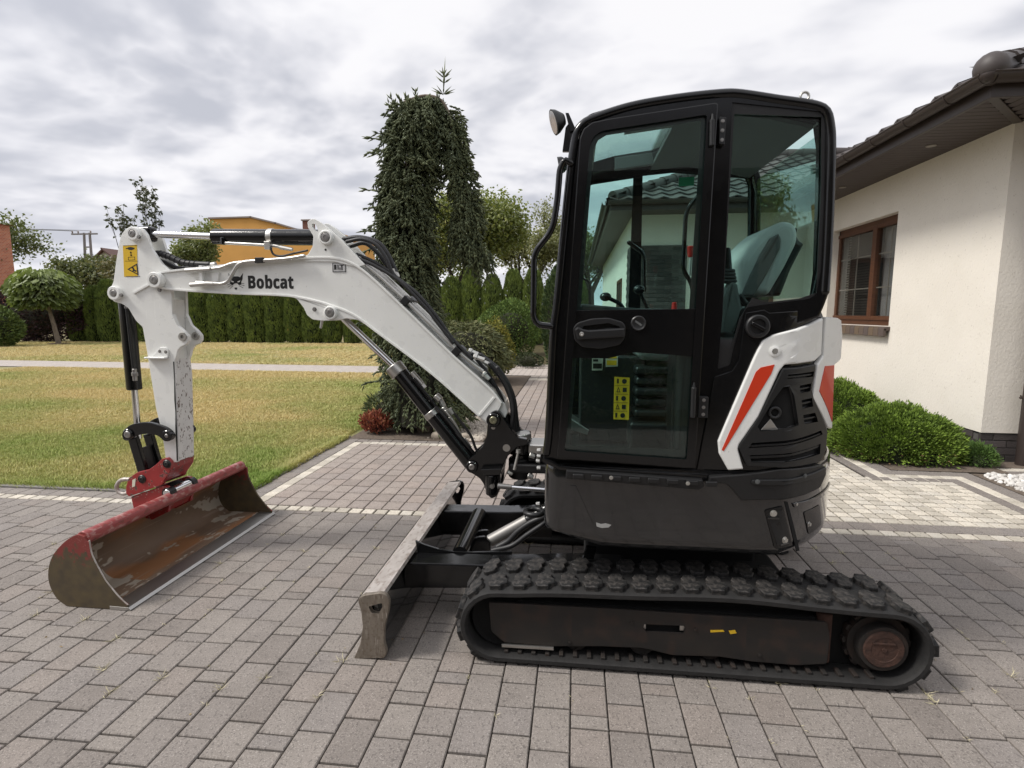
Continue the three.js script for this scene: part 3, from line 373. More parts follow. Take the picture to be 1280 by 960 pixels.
  mesh(roof, 'roof_deck', [face([[eL, ey, eF], [eL + rise, ey + rise * tp, eF - rise], [eL + rise, ey + rise * tp, wF - 4], [eL, ey, wF]]), face([[eL, ey, eF], [14, ey, eF], [14, ey + rise * tp, eF - rise], [eL + rise, ey + rise * tp, eF - rise]]),
    face([[wL, ey, wF], [9, ey, wF], [9, ey + 3.4 * tp, wF - 3.4], [wL + 3.4, ey + 3.4 * tp, wF - 3.4]]), face([[wL, ey, wF], [wL + 3.4, ey + 3.4 * tp, wF - 3.4], [wL + 3.4, ey + 3.4 * tp, -20], [wL, ey, -23]]), face([[9, ey + 3.4 * tp, wF - 3.4], [9, ey, wF - 8], [wL, ey, wF - 8], [wL + 3.4, ey + 3.4 * tp, wF - 3.4]])], (() => { const m = M.roof.clone(); m.side = THREE.DoubleSide; return m; })());
  slope(roof, [eL, ey, eF], [0, 0, -1], [1, tp, 0], 4.8, 10, (u, v) => v / q < u + 0.1 && v / q < 3.4, 0);
  slope(roof, [eL, ey, eF], [1, 0, 0], [0, tp, -1], 6, 10, (u, v) => v / q < u + 0.1, 0);
  slope(roof, [wL, ey, wF], [1, 0, 0], [0, tp, -1], 7, 12, (u, v) => v / q < u + 0.1 && v / q < 3.4, 190);
  slope(roof, [wL, ey, wF], [0, 0, -1], [1, tp, 0], 10, 12, (u, v) => v / q < u + 0.1 && v / q < 3.4, 0);
  const cap = (a, b, n, r0 = 0.115) => { for (let k = 0; k < n; k++) { const p0 = V(a).lerp(V(b), k / n), p1 = V(a).lerp(V(b), (k + 1.12) / n); mesh(roof, 'ridge_tile', cyl(p0.toArray(), p1.toArray(), r0, r0 * 0.86, 14), M.roofs[k % 4]); } };
  const up = (x, z, k) => [x + k, ey + 0.03 + k * tp, z - k];
  cap(up(eL, eF, 0.02), up(eL, eF, 3.2), 14, 0.12); cap(up(wL, wF, 0.05), up(wL, wF, 3.4), 14); cap(up(wL, wF, 3.4), [9, ey + 0.03 + 3.4 * tp, wF - 3.4], 16);
  mesh(roof, 'ridge_end', new THREE.SphereGeometry(0.125, 16, 10).translate(...up(eL, eF, 0.0)), M.roofs[1]);
  // wing behind the machine
  const wing = part(house, 'wing'), VX = 1.0, VZ = -10.65;
  mesh(wing, 'wall', [box(VX, VX + 0.3, -0.05, 3.4, -22, VZ - 0.3, 0), box(VX, WX + 0.2, -0.05, 3.4, VZ - 0.3, VZ, 0)], M.plaster);
  mesh(wing, 'eave', [box(wL + 0.03, VX + 0.1, SY, SY + 0.03, -22, wF - 0.02, 0), box(VX + 0.1, WX, SY, SY + 0.03, VZ - 0.1, wF - 0.02, 0)], M.soffit);
  mesh(wing, 'fascia', [box(wL, wL + 0.03, SY - 0.03, SY + 0.15, -22, wF, 0.004), box(wL, eL, SY - 0.03, SY + 0.15, wF, wF + 0.03, 0.004)], M.gutter);
  mesh(wing, 'gutter', [new THREE.ExtrudeGeometry(half(0.068, 0.062), { depth: 12, bevelEnabled: false, curveSegments: 10 }).translate(wL - 0.07, gy, -22), new THREE.ExtrudeGeometry(half(0.068, 0.062), { depth: 2.6, bevelEnabled: false, curveSegments: 10 }).rotateY(Math.PI / 2).translate(wL - 0.03, gy, wF + 0.1)], M.gutter);
  mesh(wing, 'window_recess', box(VX - 0.012, VX + 0.02, 0.9, 2.2, -13.9, -12.7, 0), M.dark); mesh(wing, 'window_frame', [box(VX - 0.03, VX, 0.85, 0.93, -13.95, -12.65), box(VX - 0.03, VX, 2.17, 2.25, -13.95, -12.65), box(VX - 0.03, VX, 0.93, 2.17, -12.73, -12.65), box(VX - 0.03, VX, 0.93, 2.17, -13.95, -13.87), box(VX - 0.03, VX, 0.93, 2.17, -13.33, -13.27)], M.wood);
  mesh(wing, 'window_recess', box(2.45, 3.5, 1.0, 2.4, VZ - 0.02, VZ + 0.012, 0), M.dark); mesh(wing, 'window_frame', [box(2.4, 3.55, 0.95, 1.03, VZ, VZ + 0.03), box(2.4, 3.55, 2.37, 2.45, VZ, VZ + 0.03), box(2.4, 2.48, 1.03, 2.37, VZ, VZ + 0.03), box(3.47, 3.55, 1.03, 2.37, VZ, VZ + 0.03), box(2.94, 3.01, 1.03, 2.37, VZ, VZ + 0.03)], M.wood);
  mesh(wing, 'mortar', [box(VX - 0.018, 2.0, -0.05, 2.72, VZ - 0.1, VZ + 0.018, 0), box(VX - 0.018, VX + 0.05, -0.05, 2.72, VZ - 0.66, VZ, 0)], M.mortar);
  for (let row = 0; row < 35; row++) { for (let k = 0; k < 4; k++) { const x0 = VX - 0.03 + k * 0.258 - (row % 2) * 0.129; mesh(wing, 'brick', box(Math.max(x0, VX - 0.03), Math.min(x0 + 0.247, 2.0), row * 0.077 + 0.004, row * 0.077 + 0.069, VZ - 0.02, VZ + 0.026 + rr() * 0.006, 0.003), M.darkBrick[Math.floor(rr() * 3)]); } for (let k = 0; k < 2; k++) { const z0 = VZ - 0.03 - k * 0.258 - (row % 2) * 0.1; mesh(wing, 'brick', box(VX - 0.03, VX + 0.02, row * 0.077 + 0.004, row * 0.077 + 0.069, z0 - 0.247, z0, 0.003), M.darkBrick[Math.floor(rr() * 3)]); } }
}

// ================================================================== PLANTS
const blend3 = (r, a, b, c) => { const t = r(); return t < 0.5 ? colMix(a, b, t * 2) : colMix(b, c, t * 2 - 1); };
// ---- two mounded dwarf conifers by the house
function mound(name, label, pos, R, n, seed, cols, leafLen = 0.035) {
  const t = thing(name, label, 'shrub', pos, 0, 'dwarf conifers along the house wall'), L = new Leaves(seed), r = L.r, clumps = [];
  for (let k = 0; k < n; k++) { const a = r() * 6.283, cy = r() * 1.02, e = Math.sqrt(Math.max(0, 1 - Math.min(1, cy) ** 2)), wob = 0.84 + 0.2 * vn(Math.cos(a) * 2.3 + 5, Math.sin(a) * 2.3 + 5, cy * 3) + 0.10 * vn(Math.cos(a) * 7 + 5, Math.sin(a) * 7 + 5, cy * 9); clumps.push([Math.cos(a) * e * R[0] * wob, Math.min(1, cy) * R[1] * wob + 0.05, Math.sin(a) * e * R[2] * wob, Math.cos(a) * e, Math.min(1, cy), Math.sin(a) * e]); }
  for (const [x, y, z, nx, ny, nz] of clumps) {
    const rad = 0.04 + r() * 0.045, tone = r(), low = y / R[1];
    for (let q = 0; q < 40; q++) { let dx = r() - 0.5, dy = r() - 0.5, dz = r() - 0.5; const D = Math.hypot(dx, dy, dz) || 1; dx /= D; dy /= D; dz /= D; const k = rad * (0.5 + 0.5 * r()); let c = colMix(cols[0], cols[1], clamp(tone * 0.6 + r() * 0.4)); if (low < 0.25 && r() < 0.12) c = [0.17, 0.10, 0.05]; L.leaf(x + dx * k, y + dy * k, z + dz * k, dx + nx * 1.3, dy + ny * 1.2 + 0.25, dz + nz * 1.3, leafLen * (0.6 + 0.7 * r()), leafLen * 0.42, c); }
  }
  mesh(t, 'foliage', L.geo(), M.leaf); const core = new THREE.SphereGeometry(1, 20, 10, 0, 6.2832, 0, Math.PI / 2).scale(R[0] * 0.88, R[1] * 0.9, R[2] * 0.88); mesh(t, 'twigs', core, std(lin(0.022, 0.03, 0.012), 1));
}
mound('dwarf_conifer', 'largest low green dwarf conifer mound in front of the house corner', [3.36, 0, -6.12], [0.60, 0.42, 0.46], 820, 5, [[0.045, 0.085, 0.012], [0.25, 0.37, 0.045]]);
mound('dwarf_conifer', 'green dwarf conifer mound further back along the wall, half hidden by the machine', [3.42, 0, -7.55], [0.5, 0.50, 0.6], 620, 6, [[0.045, 0.085, 0.012], [0.25, 0.37, 0.045]]);
mound('dwarf_conifer', 'tiny green conifer tuft right of the largest mound, at the wall corner', [3.97, 0, -5.80], [0.11, 0.12, 0.10], 40, 7, [[0.05, 0.11, 0.02], [0.12, 0.2, 0.04]], 0.03);
{ const t = thing('ground_plant', 'yellowish low ground plant between the white pebbles at the right edge', 'plant', [4.25, 0, -4.95]), L = new Leaves(8); for (let k = 0; k < 500; k++) { const a = L.r() * 6.28, d = Math.sqrt(L.r()) * 0.25; L.leaf(Math.cos(a) * d, L.r() * 0.06, Math.sin(a) * d, L.r() - 0.5, 0.6, L.r() - 0.5, 0.05, 0.02, blend3(L.r, [0.12, 0.16, 0.03], [0.25, 0.25, 0.06], [0.4, 0.33, 0.1])); } mesh(t, 'foliage', L.geo(), M.leaf); }
{ const t = thing('ground_plant', 'pale lime groundcover clump at the terrace edge beside the machine tail', 'plant', [2.98, 0, -6.55]), L = new Leaves(9); for (let k = 0; k < 500; k++) { const a = L.r() * 6.28, d = Math.sqrt(L.r()) * 0.22; L.leaf(Math.cos(a) * d, L.r() * 0.09, Math.sin(a) * d, L.r() - 0.5, 0.6, L.r() - 0.5, 0.05, 0.02, blend3(L.r, [0.18, 0.22, 0.04], [0.30, 0.30, 0.08], [0.4, 0.36, 0.12])); } mesh(t, 'foliage', L.geo(), M.leaf); }

// ---- weeping spruce trained into an arch
{
  const SZ = -6.72, t = thing('weeping_spruce', 'tall weeping spruce with its leader bent over to the right into an arch', 'tree', [-1.93, 0, SZ]), L = new Leaves(21), r = L.r, bx = -1.93;
  const G = [[0.050, 0.066, 0.032], [0.105, 0.128, 0.060], [0.19, 0.205, 0.098]], bar = [];
  const spray = (x, y, z, ox, oz, len, droop, tone) => {          // a hanging shoot with finger-like side shoots
    const c0 = colMix(G[0], G[1], tone), tip = colMix(G[1], G[2], tone); let px = x, py = y, pz = z, dx = ox, dy = 0.35 - droop, dz = oz; const segs = 4;
    for (let s = 0; s < segs; s++) { const D = Math.hypot(dx, dy, dz) || 1; dx /= D; dy /= D; dz /= D; const l = len / segs; L.spindle(px, py, pz, dx, dy, dz, l * 1.5, 0.011 + 0.006 * r(), c0, tip); for (let q = 0; q < 2; q++) { const a = r() * 6.28; L.spindle(px + dx * l * r(), py + dy * l * r(), pz + dz * l * r(), dx * 0.9 + Math.cos(a) * 0.75, dy * 0.9 + (r() - 0.35) * 0.6, dz * 0.9 + Math.sin(a) * 0.75, len * (0.22 + 0.25 * r()), 0.009 + 0.006 * r(), c0, tip); } px += dx * l; py += dy * l; pz += dz * l; dy -= 0.35 * droop; }
  };
  // column: half widths from the ground up
  const W = (y) => y < 0.25 ? 0.50 : y < 1.2 ? mixf(0.50, 0.31, (y - 0.25) / 0.95) : y < 3.2 ? mixf(0.34, 0.255, (y - 1.2) / 2) : mixf(0.29, 0.24, Math.min(1, (y - 3.2) / 0.85)), CX = (y) => y < 1.3 ? mixf(0.10, -0.13, y / 1.3) : y < 2.8 ? mixf(-0.13, -0.17, (y - 1.3) / 1.5) : mixf(-0.17, 0.02, clamp((y - 2.8) / 1.2));
  for (let k = 0; k < 2500; k++) { const y = 0.12 + 3.72 * Math.pow(r(), 0.9), a = r() * 6.283, lump = 0.78 + 0.4 * vn(Math.cos(a) * 1.6 + 7, Math.sin(a) * 1.6 + 7, y * 1.3), d = W(y) * lump * (0.35 + 0.62 * Math.sqrt(r())), dz = d * 0.85; spray(CX(y) + Math.cos(a) * d, y + 0.06, Math.sin(a) * dz, Math.cos(a) * 0.62, Math.sin(a) * 0.62, 0.12 + 0.14 * r(), 0.6 + 0.5 * r(), clamp(r() * 0.85 + (lump - 0.95) * 0.8)); }
  for (let k = 0; k < 90; k++) { const y = 0.6 + 3.2 * r(), a = r() * 6.283, d = W(y) * 1.0; spray(CX(y) + Math.cos(a) * d, y, Math.sin(a) * d * 0.8, Math.cos(a) * 1.3, Math.sin(a) * 1.3, 0.2 + 0.1 * r(), 0.15 + 0.3 * r(), r()); }
  for (let k = 0; k < 40; k++) { const a = r() * 6.283, d = 0.22 * Math.sqrt(r()); spray(0.0 + Math.cos(a) * d, 3.74 + 0.1 * r(), Math.sin(a) * d, Math.cos(a) * 0.7, Math.sin(a) * 0.7, 0.14 + 0.1 * r(), -0.55 + 0.5 * r(), r()); }
  // arch and its hanging curtain
  const arch = [[-2.065,3.965,-6.720], [-1.821,4.027,-6.720], [-1.639,3.983,-6.720], [-1.535,3.837,-6.720], [-1.472,3.584,-6.720], [-1.408,3.292,-6.720], [-1.344,2.970,-6.720], [-1.299,2.692,-6.720], [-1.273,2.364,-6.720]].map((p) => [p[0] - bx, p[1], p[2] - SZ]), ac = new THREE.CatmullRomCurve3(arch.map(V));
  const drop = (s) => s < 0.16 ? 0.1 : s < 0.36 ? mixf(0.3, 0.75, (s - 0.16) / 0.2) : mixf(0.6, 0.15, Math.min(1, (s - 0.36) / 0.5));
  for (let k = 0; k < 640; k++) { const s = r(), p = ac.getPoint(s), fall = drop(s) * Math.pow(r(), 1.3), a = r() * 6.283, d = 0.075 * (0.5 + fall) * Math.sqrt(r()) + (r() < 0.1 ? 0.07 : 0); const inward = 0; spray(p.x + inward + Math.cos(a) * d, p.y - fall, p.z + Math.sin(a) * d, Math.cos(a) * 0.42 + (s > 0.4 ? 0.25 * (r() - 0.3) : 0), Math.sin(a) * 0.45, 0.11 + 0.14 * r(), 0.75 + 0.5 * r(), r()); }
  for (let k = 0; k < 90; k++) { const p = ac.getPoint(0.3 + 0.6 * r()); spray(p.x + 0.05, p.y - 0.2 * r(), p.z, 1.0, r() - 0.5, 0.14 + 0.08 * r(), 0.5 + 0.4 * r(), r()); }
  const tail = [[-1.410,2.366,-6.720], [-1.264,2.270,-6.720], [-1.167,2.127,-6.720], [-1.438,2.508,-6.720]].map((p) => [p[0] - bx, p[1], p[2] - SZ]); for (let k = 0; k < 140; k++) { const p = tail[k % 4]; spray(p[0] + (r() - 0.5) * 0.22, p[1] + (r() - 0.3) * 0.3, p[2] + (r() - 0.5) * 0.2, (r() - 0.3) * 0.8, (r() - 0.5) * 0.5, 0.14 + 0.12 * r(), 0.7 + 0.5 * r(), r()); }
  const lead = [[-1.590,4.017,-6.720], [-1.578,4.158,-6.720], [-1.566,4.350,-6.720]].map((p) => [p[0] - bx, p[1], p[2] - SZ]); L.spindle(...lead[0], lead[2][0] - lead[0][0], lead[2][1] - lead[0][1], 0, 0.44, 0.013, G[1], G[2]);
  for (const [y, n, l] of [[0.14, 4, 0.12], [0.2, 5, 0.14], [0.24, 3, 0.07]]) for (let q = 0; q < n; q++) { const a = q / n * 6.283 + y * 20; L.spindle(lead[0][0] + 0.01, lead[0][1] + y, 0, Math.cos(a), 0.75, Math.sin(a), l, 0.011, G[1], G[2]); }
  for (let q = 0; q < 10; q++) { const a = q / 10 * 6.283; L.spindle(lead[0][0], lead[0][1] + 0.02, 0, Math.cos(a), 0.35, Math.sin(a), 0.16, 0.009, G[1], G[2]); }
  mesh(t, 'crown', L.geo(), M.leaf);
  mesh(t, 'trunk', [cyl([0.02, 0, 0], [0.05, 1.6, 0], 0.09, 0.07, 12), cyl([0.05, 1.6, 0], [-0.14, 3.0, 0], 0.07, 0.05, 10), cyl([-0.14, 3.0, 0], [0.05, 3.95, 0], 0.05, 0.03, 10), new THREE.TubeGeometry(ac, 40, 0.02, 8)], M.bark);
  mesh(t, 'inner_twigs', lathe([[0.0, 0.1], [0.34, 0.12], [0.28, 0.8], [0.17, 1.4], [0.13, 2.6], [0.05, 3.0], [0, 3.1]], [0.02, 0, 0], [-0.045, 1, 0], 14), std(lin(0.02, 0.02, 0.012), 1)); void bar;
}
// ---- generic small shrub of loose leaves in an ellipsoid
function shrub(name, label, pos, R, n, seed, cols, len = 0.06, o = {}) {
  const t = thing(name, label, o.cat ?? 'shrub', pos, 0, o.group), L = new Leaves(seed), r = L.r;
  for (let k = 0; k < n; k++) { let x, y, z; do { x = r() * 2 - 1; y = r() * 2 - 1; z = r() * 2 - 1; } while (x * x + y * y + z * z > 1); const d = Math.hypot(x, y, z) || 1, f = (o.shell ?? 0.75) + (1 - (o.shell ?? 0.75)) * r(), w = 0.82 + 0.34 * vn(x / d * 2 + 4, y / d * 2 + 4, z / d * 2 + 4 + seed); x *= f / d * w; y *= f / d * w; z *= f / d * w; const yy = R[1] * (1 + y) * (o.base ?? 0.5) * 2 - R[1] * ((o.base ?? 0.5) * 2 - 1); if (yy < 0) continue; L.leaf(x * R[0], yy, z * R[2], x + (r() - 0.5) * 1.6, (o.dir ?? 0.4) + y * 0.6 + (r() - 0.5), z + (r() - 0.5) * 1.6, len * (0.6 + 0.8 * r()), len * (o.wid ?? 0.5), blend3(r, ...cols)); }
  mesh(t, 'foliage', L.geo(), M.leaf); mesh(t, 'twigs', new THREE.IcosahedronGeometry(1, 2).scale(R[0] * 0.62, R[1] * 0.72, R[2] * 0.62).translate(0, R[1] * 0.9, 0), std(lin(...(o.core ?? [0.02, 0.02, 0.01])), 1)); return t;
}
shrub('barberry', 'low red barberry shrub at the left foot of the weeping spruce', [-2.46, 0, -6.52], [0.20, 0.14, 0.17], 1300, 31, [[0.14, 0.03, 0.02], [0.33, 0.085, 0.05], [0.42, 0.19, 0.09]], 0.045, { core: [0.03, 0.01, 0.01], shell: 0.55, dir: 0.8 });
shrub('juniper', 'green ground juniper behind the barberry left of the spruce', [-2.42, 0, -6.95], [0.34, 0.22, 0.3], 1500, 32, [[0.06, 0.09, 0.03], [0.1, 0.13, 0.05], [0.14, 0.15, 0.06]], 0.09, { wid: 0.16 });
shrub('spirea', 'small yellow green shrub under the boom right of the spruce', [-1.62, 0, -7.9], [0.42, 0.27, 0.35], 1500, 33, [[0.07, 0.10, 0.02], [0.16, 0.18, 0.04], [0.26, 0.24, 0.06]], 0.05);
shrub('barberry', 'dark wine red barberry shrub behind the gravel under the boom', [-1.35, 0, -8.0], [0.36, 0.17, 0.3], 1500, 34, [[0.06, 0.015, 0.012], [0.13, 0.04, 0.025], [0.20, 0.10, 0.04]], 0.04, { core: [0.03, 0.01, 0.01] });
shrub('weeping_shrub', 'wide olive green weeping shrub above the boom hoses', [-2.35, 0, -11.6], [1.0, 0.68, 0.8], 5200, 35, [[0.06, 0.075, 0.03], [0.12, 0.135, 0.05], [0.19, 0.185, 0.08]], 0.13, { wid: 0.2, dir: -0.5, shell: 0.8 });
shrub('golden_shrub', 'yellow green clipped shrub between the weeping shrub and the round ball shrub', [-1.75, 0, -12.2], [0.38, 0.66, 0.4], 2600, 36, [[0.10, 0.12, 0.02], [0.2, 0.2, 0.035], [0.34, 0.30, 0.04]], 0.06);
shrub('ball_shrub', 'bright green clipped ball shrub behind the golden shrub', [-2.3, 0, -19.5], [1.05, 0.92, 1.0], 6500, 37, [[0.05, 0.09, 0.018], [0.10, 0.17, 0.03], [0.17, 0.24, 0.05]], 0.09, { shell: 0.92 });
shrub('ball_shrub', 'small dark green ball shrub beside the garden path end', [-1.3, 0, -15.0], [0.42, 0.19, 0.4], 1700, 38, [[0.02, 0.035, 0.012], [0.045, 0.06, 0.02], [0.07, 0.09, 0.03]], 0.05, { shell: 0.9 });
shrub('column_conifer', 'dark narrow conifer just left of the cab pillar', [-0.55, 0, -15.6], [0.42, 1.35, 0.42], 5200, 39, [[0.02, 0.045, 0.014], [0.05, 0.085, 0.022], [0.08, 0.12, 0.03]], 0.09, { shell: 0.88, dir: 1 });
shrub('purple_hedge', 'dark purple leaved hedge at the far left behind the ball tree', [-27.9, 0, -25.6], [3.2, 1.35, 1.0], 8000, 40, [[0.018, 0.01, 0.014], [0.045, 0.02, 0.026], [0.08, 0.035, 0.04]], 0.16, { shell: 0.85 });
shrub('leafy_shrub', 'mid green shrub at the left edge of the photo on the lawn', [-25.3, 0, -21.6], [0.95, 0.85, 0.9], 4500, 41, [[0.05, 0.08, 0.016], [0.09, 0.14, 0.03], [0.15, 0.2, 0.05]], 0.14, { shell: 0.85 });

// ---- the row of thujas: one plant in three builds, every one its own thing
{
  const protos = [];
  for (let s = 0; s < 4; s++) {
    const L = new Leaves(60 + s), r = L.r, H = 2.85; for (let k = 0; k < 5200; k++) { const y = Math.pow(r(), 0.9), a = r() * 6.283, w = 0.455 * (y < 0.12 ? 0.86 + y : y < 0.6 ? 1 : Math.pow(Math.max(0, 1 - Math.pow((y - 0.6) / 0.42, 2)), 0.62)) * (0.86 + 0.28 * vn(Math.cos(a) * 2 + 3, Math.sin(a) * 2 + 3, y * 6 + s * 9)), c = colMix([0.042, 0.070, 0.014], [0.19, 0.255, 0.05], clamp(0.75 * vn(a * 3, y * 16, s) + 0.35 * r())); L.leaf(Math.cos(a) * w, y * H, Math.sin(a) * w, Math.cos(a) * 0.5 + (r() - 0.5) * 0.4, 1, Math.sin(a) * 0.5 + (r() - 0.5) * 0.4, 0.10 + 0.10 * r(), 0.055, c); }
    const core = lathe([[0, 0], [0.34, 0.02], [0.37, 1.2], [0.34, 1.9], [0.2, 2.4], [0, 2.62]], [0, 0, 0], [0, 1, 0], 12); protos.push([L.geo(), core]);
  }
  const coreM = std(lin(0.012, 0.018, 0.006), 1), r = rng(66), n = 27, L = [];
  for (let k = 0; k < n; k++) L.push(-25.6 + k * 0.985);
  const orient = (k) => k === 0 ? 'leftmost thuja in the hedge row, beside the purple hedge' : k === n - 1 ? 'last thuja at the right end of the hedge row, behind the cab' : null, words = ['second', 'third', 'fourth', 'fifth', 'sixth', 'seventh', 'eighth', 'ninth', 'tenth', 'eleventh', 'twelfth', 'thirteenth', 'fourteenth'];
  L.forEach((x, k) => { const lab = orient(k) ?? (k < 13 ? words[k - 1] + ' thuja from the left end of the clipped dark green hedge row' : words[n - 2 - k] + ' thuja from the right end of the clipped dark green hedge row'), t = thing('thuja', lab, 'conifer', [x, 0, -25.9 + (r() - 0.5) * 0.2], r() * 6.28, 'thujas in the hedge row at the back of the lawn'); const p = protos[k % 4], s = 0.95 + 0.1 * r(), hh = (k > 15 ? 1.06 : 0.93) + 0.16 * r(); t.scale.set(s * (0.94 + 0.14 * r()), hh, s); t.rotation.z = (r() - 0.5) * 0.05; const a = new THREE.Mesh(p[0], M.leaf), b = new THREE.Mesh(p[1], coreM); a.name = 'foliage'; b.name = 'inner_twigs'; a.castShadow = b.castShadow = a.receiveShadow = b.receiveShadow = true; t.add(a, b); });
}
// ---- ball catalpa on the lawn
{
  const t = thing('ball_catalpa', 'ball shaped catalpa on a bare leaning trunk at the left of the lawn', 'tree', [-24.4, 0, -23.6]), L = new Leaves(71), r = L.r;
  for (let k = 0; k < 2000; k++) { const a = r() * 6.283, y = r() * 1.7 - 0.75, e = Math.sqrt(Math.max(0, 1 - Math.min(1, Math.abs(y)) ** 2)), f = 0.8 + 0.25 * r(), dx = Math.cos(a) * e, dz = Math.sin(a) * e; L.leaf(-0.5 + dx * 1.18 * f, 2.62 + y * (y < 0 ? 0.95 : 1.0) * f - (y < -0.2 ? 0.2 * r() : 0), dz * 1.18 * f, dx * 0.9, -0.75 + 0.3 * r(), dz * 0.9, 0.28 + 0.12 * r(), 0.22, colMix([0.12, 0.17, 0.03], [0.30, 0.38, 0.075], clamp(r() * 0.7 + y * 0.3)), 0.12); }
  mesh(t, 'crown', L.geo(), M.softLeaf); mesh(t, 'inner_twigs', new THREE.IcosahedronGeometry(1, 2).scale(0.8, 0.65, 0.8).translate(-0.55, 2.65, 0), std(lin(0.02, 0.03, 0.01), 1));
  mesh(t, 'trunk', [cyl([0, 0, 0], [-0.15, 0.9, 0], 0.12, 0.09, 12), cyl([-0.15, 0.9, 0], [-0.42, 2.1, 0], 0.09, 0.07, 12), cyl([-0.42, 2, 0], [-0.9, 2.8, 0.2], 0.07, 0.03, 8), cyl([-0.42, 2, 0], [-0.1, 2.9, -0.2], 0.07, 0.03, 8)], M.bark);
  const ring = new THREE.CylinderGeometry(0.42, 0.46, 0.06, 18).translate(0, 0.02, 0); mesh(t, 'soil_ring', ring, std(lin(0.10, 0.06, 0.045), 1));
}
M.darkBark = std(lin(0.045, 0.036, 0.03), 1);
// ---- deciduous trees beyond the hedge: trunk, forking limbs, leaves in clumps round the twigs
function tree(name, label, pos, H, R, n, seed, cols, o = {}) {
  const t = thing(name, label, 'tree', pos), L = new Leaves(seed), r = L.r, limbs = [], tips = [], len = o.leaf ?? 0.22;
  const grow = (p, d, l, rad, lev) => { const q = p.clone().addScaledVector(d, l); limbs.push(cyl(p.toArray(), q.toArray(), rad, rad * 0.6, lev < 2 ? 8 : 5)); if (lev > 0) tips.push(p.clone().lerp(q, 0.6), q); if (lev >= (o.levels ?? 4)) return; const m = lev === 0 ? 4 : 3; for (let k = 0; k < m; k++) { const a = r() * 6.283, s = (o.spread ?? 0.75) * (0.5 + 0.7 * r()); const e = d.clone().add(new THREE.Vector3(Math.cos(a) * s, (o.lift ?? 0.15) + 0.2 * r(), Math.sin(a) * s)).normalize(); grow(p.clone().lerp(q, lev ? 0.5 + 0.5 * r() : 0.75 + 0.25 * r()), e, l * (0.62 + 0.2 * r()), rad * 0.55, lev + 1); } };
  grow(new THREE.Vector3(0, 0, 0), new THREE.Vector3(0, 1, 0), H * (o.trunk ?? 0.32), H * (o.rad ?? 0.011), 0);
  const box3 = new THREE.Box3().setFromPoints(tips), sx = R / Math.max(box3.max.x, -box3.min.x, 0.1), sy = H / box3.max.y; 
  for (let k = 0; k < n; k++) { const p = tips[Math.floor(r() * tips.length)], tone = 0.5 + 0.5 * Math.sin(p.x * 3 + p.y * 2 + p.z * 2), c = (o.fluff ?? 0.17) * R * (0.3 + 1.2 * r()); const a = r() * 6.283, b = Math.acos(2 * r() - 1); L.leaf(p.x * sx + Math.sin(b) * Math.cos(a) * c, p.y * sy + Math.cos(b) * c, p.z * sx + Math.sin(b) * Math.sin(a) * c, r() - 0.5, r() * 0.9 - 0.6, r() - 0.5, len * (0.6 + 0.8 * r()), len * (o.wid ?? 0.62), colMix(blend3(r, ...cols), cols[1], tone * 0.5)); }
  mesh(t, 'crown', L.geo(), M.softLeaf); const lg = mg(limbs); lg.scale(sx, sy, sx); lg.computeVertexNormals(); mesh(t, 'trunk', lg, M.darkBark); return t;
}
tree('walnut_tree', 'broad yellow green tree behind the hedge right of the spruce', [-6.6, 0, -31], 7.5, 3.5, 26000, 81, [[0.10, 0.135, 0.022], [0.20, 0.25, 0.04], [0.36, 0.35, 0.07]], { leaf: 0.20, trunk: 0.14, fluff: 0.2 });
tree('birch_tree', 'airy light green tree behind the hedge beside the cab handrail', [-3.0, 0, -37], 8.3, 3.2, 15000, 82, [[0.14, 0.16, 0.045], [0.23, 0.25, 0.07], [0.35, 0.34, 0.12]], { leaf: 0.17, trunk: 0.13, lift: 0.4, fluff: 0.16 });
tree('birch_tree', 'pale green tree behind the hedge partly behind the cab', [0.9, 0, -36], 7.0, 2.8, 9000, 83, [[0.08, 0.11, 0.025], [0.16, 0.19, 0.05], [0.25, 0.25, 0.08]], { leaf: 0.17, trunk: 0.13 });
tree('maple_tree', 'large dark green tree beside the red brick house at the left edge', [-56.5, 0, -50], 10.2, 6.2, 20000, 84, [[0.07, 0.10, 0.025], [0.14, 0.18, 0.04], [0.22, 0.24, 0.07]], { leaf: 0.36, trunk: 0.14 });
tree('maple_tree', 'lower green tree right of the ball catalpa beyond the hedge', [-32.2, 0, -35], 5.0, 2.8, 8000, 85, [[0.08, 0.11, 0.03], [0.15, 0.18, 0.05], [0.24, 0.24, 0.08]], { leaf: 0.25, trunk: 0.16 });
tree('hazel_bush', 'yellowish bush rising over the hedge left of the dipper arm', [-24.8, 0, -29.5], 5.0, 2.0, 5000, 86, [[0.09, 0.10, 0.03], [0.17, 0.165, 0.05], [0.26, 0.2, 0.08]], { leaf: 0.2, trunk: 0.14 });
tree('young_poplar', 'sparse pointed sapling sticking up left of the dipper arm top', [-29.3, 0, -34], 8.2, 1.3, 380, 87, [[0.04, 0.055, 0.025], [0.07, 0.085, 0.035], [0.10, 0.11, 0.05]], { leaf: 0.26, levels: 3, spread: 0.5, lift: 0.5, fluff: 0.06, rad: 0.006 });
tree('young_poplar', 'tallest sparse sapling behind the dipper arm top', [-28.6, 0, -35], 10.4, 0.9, 420, 88, [[0.04, 0.055, 0.025], [0.07, 0.085, 0.035], [0.10, 0.11, 0.05]], { leaf: 0.26, levels: 3, spread: 0.4, lift: 0.6, fluff: 0.08, rad: 0.005 });
tree('cherry_tree', 'bushy green tree with upright shoots left of the orange house', [-27.6, 0, -38], 7.6, 2.4, 9000, 89, [[0.13, 0.18, 0.04], [0.23, 0.28, 0.07], [0.33, 0.34, 0.11]], { leaf: 0.24, lift: 0.4 });
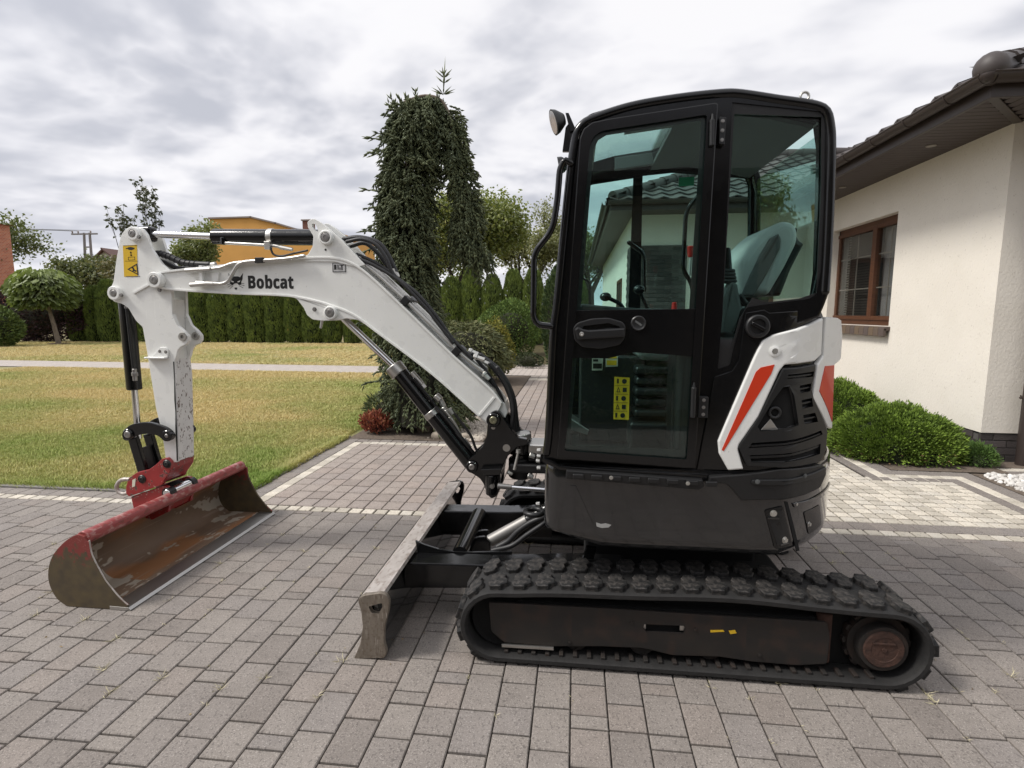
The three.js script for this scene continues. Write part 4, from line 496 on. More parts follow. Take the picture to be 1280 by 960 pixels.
tree('garden_tree', 'green tree beyond the hedge directly behind the spruce column', [-11, 0, -36], 6.6, 3.2, 7000, 90, [[0.06, 0.08, 0.018], [0.11, 0.14, 0.03], [0.2, 0.2, 0.05]], { leaf: 0.24 });

// ================================================================== FAR BUILDINGS, POLE
M.orange = std(lin(0.68, 0.36, 0.10), 0.9, 0, { map: tex(128, (u, v) => 0.86 + 0.14 * fbm(u * 8, v * 8, 4, 0, 8), true, 0.2) }); M.tin = std(lin(0.24, 0.20, 0.18), 0.5, 0.3);
{ // orange house: only its blank flank and top edge rise over the trees
  const t = thing('orange_house', 'plain orange plastered house with a flat slanting roof edge behind the hedge', 'house', [0, 0, 0]);
  const top = [[-30.013,9.077], [-26.378,9.104], [-24.274,8.592], [-22.459,8.058], [-20.705,7.904]], w = top[4][0] + 1.5; mesh(t, 'wall', ext([[top[0][0], 0], [w, 0], [w, top[4][1]], [top[4][0], top[4][1]], [top[3][0], top[3][1]], [top[2][0], top[2][1]], [top[1][0], top[1][1]], [top[0][0], top[0][1]]], -43.5, -52, { b: 0 }), M.orange);
  const edge = []; for (let k = 0; k < 4; k++) { const a = top[k], b = top[k + 1], l = Math.hypot(b[0] - a[0], b[1] - a[1]), g = box(-0.06, l + 0.06, 0.002, 0.13, -52.1, -43.35, 0.01); g.rotateZ(Math.atan2(b[1] - a[1], b[0] - a[0])).translate(a[0], a[1], 0); edge.push(g); } mesh(t, 'roof_edge', edge, M.tin);
  const ch = [[-22.538,8.587], [-21.965,8.960]]; const chim = part(t, 'chimney'); mesh(chim, 'stack', box(ch[0][0], ch[1][0] + 0.15, 5, ch[1][1], -45.3, -44.5, 0.02), std(lin(0.16, 0.07, 0.05), 0.9)); mesh(chim, 'cap', box(ch[0][0] - 0.08, ch[1][0] + 0.23, ch[1][1] + 0.003, ch[1][1] + 0.12, -45.4, -44.4, 0.02), M.tin);
}
{ // red brick gable at the left edge
  const t = thing('brick_house', 'red brick house flank cut off by the left edge behind the tree', 'house'), T = tex(256, (u, v) => { const row = Math.floor(v * 16), x = u * 8 + (row % 2) * 0.5, k = Math.floor(x), e = Math.min(x - k, (v * 16 - row) * 0.5); return e < 0.07 ? [0.42, 0.34, 0.29] : colMix([0.36, 0.10, 0.055], [0.50, 0.18, 0.10], hash3(k % 8, row, 3)); }, true, 0.5);
  mesh(t, 'wall', box(-66, -51.3, 0, 9.3, -46, -37, 0), std(lin(1, 1, 1), 0.92, 0, { map: T })); const rf = ext([[-66.4, 9.31], [-51.0, 9.31], [-58.7, 10.4]], -46.3, -36.5, { b: 0 }); mesh(t, 'roof', rf, std(lin(0.2, 0.07, 0.05), 0.8));
  for (const z of [-39.2, -42.4]) { const w = part(t, 'window'); mesh(w, 'frame', box(-51.33, -51.25, 3.6, 5.4, z - 0.75, z + 0.75, 0.02), std(lin(0.6, 0.6, 0.58), 0.6)); mesh(w, 'pane', box(-51.28, -51.235, 3.75, 5.25, z - 0.62, z + 0.62, 0.01), std(lin(0.05, 0.06, 0.07), 0.1)); }
}
{ // grey gabled house between pole and dipper
  const t = thing('far_house', 'small grey gabled house far off between the pole and the dipper arm', 'house'), g = [[-58.646,6.839], [-58.243,7.597], [-56.613,8.904], [-54.738,7.561], [-53.969,6.797]]; mesh(t, 'wall', ext([[g[1][0], 0], [g[3][0], 0], [g[3][0], g[3][1]], [g[2][0], g[2][1]], [g[1][0], g[1][1]]], -62, -70, { b: 0 }), std(lin(0.42, 0.39, 0.34), 0.9));
  const s = []; for (const [a, b] of [[g[1], g[2]], [g[2], g[3]]]) { const l = Math.hypot(b[0] - a[0], b[1] - a[1]), q = box(-0.3, l + 0.1, 0.01, 0.16, -70.3, -61.6, 0.01); q.rotateZ(Math.atan2(b[1] - a[1], b[0] - a[0])).translate(a[0], a[1], 0); s.push(q); } mesh(t, 'roof', s, std(lin(0.12, 0.07, 0.06), 0.85));
}
{ // double concrete power pole with wires running off to the left
  const a = [[-53.428,10.091,-56.000], [-52.755,10.081,-56.000], [-54.035,5.467,-56.000], [-52.967,5.459,-56.000], [-53.639,9.925,-56.000], [-52.591,9.824,-56.000], [-60.617,11.151,-56.000], [-63.613,11.031,-56.000]], t = thing('power_pole', 'twin leg concrete power pole with wires in the distance on the left', 'utility pole'), C = std(lin(0.22, 0.21, 0.21), 0.9);
  mesh(t, 'pole_leg', cyl([a[2][0], 0, -56], a[0], 0.17, 0.12, 8), C); mesh(t, 'pole_leg', cyl([a[3][0], 0, -56], a[1], 0.17, 0.12, 8), C); mesh(t, 'crossarm', [box(a[0][0] - 1.5, a[1][0] + 0.9, a[0][1] - 0.2, a[0][1] - 0.05, -56.1, -55.9, 0.02), box(a[0][0], a[1][0], a[0][1] - 1.6, a[0][1] - 1.45, -56.08, -55.92, 0.02)], C);
  for (const dx of [-1.4, -0.7, 0.8]) mesh(t, 'insulator', lathe([[0, 0], [0.06, 0.02], [0.09, 0.1], [0.05, 0.14], [0.09, 0.2], [0, 0.3]], [a[0][0] + dx, a[0][1] - 0.05, -56], [a[0][0] + dx, a[0][1] + 1, -56], 8), std(lin(0.3, 0.25, 0.22), 0.3));
  for (const dx of [-1.4, -0.7, 0.8]) mesh(t, 'wire', tube([[a[0][0] + dx, a[0][1] + 0.2, -56], [a[0][0] - 14 + dx, a[0][1] + 0.9, -54], [a[0][0] - 40 + dx, a[0][1] + 4.5, -50]], 0.022, 30, 5), std(lin(0.10, 0.10, 0.11), 0.6));
}

// ================================================================== ACROSS THE YARD: the neighbour's house that the cab glass mirrors
{
  const t = thing('mirrored_house', 'house across the yard with dark brick piers, seen only mirrored in the cab glass', 'house'), z = 4.6, rr = rng(91);
  mesh(t, 'wall', box(-9, 8, -0.1, 3.3, z, z + 0.3, 0), std(lin(0.40, 0.36, 0.31), 0.95));
  for (const x of [-3.2, -0.6, 2.0, 4.6]) { mesh(t, 'pier_core', box(x + 0.01, x + 0.69, 0, 3.3, z - 0.35, z, 0), M.mortar); const g = []; for (let row = 0; row < 42; row++) for (let k = 0; k < 3; k++) { const x0 = x + k * 0.24 - (row % 2) * 0.1; g.push(box(Math.max(x, x0), Math.min(x + 0.7, x0 + 0.23), row * 0.077 + 0.004, row * 0.077 + 0.07, z - 0.365 - rr() * 0.006, z - 0.3, 0)); } mesh(t, 'bricks', g, M.darkBrick[0], { kind: 'stuff' }); }
  for (const x of [-2.2, 0.45, 3.05]) { const w = part(t, 'window'); mesh(w, 'frame', [box(x, x + 1.3, 0.85, 0.95, z - 0.03, z, 0), box(x, x + 1.3, 2.5, 2.6, z - 0.03, z, 0), box(x, x + 0.08, 0.95, 2.5, z - 0.03, z, 0), box(x + 1.22, x + 1.3, 0.95, 2.5, z - 0.03, z, 0), box(x + 0.61, x + 0.69, 0.95, 2.5, z - 0.03, z, 0)], M.wood); mesh(w, 'pane', box(x + 0.08, x + 1.22, 0.95, 2.5, z - 0.012, z - 0.008, 0), std(lin(0.02, 0.022, 0.024), 0.1)); }
  mesh(t, 'eave', box(-9.6, 8.6, 3.3, 3.5, z - 0.75, z + 0.3, 0), M.soffit); mesh(t, 'roof', ext([[z - 0.8, 3.5], [z + 5, 6.2], [z + 5, 6.0], [z - 0.8, 3.38]], -9.7, 8.7, { b: 0 }).rotateY(-Math.PI / 2).translate(0, 0, 0), M.roofs[1]);
  const lx = 3.0 + 1.6, l = part(t, 'lantern'); mesh(l, 'lantern_cage', [box(lx + 0.27, lx + 0.43, 2.05, 2.35, z - 0.6, z - 0.44, 0.01), box(lx + 0.24, lx + 0.46, 2.35, 2.39, z - 0.63, z - 0.41, 0.01), box(lx + 0.33, lx + 0.37, 2.39, 2.5, z - 0.53, z - 0.35, 0.005)], M.gutter);
}
for (const [x, s, l] of [[-3.6, 1.0, 'first garden shrub from the left across the yard, mirrored in the lower door glass'], [-2.3, 1.15, 'second garden shrub from the left across the yard, mirrored in the lower door glass'], [-0.95, 0.95, 'third garden shrub from the left across the yard, mirrored in the lower door glass'], [0.5, 1.1, 'fourth garden shrub from the left across the yard, mirrored in the lower door glass']]) shrub('yard_shrub', l, [x, 0, 3.5], [0.75 * s, 0.5 * s, 0.45], 1500, 100 + Math.round(x * 10), [[0.03, 0.05, 0.015], [0.07, 0.10, 0.03], [0.13, 0.16, 0.05]], 0.08, { group: 'shrubs across the yard' });

// ================================================================== THE EXCAVATOR
const { FontLoader } = await import('three/addons/loaders/FontLoader.js'), { TextGeometry } = await import('three/addons/geometries/TextGeometry.js');
const boldFont = await new FontLoader().loadAsync('fonts/droid/droid_sans_bold.typeface.json');
const scuffT = tex(512, (u, v) => { const a = fbm(u * 8, v * 8, 4, 3, 8), s = vn(u * 90, v * 7, 5, 0), d = fbm(u * 30, v * 30, 3, 9, 30); return 0.30 + 0.22 * a + (s > 0.86 ? 0.12 : 0) + (d > 0.62 ? 0.16 : 0); }, false, 1);
M.white = phy(lin(0.86, 0.865, 0.85), 0.42, 0, { clearcoat: 0.35, clearcoatRoughness: 0.25, map: tex(512, (u, v) => { const a = fbm(u * 6, v * 6, 4, 0, 6), d = vn(u * 120, v * 120, 4, 120), e = fbm(u * 18, v * 18, 3, 7, 18); let c = 0.90 + 0.1 * a; if (d > 0.965) c *= 0.72; if (e > 0.68) c *= 0.95; return [c, c, c * 0.985]; }, true, 1.3), roughnessMap: scuffT });
M.chipped = phy(lin(1, 1, 1), 0.5, 0, { map: tex(512, (u, v) => { const e = fbm(u * 40, v * 15, 4, 2, 0), f = vn(u * 110, v * 40, 6, 0); if (e * 0.6 + f * 0.4 > 0.66) return [0.16, 0.13, 0.12]; if (e * 0.6 + f * 0.4 > 0.645) return [0.3, 0.22, 0.18]; const c = 0.66 + 0.1 * fbm(u * 10, v * 10, 3, 0, 0); return [c, c * 0.985, c * 0.96]; }, true, 2.2) });
M.black = phy(lin(0.0055, 0.0056, 0.006), 0.3, 0, { specularIntensity: 0.7, clearcoat: 0.25, clearcoatRoughness: 0.2, roughnessMap: scuffT });
M.blackMatte = std(lin(0.009, 0.009, 0.0095), 0.5, 0, { bumpMap: paverB, bumpScale: 0.0004 });
M.body = phy(lin(0.0195, 0.0202, 0.0218), 0.3, 0, { clearcoat: 0.9, clearcoatRoughness: 0.06, roughnessMap: scuffT, map: tex(512, (u, v) => { const d = fbm(u * 7, v * 7, 5, 2, 7), s = vn(u * 160, v * 160, 4, 160), w = vn(u * 70, v * 3, 9, 0); let k = 0.75 + 0.5 * d; if (s > 0.93) k += 0.6; if (w > 0.9) k += 0.25; return [k * 0.62, k * 0.617, k * 0.61]; }, true, 1.1) });
M.hollow = std(lin(0.006, 0.006, 0.006), 0.95);
M.chrome = std(lin(0.78, 0.78, 0.79), 0.16, 1); M.steel = std(lin(0.50, 0.49, 0.47), 0.38, 1); M.zinc = std(lin(0.56, 0.55, 0.52), 0.36, 0.85); M.pinSteel = std(lin(0.30, 0.29, 0.28), 0.42, 0.8);
M.greyMetal = std(lin(0.30, 0.29, 0.275), 0.5, 0.6);
M.hose = std(lin(0.016, 0.016, 0.017), 0.48);
M.rubber = std(lin(1, 1, 1), 0.78, 0, { map: tex(256, (u, v) => { const a = fbm(u * 14, v * 14, 4, 0, 14); return colMix([0.006, 0.006, 0.0062], [0.020, 0.0188, 0.0182], a); }, true, 2), bumpMap: paverB, bumpScale: 0.0012 });
M.lug = std(lin(1, 1, 1), 0.7, 0, { map: tex(256, (u, v) => { const a = fbm(u * 10, v * 10, 4, 0, 10), d = vn(u * 60, v * 60, 3, 60); const q = fbm(u * 26, v * 26, 3, 8, 26); return colMix([0.006, 0.006, 0.006], [0.075, 0.066, 0.060], clamp(sstep(0.42, 0.75, a) * 0.55 + sstep(0.5, 0.75, q) * 0.45 + (d > 0.9 ? 0.4 : 0))); }, true, 3.3), bumpMap: paverB, bumpScale: 0.003 });
M.dirtyFrame = std(lin(1, 1, 1), 0.75, 0, { map: tex(256, (u, v) => { const a = fbm(u * 5, v * 9, 5, 0, 0), b = fbm(u * 12, v * 14, 3, 4, 0); return colMix(colMix([0.008, 0.0078, 0.0078], [0.024, 0.018, 0.014], a), [0.036, 0.020, 0.014], sstep(0.45, 0.8, b) * 0.6); }, true, 1.4) });
M.rust = std(lin(1, 1, 1), 0.85, 0, { map: tex(128, (u, v) => { const a = fbm(u * 10, v * 10, 4, 0, 10); return colMix([0.03, 0.016, 0.012], [0.085, 0.040, 0.027], a); }, true, 5), bumpMap: paverB, bumpScale: 0.002 });
const bucketCol = (u, v) => { const a = fbm(u * 5, v * 12, 5, 0, 0), m = fbm(u * 9 + 3, v * 34 + 8, 5, 3, 0) * 0.62 + 0.38 * fbm(u * 2.5 + 1, v * 7 + 2, 2, 13, 0), ru = fbm(u * 3 + 9, v * 9, 4, 6, 0), pk = vn(u * 50, v * 90, 8, 0); let c = colMix([0.115, 0.076, 0.050], [0.26, 0.175, 0.118], a); c = colMix(c, [0.33, 0.145, 0.055], sstep(0.46, 0.66, ru) * 0.75); const sc = vn(u * 6, v * 160, 21, 0); if (sc > 0.78) c = colMix(c, [0.32, 0.25, 0.2], 0.45 * sstep(0.78, 0.95, sc)); c = colMix(c, [0.44, 0.39, 0.32], 0.85 * sstep(0.545, 0.575, m * 0.88 + pk * 0.12)); return c; };
M.bucketIn = std(lin(1, 1, 1), 0.55, 0.15, { map: tex(1024, bucketCol, true, 1) });
M.bucketSide = std(lin(1, 1, 1), 0.6, 0.1, { map: tex(512, (u, v) => { const y = v * 0.45, a = fbm(u * 12, v * 12, 4, 0, 0), b = fbm(u * 26, v * 22, 4, 5, 0); let c = colMix([0.115, 0.085, 0.040], [0.055, 0.042, 0.028], a); const red = sstep(0.255, 0.335, y + (b - 0.5) * 0.22); c = colMix(c, [0.21, 0.035, 0.030], red); const f = vn(u * 90, v * 90, 3, 0); if (f > 0.8 && red > 0.3) c = colMix(c, [0.34, 0.16, 0.14], 0.35 * sstep(0.4, 0.6, a)); return c; }, true, 1 / 0.45) });
M.red = phy(lin(1, 1, 1), 0.42, 0, { clearcoat: 0.3, map: tex(512, (u, v) => { const a = fbm(u * 14, v * 14, 4, 0, 0), b = fbm(u * 34, v * 34, 3, 5, 0); let c = colMix([0.22, 0.012, 0.014], [0.33, 0.022, 0.022], a); if (b > 0.70) c = [0.10, 0.035, 0.03]; else if (b > 0.67) c = [0.42, 0.2, 0.18]; return c; }, true, 1.6) });
M.redWorn = phy(lin(1, 1, 1), 0.4, 0.1, { map: tex(512, (u, v) => { const a = fbm(u * 6, v * 20, 4, 0, 0), b = fbm(u * 20, v * 34, 4, 5, 0); let c = colMix([0.24, 0.030, 0.030], [0.34, 0.085, 0.08], a); c = colMix(c, [0.48, 0.30, 0.27], 0.6 * sstep(0.5, 0.72, b)); if (b < 0.33) c = colMix(c, [0.15, 0.05, 0.04], 0.6); return c; }, true, 1.4) });
M.wornSteel = std(lin(1, 1, 1), 0.5, 0.35, { map: tex(512, (u, v) => { const a = fbm(u * 26, v * 9, 4, 0, 0), b = fbm(u * 60, v * 26, 3, 4, 0); return colMix(colMix([0.34, 0.30, 0.27], [0.56, 0.52, 0.49], a), [0.20, 0.15, 0.12], sstep(0.5, 0.8, b) * 0.6); }, true, 1.5) });
M.bladeEnd = std(lin(1, 1, 1), 0.5, 0.45, { map: tex(512, (u, v) => { const a = fbm(u * 40, v * 9, 4, 0, 0), b = fbm(u * 60, v * 60, 3, 4, 0), s = vn(u * 220, v * 12, 6, 0); let k = colMix([0.15, 0.125, 0.10], [0.27, 0.235, 0.195], a); k = colMix(k, [0.11, 0.08, 0.055], 0.45 * sstep(0.5, 0.75, b)); if (s > 0.86) k = colMix(k, [0.5, 0.46, 0.42], 0.5); return k; }, true, 2) });
M.glass = phy(lin(0.83, 0.945, 0.92), 0.0, 0, { transmission: 1, thickness: 0, ior: 1.5 });
M.orangeDecal = phy(lin(0.60, 0.040, 0.010), 0.35, 0, { clearcoat: 0.4 }); M.yellow = std(lin(0.72, 0.46, 0.02), 0.45); M.ink = std(lin(0.012, 0.012, 0.012), 0.5); M.paper = std(lin(0.66, 0.66, 0.55), 0.5);
M.seatCloth = std(lin(0.46, 0.48, 0.48), 0.6); M.vinyl = std(lin(0.21, 0.225, 0.225), 0.5); M.plastic = std(lin(0.011, 0.0113, 0.012), 0.42); M.grey = std(lin(0.10, 0.105, 0.105), 0.6); M.redKnob = std(lin(0.5, 0.02, 0.015), 0.35); M.liner = std(lin(0.085, 0.088, 0.088), 0.9);
M.lamp = phy(lin(0.8, 0.8, 0.82), 0.08, 0, { transmission: 0.6, thickness: 0 });

const ex = thing('mini_excavator', 'white and black tracked mini excavator with closed cab and wide red bucket', 'excavator', [0.44, 0, -2.95]);
const exBase = ex.position.clone();
const tess = (g, len = 0.045) => { g = g.index ? g.toNonIndexed() : g; return new TessellateModifier(len, 7).modify(g); };
const BX = 0.827, BR = 0.80, BC = [0.44, -2.95], BA = Math.atan2(0.70, BX - 0.44);
function onBody(g, off = 0) {                     // a flat piece (x along the flank, z outwards) bent round the tail
  g = tess(g); const p = g.attributes.position;
  for (let i = 0; i < p.count; i++) { const s = p.getX(i), y = p.getY(i), o = p.getZ(i) + off; if (s <= BX) p.setXYZ(i, s, y, -2.25 + o); else { const a = BA - (s - BX) / BR; p.setXYZ(i, BC[0] + (BR + o) * Math.cos(a), y, BC[1] + (BR + o) * Math.sin(a)); } }
  return smoothSides(g, 0.55);
}
const bodyPiece = (pts, o0, o1, o = {}) => onBody(ext(pts, o0, o1, { b: 0.003, ...o }));
function loftY(outline, rings, raise) {           // closed plan outline (x, z) stacked through rings {y, in}
  const n = outline.length, N = outline.map((p, i) => { const a = outline[(i + n - 1) % n], b = outline[(i + 1) % n], dx = b[0] - a[0], dz = b[1] - a[1], L = Math.hypot(dx, dz); return [dz / L, -dx / L]; }); let area = 0; outline.forEach((p, i) => { const q = outline[(i + 1) % n]; area += p[0] * q[1] - q[0] * p[1]; }); const sg = area > 0 ? 1 : -1;
  const P = [], R = rings.map((r) => outline.map((p, i) => { const x = p[0] - N[i][0] * r.in * sg, z = p[1] - N[i][1] * r.in * sg; return [x, r.y + (raise ? raise(x, r.y, z) : 0), z]; }));
  for (let k = 0; k < R.length - 1; k++) for (let i = 0; i < n; i++) { const j = (i + 1) % n; P.push(...R[k][i], ...R[k + 1][i], ...R[k + 1][j], ...R[k][i], ...R[k + 1][j], ...R[k][j]); }
  for (const [ring, up] of [[R[0], false], [R[R.length - 1], true]]) { const tri = THREE.ShapeUtils.triangulateShape(ring.map((q) => new THREE.Vector2(q[0], q[2])), []); for (const t of tri) P.push(...ring[t[0]], ...ring[t[1]], ...ring[t[2]]); void up; }
  const g = new THREE.BufferGeometry(); g.setAttribute('position', new THREE.BufferAttribute(new Float32Array(P), 3)); g.computeVertexNormals(); return smoothSides(g, 0.6);
}
function planOutline(x0, R, zn = -2.25, r = 0.06) {  // front corners rounded, circular tail
  const o = [], zf = BC[1] * 2 - zn, dz = zn - BC[1], a0 = Math.asin(Math.min(1, dz / R)); for (let k = 0; k <= 6; k++) { const t = Math.PI / 2 * k / 6; o.push([x0 + r - r * Math.cos(t), zn - r + r * Math.sin(t)]); } for (let x = x0 + 0.14; x < BC[0] + R * Math.cos(a0) - 0.06; x += 0.1) o.push([x, zn]);
  for (let k = 0; k <= 40; k++) { const a = a0 - 2 * a0 * k / 40; o.push([BC[0] + R * Math.cos(a), BC[1] + R * Math.sin(a)]); } for (let k = 0; k <= 6; k++) { const t = Math.PI / 2 * (1 - k / 6); o.push([x0 + r - r * Math.cos(t), zf + r - r * Math.sin(t)]); } return o;
}
function band(line, t, z0, z1, o = {}) {          // strip of thickness t along a polyline
  const n = line.length, off = line.map((p, i) => { const a = line[Math.max(0, i - 1)], b = line[Math.min(n - 1, i + 1)], dx = b[0] - a[0], dy = b[1] - a[1], L = Math.hypot(dx, dy); return [p[0] + dy / L * t, p[1] - dx / L * t]; }); return ext([...line, ...off.reverse()], z0, z1, { b: 0.002, ...o });
}
function smoothLine(pts, n = 6) { const c = new THREE.CatmullRomCurve3(pts.map((p) => new THREE.Vector3(p[0], p[1], 0)), false, 'centripetal'); return c.getPoints(n * (pts.length - 1)).map((p) => [p.x, p.y]); }
function pin(x, y, z, rBoss, rPin, mBoss, mPin, parent, name = 'pin', h = 0.028) {   // boss ring with a domed pin head and a keeper bolt, facing +z
  mesh(parent, name + '_boss', lathe([[0, 0], [rBoss, 0], [rBoss, h - 0.005], [rBoss - 0.005, h], [rPin + 0.004, h], [rPin + 0.003, h - 0.008], [0, h - 0.008]], [x, y, z], [x, y, z + 1], 26), mBoss);
  mesh(parent, name, [lathe([[0, 0], [rPin, 0], [rPin, h - 0.001], [rPin - 0.003, h + 0.002], [rPin * 0.45, h + 0.003], [rPin * 0.4, h + 0.0005], [0, h + 0.0005]], [x, y, z], [x, y, z + 1], 20)], mPin);
}
const bolt = (x, y, z, r = 0.009, h = 0.008) => mg([lathe([[0, 0], [r * 1.4, 0], [r * 1.4, 0.0015], [0, 0.0015]], [x, y, z], [x, y, z + 1], 14), new THREE.CylinderGeometry(r, r, h, 6).rotateX(Math.PI / 2).translate(x, y, z + h / 2)]);

// ------------------------------------------------------------ undercarriage
function makeTrack(z0, z1, near) {
  const t = part(ex, 'track'), c1 = [-0.318, 0.172], r1 = 0.160, c2 = [1.245, 0.176], r2 = 0.164, path = [];
  for (let k = 0; k <= 14; k++) { const a = Math.PI / 2 + Math.PI * k / 14; path.push([c1[0] + r1 * Math.cos(a), c1[1] + r1 * Math.sin(a)]); }
  for (let k = 1; k < 16; k++) path.push([mixf(c1[0], c2[0], k / 16), mixf(c1[1] - r1, c2[1] - r2, k / 16)]);
  for (let k = 0; k <= 14; k++) { const a = -Math.PI / 2 + Math.PI * k / 14; path.push([c2[0] + r2 * Math.cos(a), c2[1] + r2 * Math.sin(a)]); }
  for (let k = 1; k < 20; k++) { const s = k / 20; path.push([mixf(c2[0], c1[0], s), mixf(c2[1] + r2, c1[1] + r1, s) + 0.028 * Math.sin(Math.PI * clamp(s * 1.05)) - 0.004 * Math.sin(s * Math.PI * 4)]); }
  const n = path.length, nor = path.map((p, i) => { const a = path[(i + n - 1) % n], b = path[(i + 1) % n], dx = b[0] - a[0], dy = b[1] - a[1], L = Math.hypot(dx, dy); return [dy / L, -dx / L]; });
  // belt: thick rounded edges with a thinner web
  const zs = [z0, z0 - 0.012, z0 - 0.05, z1 + 0.05, z1 + 0.012, z1], oo = [-0.006, 0.0, 0.003, 0.003, 0.0, -0.006], ii = [-0.022, -0.03, -0.026, -0.026, -0.03, -0.022], sec = [...zs.map((z, k) => [z, oo[k]]), ...zs.map((z, k) => [z, ii[k]]).reverse()], P = [];
  const pt = (i, s) => [path[i % n][0] + nor[i % n][0] * s[1], path[i % n][1] + nor[i % n][1] * s[1], s[0]];
  for (let i = 0; i < n; i++) for (let k = 0; k < sec.length; k++) { const s = sec[k], u = sec[(k + 1) % sec.length]; P.push(...pt(i, s), ...pt(i, u), ...pt(i + 1, u), ...pt(i, s), ...pt(i + 1, u), ...pt(i + 1, s)); }
  const g = new THREE.BufferGeometry(); g.setAttribute('position', new THREE.BufferAttribute(new Float32Array(P), 3)); g.computeVertexNormals(); const bm = M.rubber; bm.side = THREE.DoubleSide; mesh(t, 'rubber_belt', smoothSides(g, 0.8), bm);
  // lugs: two staggered rows of angled blocks
  let L = 0; const acc = [0]; for (let i = 0; i < n; i++) { const a = path[i], b = path[(i + 1) % n]; L += Math.hypot(b[0] - a[0], b[1] - a[1]); acc.push(L); }
  const at = (s) => { s = ((s % L) + L) % L; let i = 0; while (acc[i + 1] < s) i++; const f = (s - acc[i]) / (acc[i + 1] - acc[i]), a = path[i], b = path[(i + 1) % n], na = nor[i], nb = nor[(i + 1) % n]; return { x: mixf(a[0], b[0], f), y: mixf(a[1], b[1], f), nx: mixf(na[0], nb[0], f), ny: mixf(na[1], nb[1], f) }; };
  const w = Math.abs(z1 - z0), m = Math.round(L / 0.1015), shA = [[-0.030, 0.004], [0.018, 0.002], [0.024, 0.020], [0.043, 0.034], [0.040, 0.066], [0.024, 0.078], [0.030, 0.108], [0.016, 0.128], [-0.020, 0.124], [-0.034, 0.096], [-0.030, 0.07], [-0.043, 0.046]];
  const lugGeo = [0, 1, 2].map((v) => { const rr = rng(v + 4), gg = ext(shA.map(([a, b]) => [a + (rr() - 0.5) * 0.005, b + (rr() - 0.5) * 0.005]), 0, 0.024, { b: 0.003, r: 0.0, bs: 1, cs: 1 }); return boxUV(gg); });
  const r = rng(near ? 1 : 2), mm = new THREE.Matrix4();
  for (let k = 0; k < m; k++) for (const row of [0, 1]) { const q = at((k + row * 0.5) * L / m), N = new THREE.Vector3(q.nx, q.ny, 0).normalize(), T = new THREE.Vector3(0, 0, row ? 1 : -1), S = T.clone().cross(N); mm.makeBasis(S, T, N).setPosition(q.x - N.x * 0.002, q.y - N.y * 0.002, row ? z1 + 0.012 : z0 - 0.012); const o = new THREE.Mesh(lugGeo[Math.floor(r() * 3)], M.lug); o.name = 'tread_lug'; o.applyMatrix4(mm); o.castShadow = o.receiveShadow = true; t.add(o); }
  void w;
  const s = near ? 1 : -1, zf = near ? z0 - 0.045 : z1 + 0.045, zi = near ? z1 + 0.05 : z0 - 0.05;
  { const zc = (z0 + z1) / 2 + 0.03 * s, loop = path.map((p, i) => [p[0] - nor[i][0] * 0.027, p[1] - nor[i][1] * 0.027]); mesh(t, 'inner_guard', ext(loop, zc, zc - 0.02, { b: 0 }), M.hollow); }
  // inner drive teeth show along the lower run
  { const tg = []; for (let k = 0; k < 26; k++) { const x = mixf(-0.28, 1.2, k / 25); tg.push(box(x - 0.009, x + 0.009, 0.036, 0.052, z0 - 0.025, z0 - 0.075, 0.003)); } if (near) mesh(t, 'drive_teeth', tg, M.dirtyFrame, { kind: 'stuff' }); }
  const fr = [[-0.358,0.259], [0.150,0.263], [0.539,0.261], [1.022,0.262], [1.039,0.195], [1.035,0.080], [0.919,0.064], [0.738,0.067], [0.611,0.079], [0.421,0.071], [0.299,0.094], [0.124,0.089], [-0.076,0.074], [-0.289,0.076], [-0.348,0.124]];
  const slot = [[0.299,0.206], [0.464,0.210], [0.474,0.193], [0.466,0.168], [0.310,0.164], [0.296,0.184]];
  mesh(t, 'track_frame', ext(fr, zf, zf - 0.012 * s, { r: 0.012, holes: [slot], b: 0.003 }), M.dirtyFrame);
  mesh(t, 'frame_core', box(-0.25, 1.0, 0.10, 0.26, zf - 0.03 * s, zi, 0.01), M.hollow);
  if (near) {
    const bar = [[-0.300,0.075], [-0.076,0.077], [-0.075,0.063], [-0.300,0.061]]; mesh(t, 'wear_bar', ext(bar, zf, zf + 0.012, { b: 0.002 }), M.steel);
    for (const p of [[0.250,0.206], [0.510,0.195], [-0.008,0.097], [0.771,0.098]]) mesh(t, 'frame_bolt', bolt(p[0], p[1], zf, 0.006, 0.006), M.dirtyFrame);
    const mk = [[0.570,0.196], [0.621,0.200], [0.627,0.193], [0.571,0.186], [0.643,0.198], [0.668,0.203], [0.675,0.190], [0.650,0.184]]; mesh(t, 'paint_mark', [ext(mk.slice(0, 4), zf, zf + 0.0015, { b: 0 }), ext(mk.slice(4), zf, zf + 0.0015, { b: 0 })], M.yellow);
    for (const p of [[0.299,0.202], [0.461,0.206]]) mesh(t, 'slot_rim', box(p[0] - 0.012, p[0] + 0.012, p[1] - 0.03, p[1] - 0.005, zf - 0.02, zf - 0.012, 0.003), M.steel);
  }
  for (const x of [0.02, 0.3, 0.58, 0.86]) mesh(t, 'track_roller', lathe([[0, 0], [0.05, 0], [0.055, 0.01], [0.055, 0.05], [0.03, 0.06], [0, 0.06]], [x, 0.095, zf - 0.03 * s], [x, 0.095, zf - 0.03 * s - s], 18), M.dirtyFrame);
  mesh(t, 'idler_wheel', lathe([[0, 0], [0.03, 0], [0.032, 0.012], [0.11, 0.02], [0.128, 0.012], [0.128, 0.06], [0, 0.06]], [c1[0] + 0.01, c1[1], zf - 0.02 * s], [c1[0] + 0.01, c1[1], zf - 0.02 * s - s], 30), M.hollow);
  const hub = [[1.237,0.167]][0];
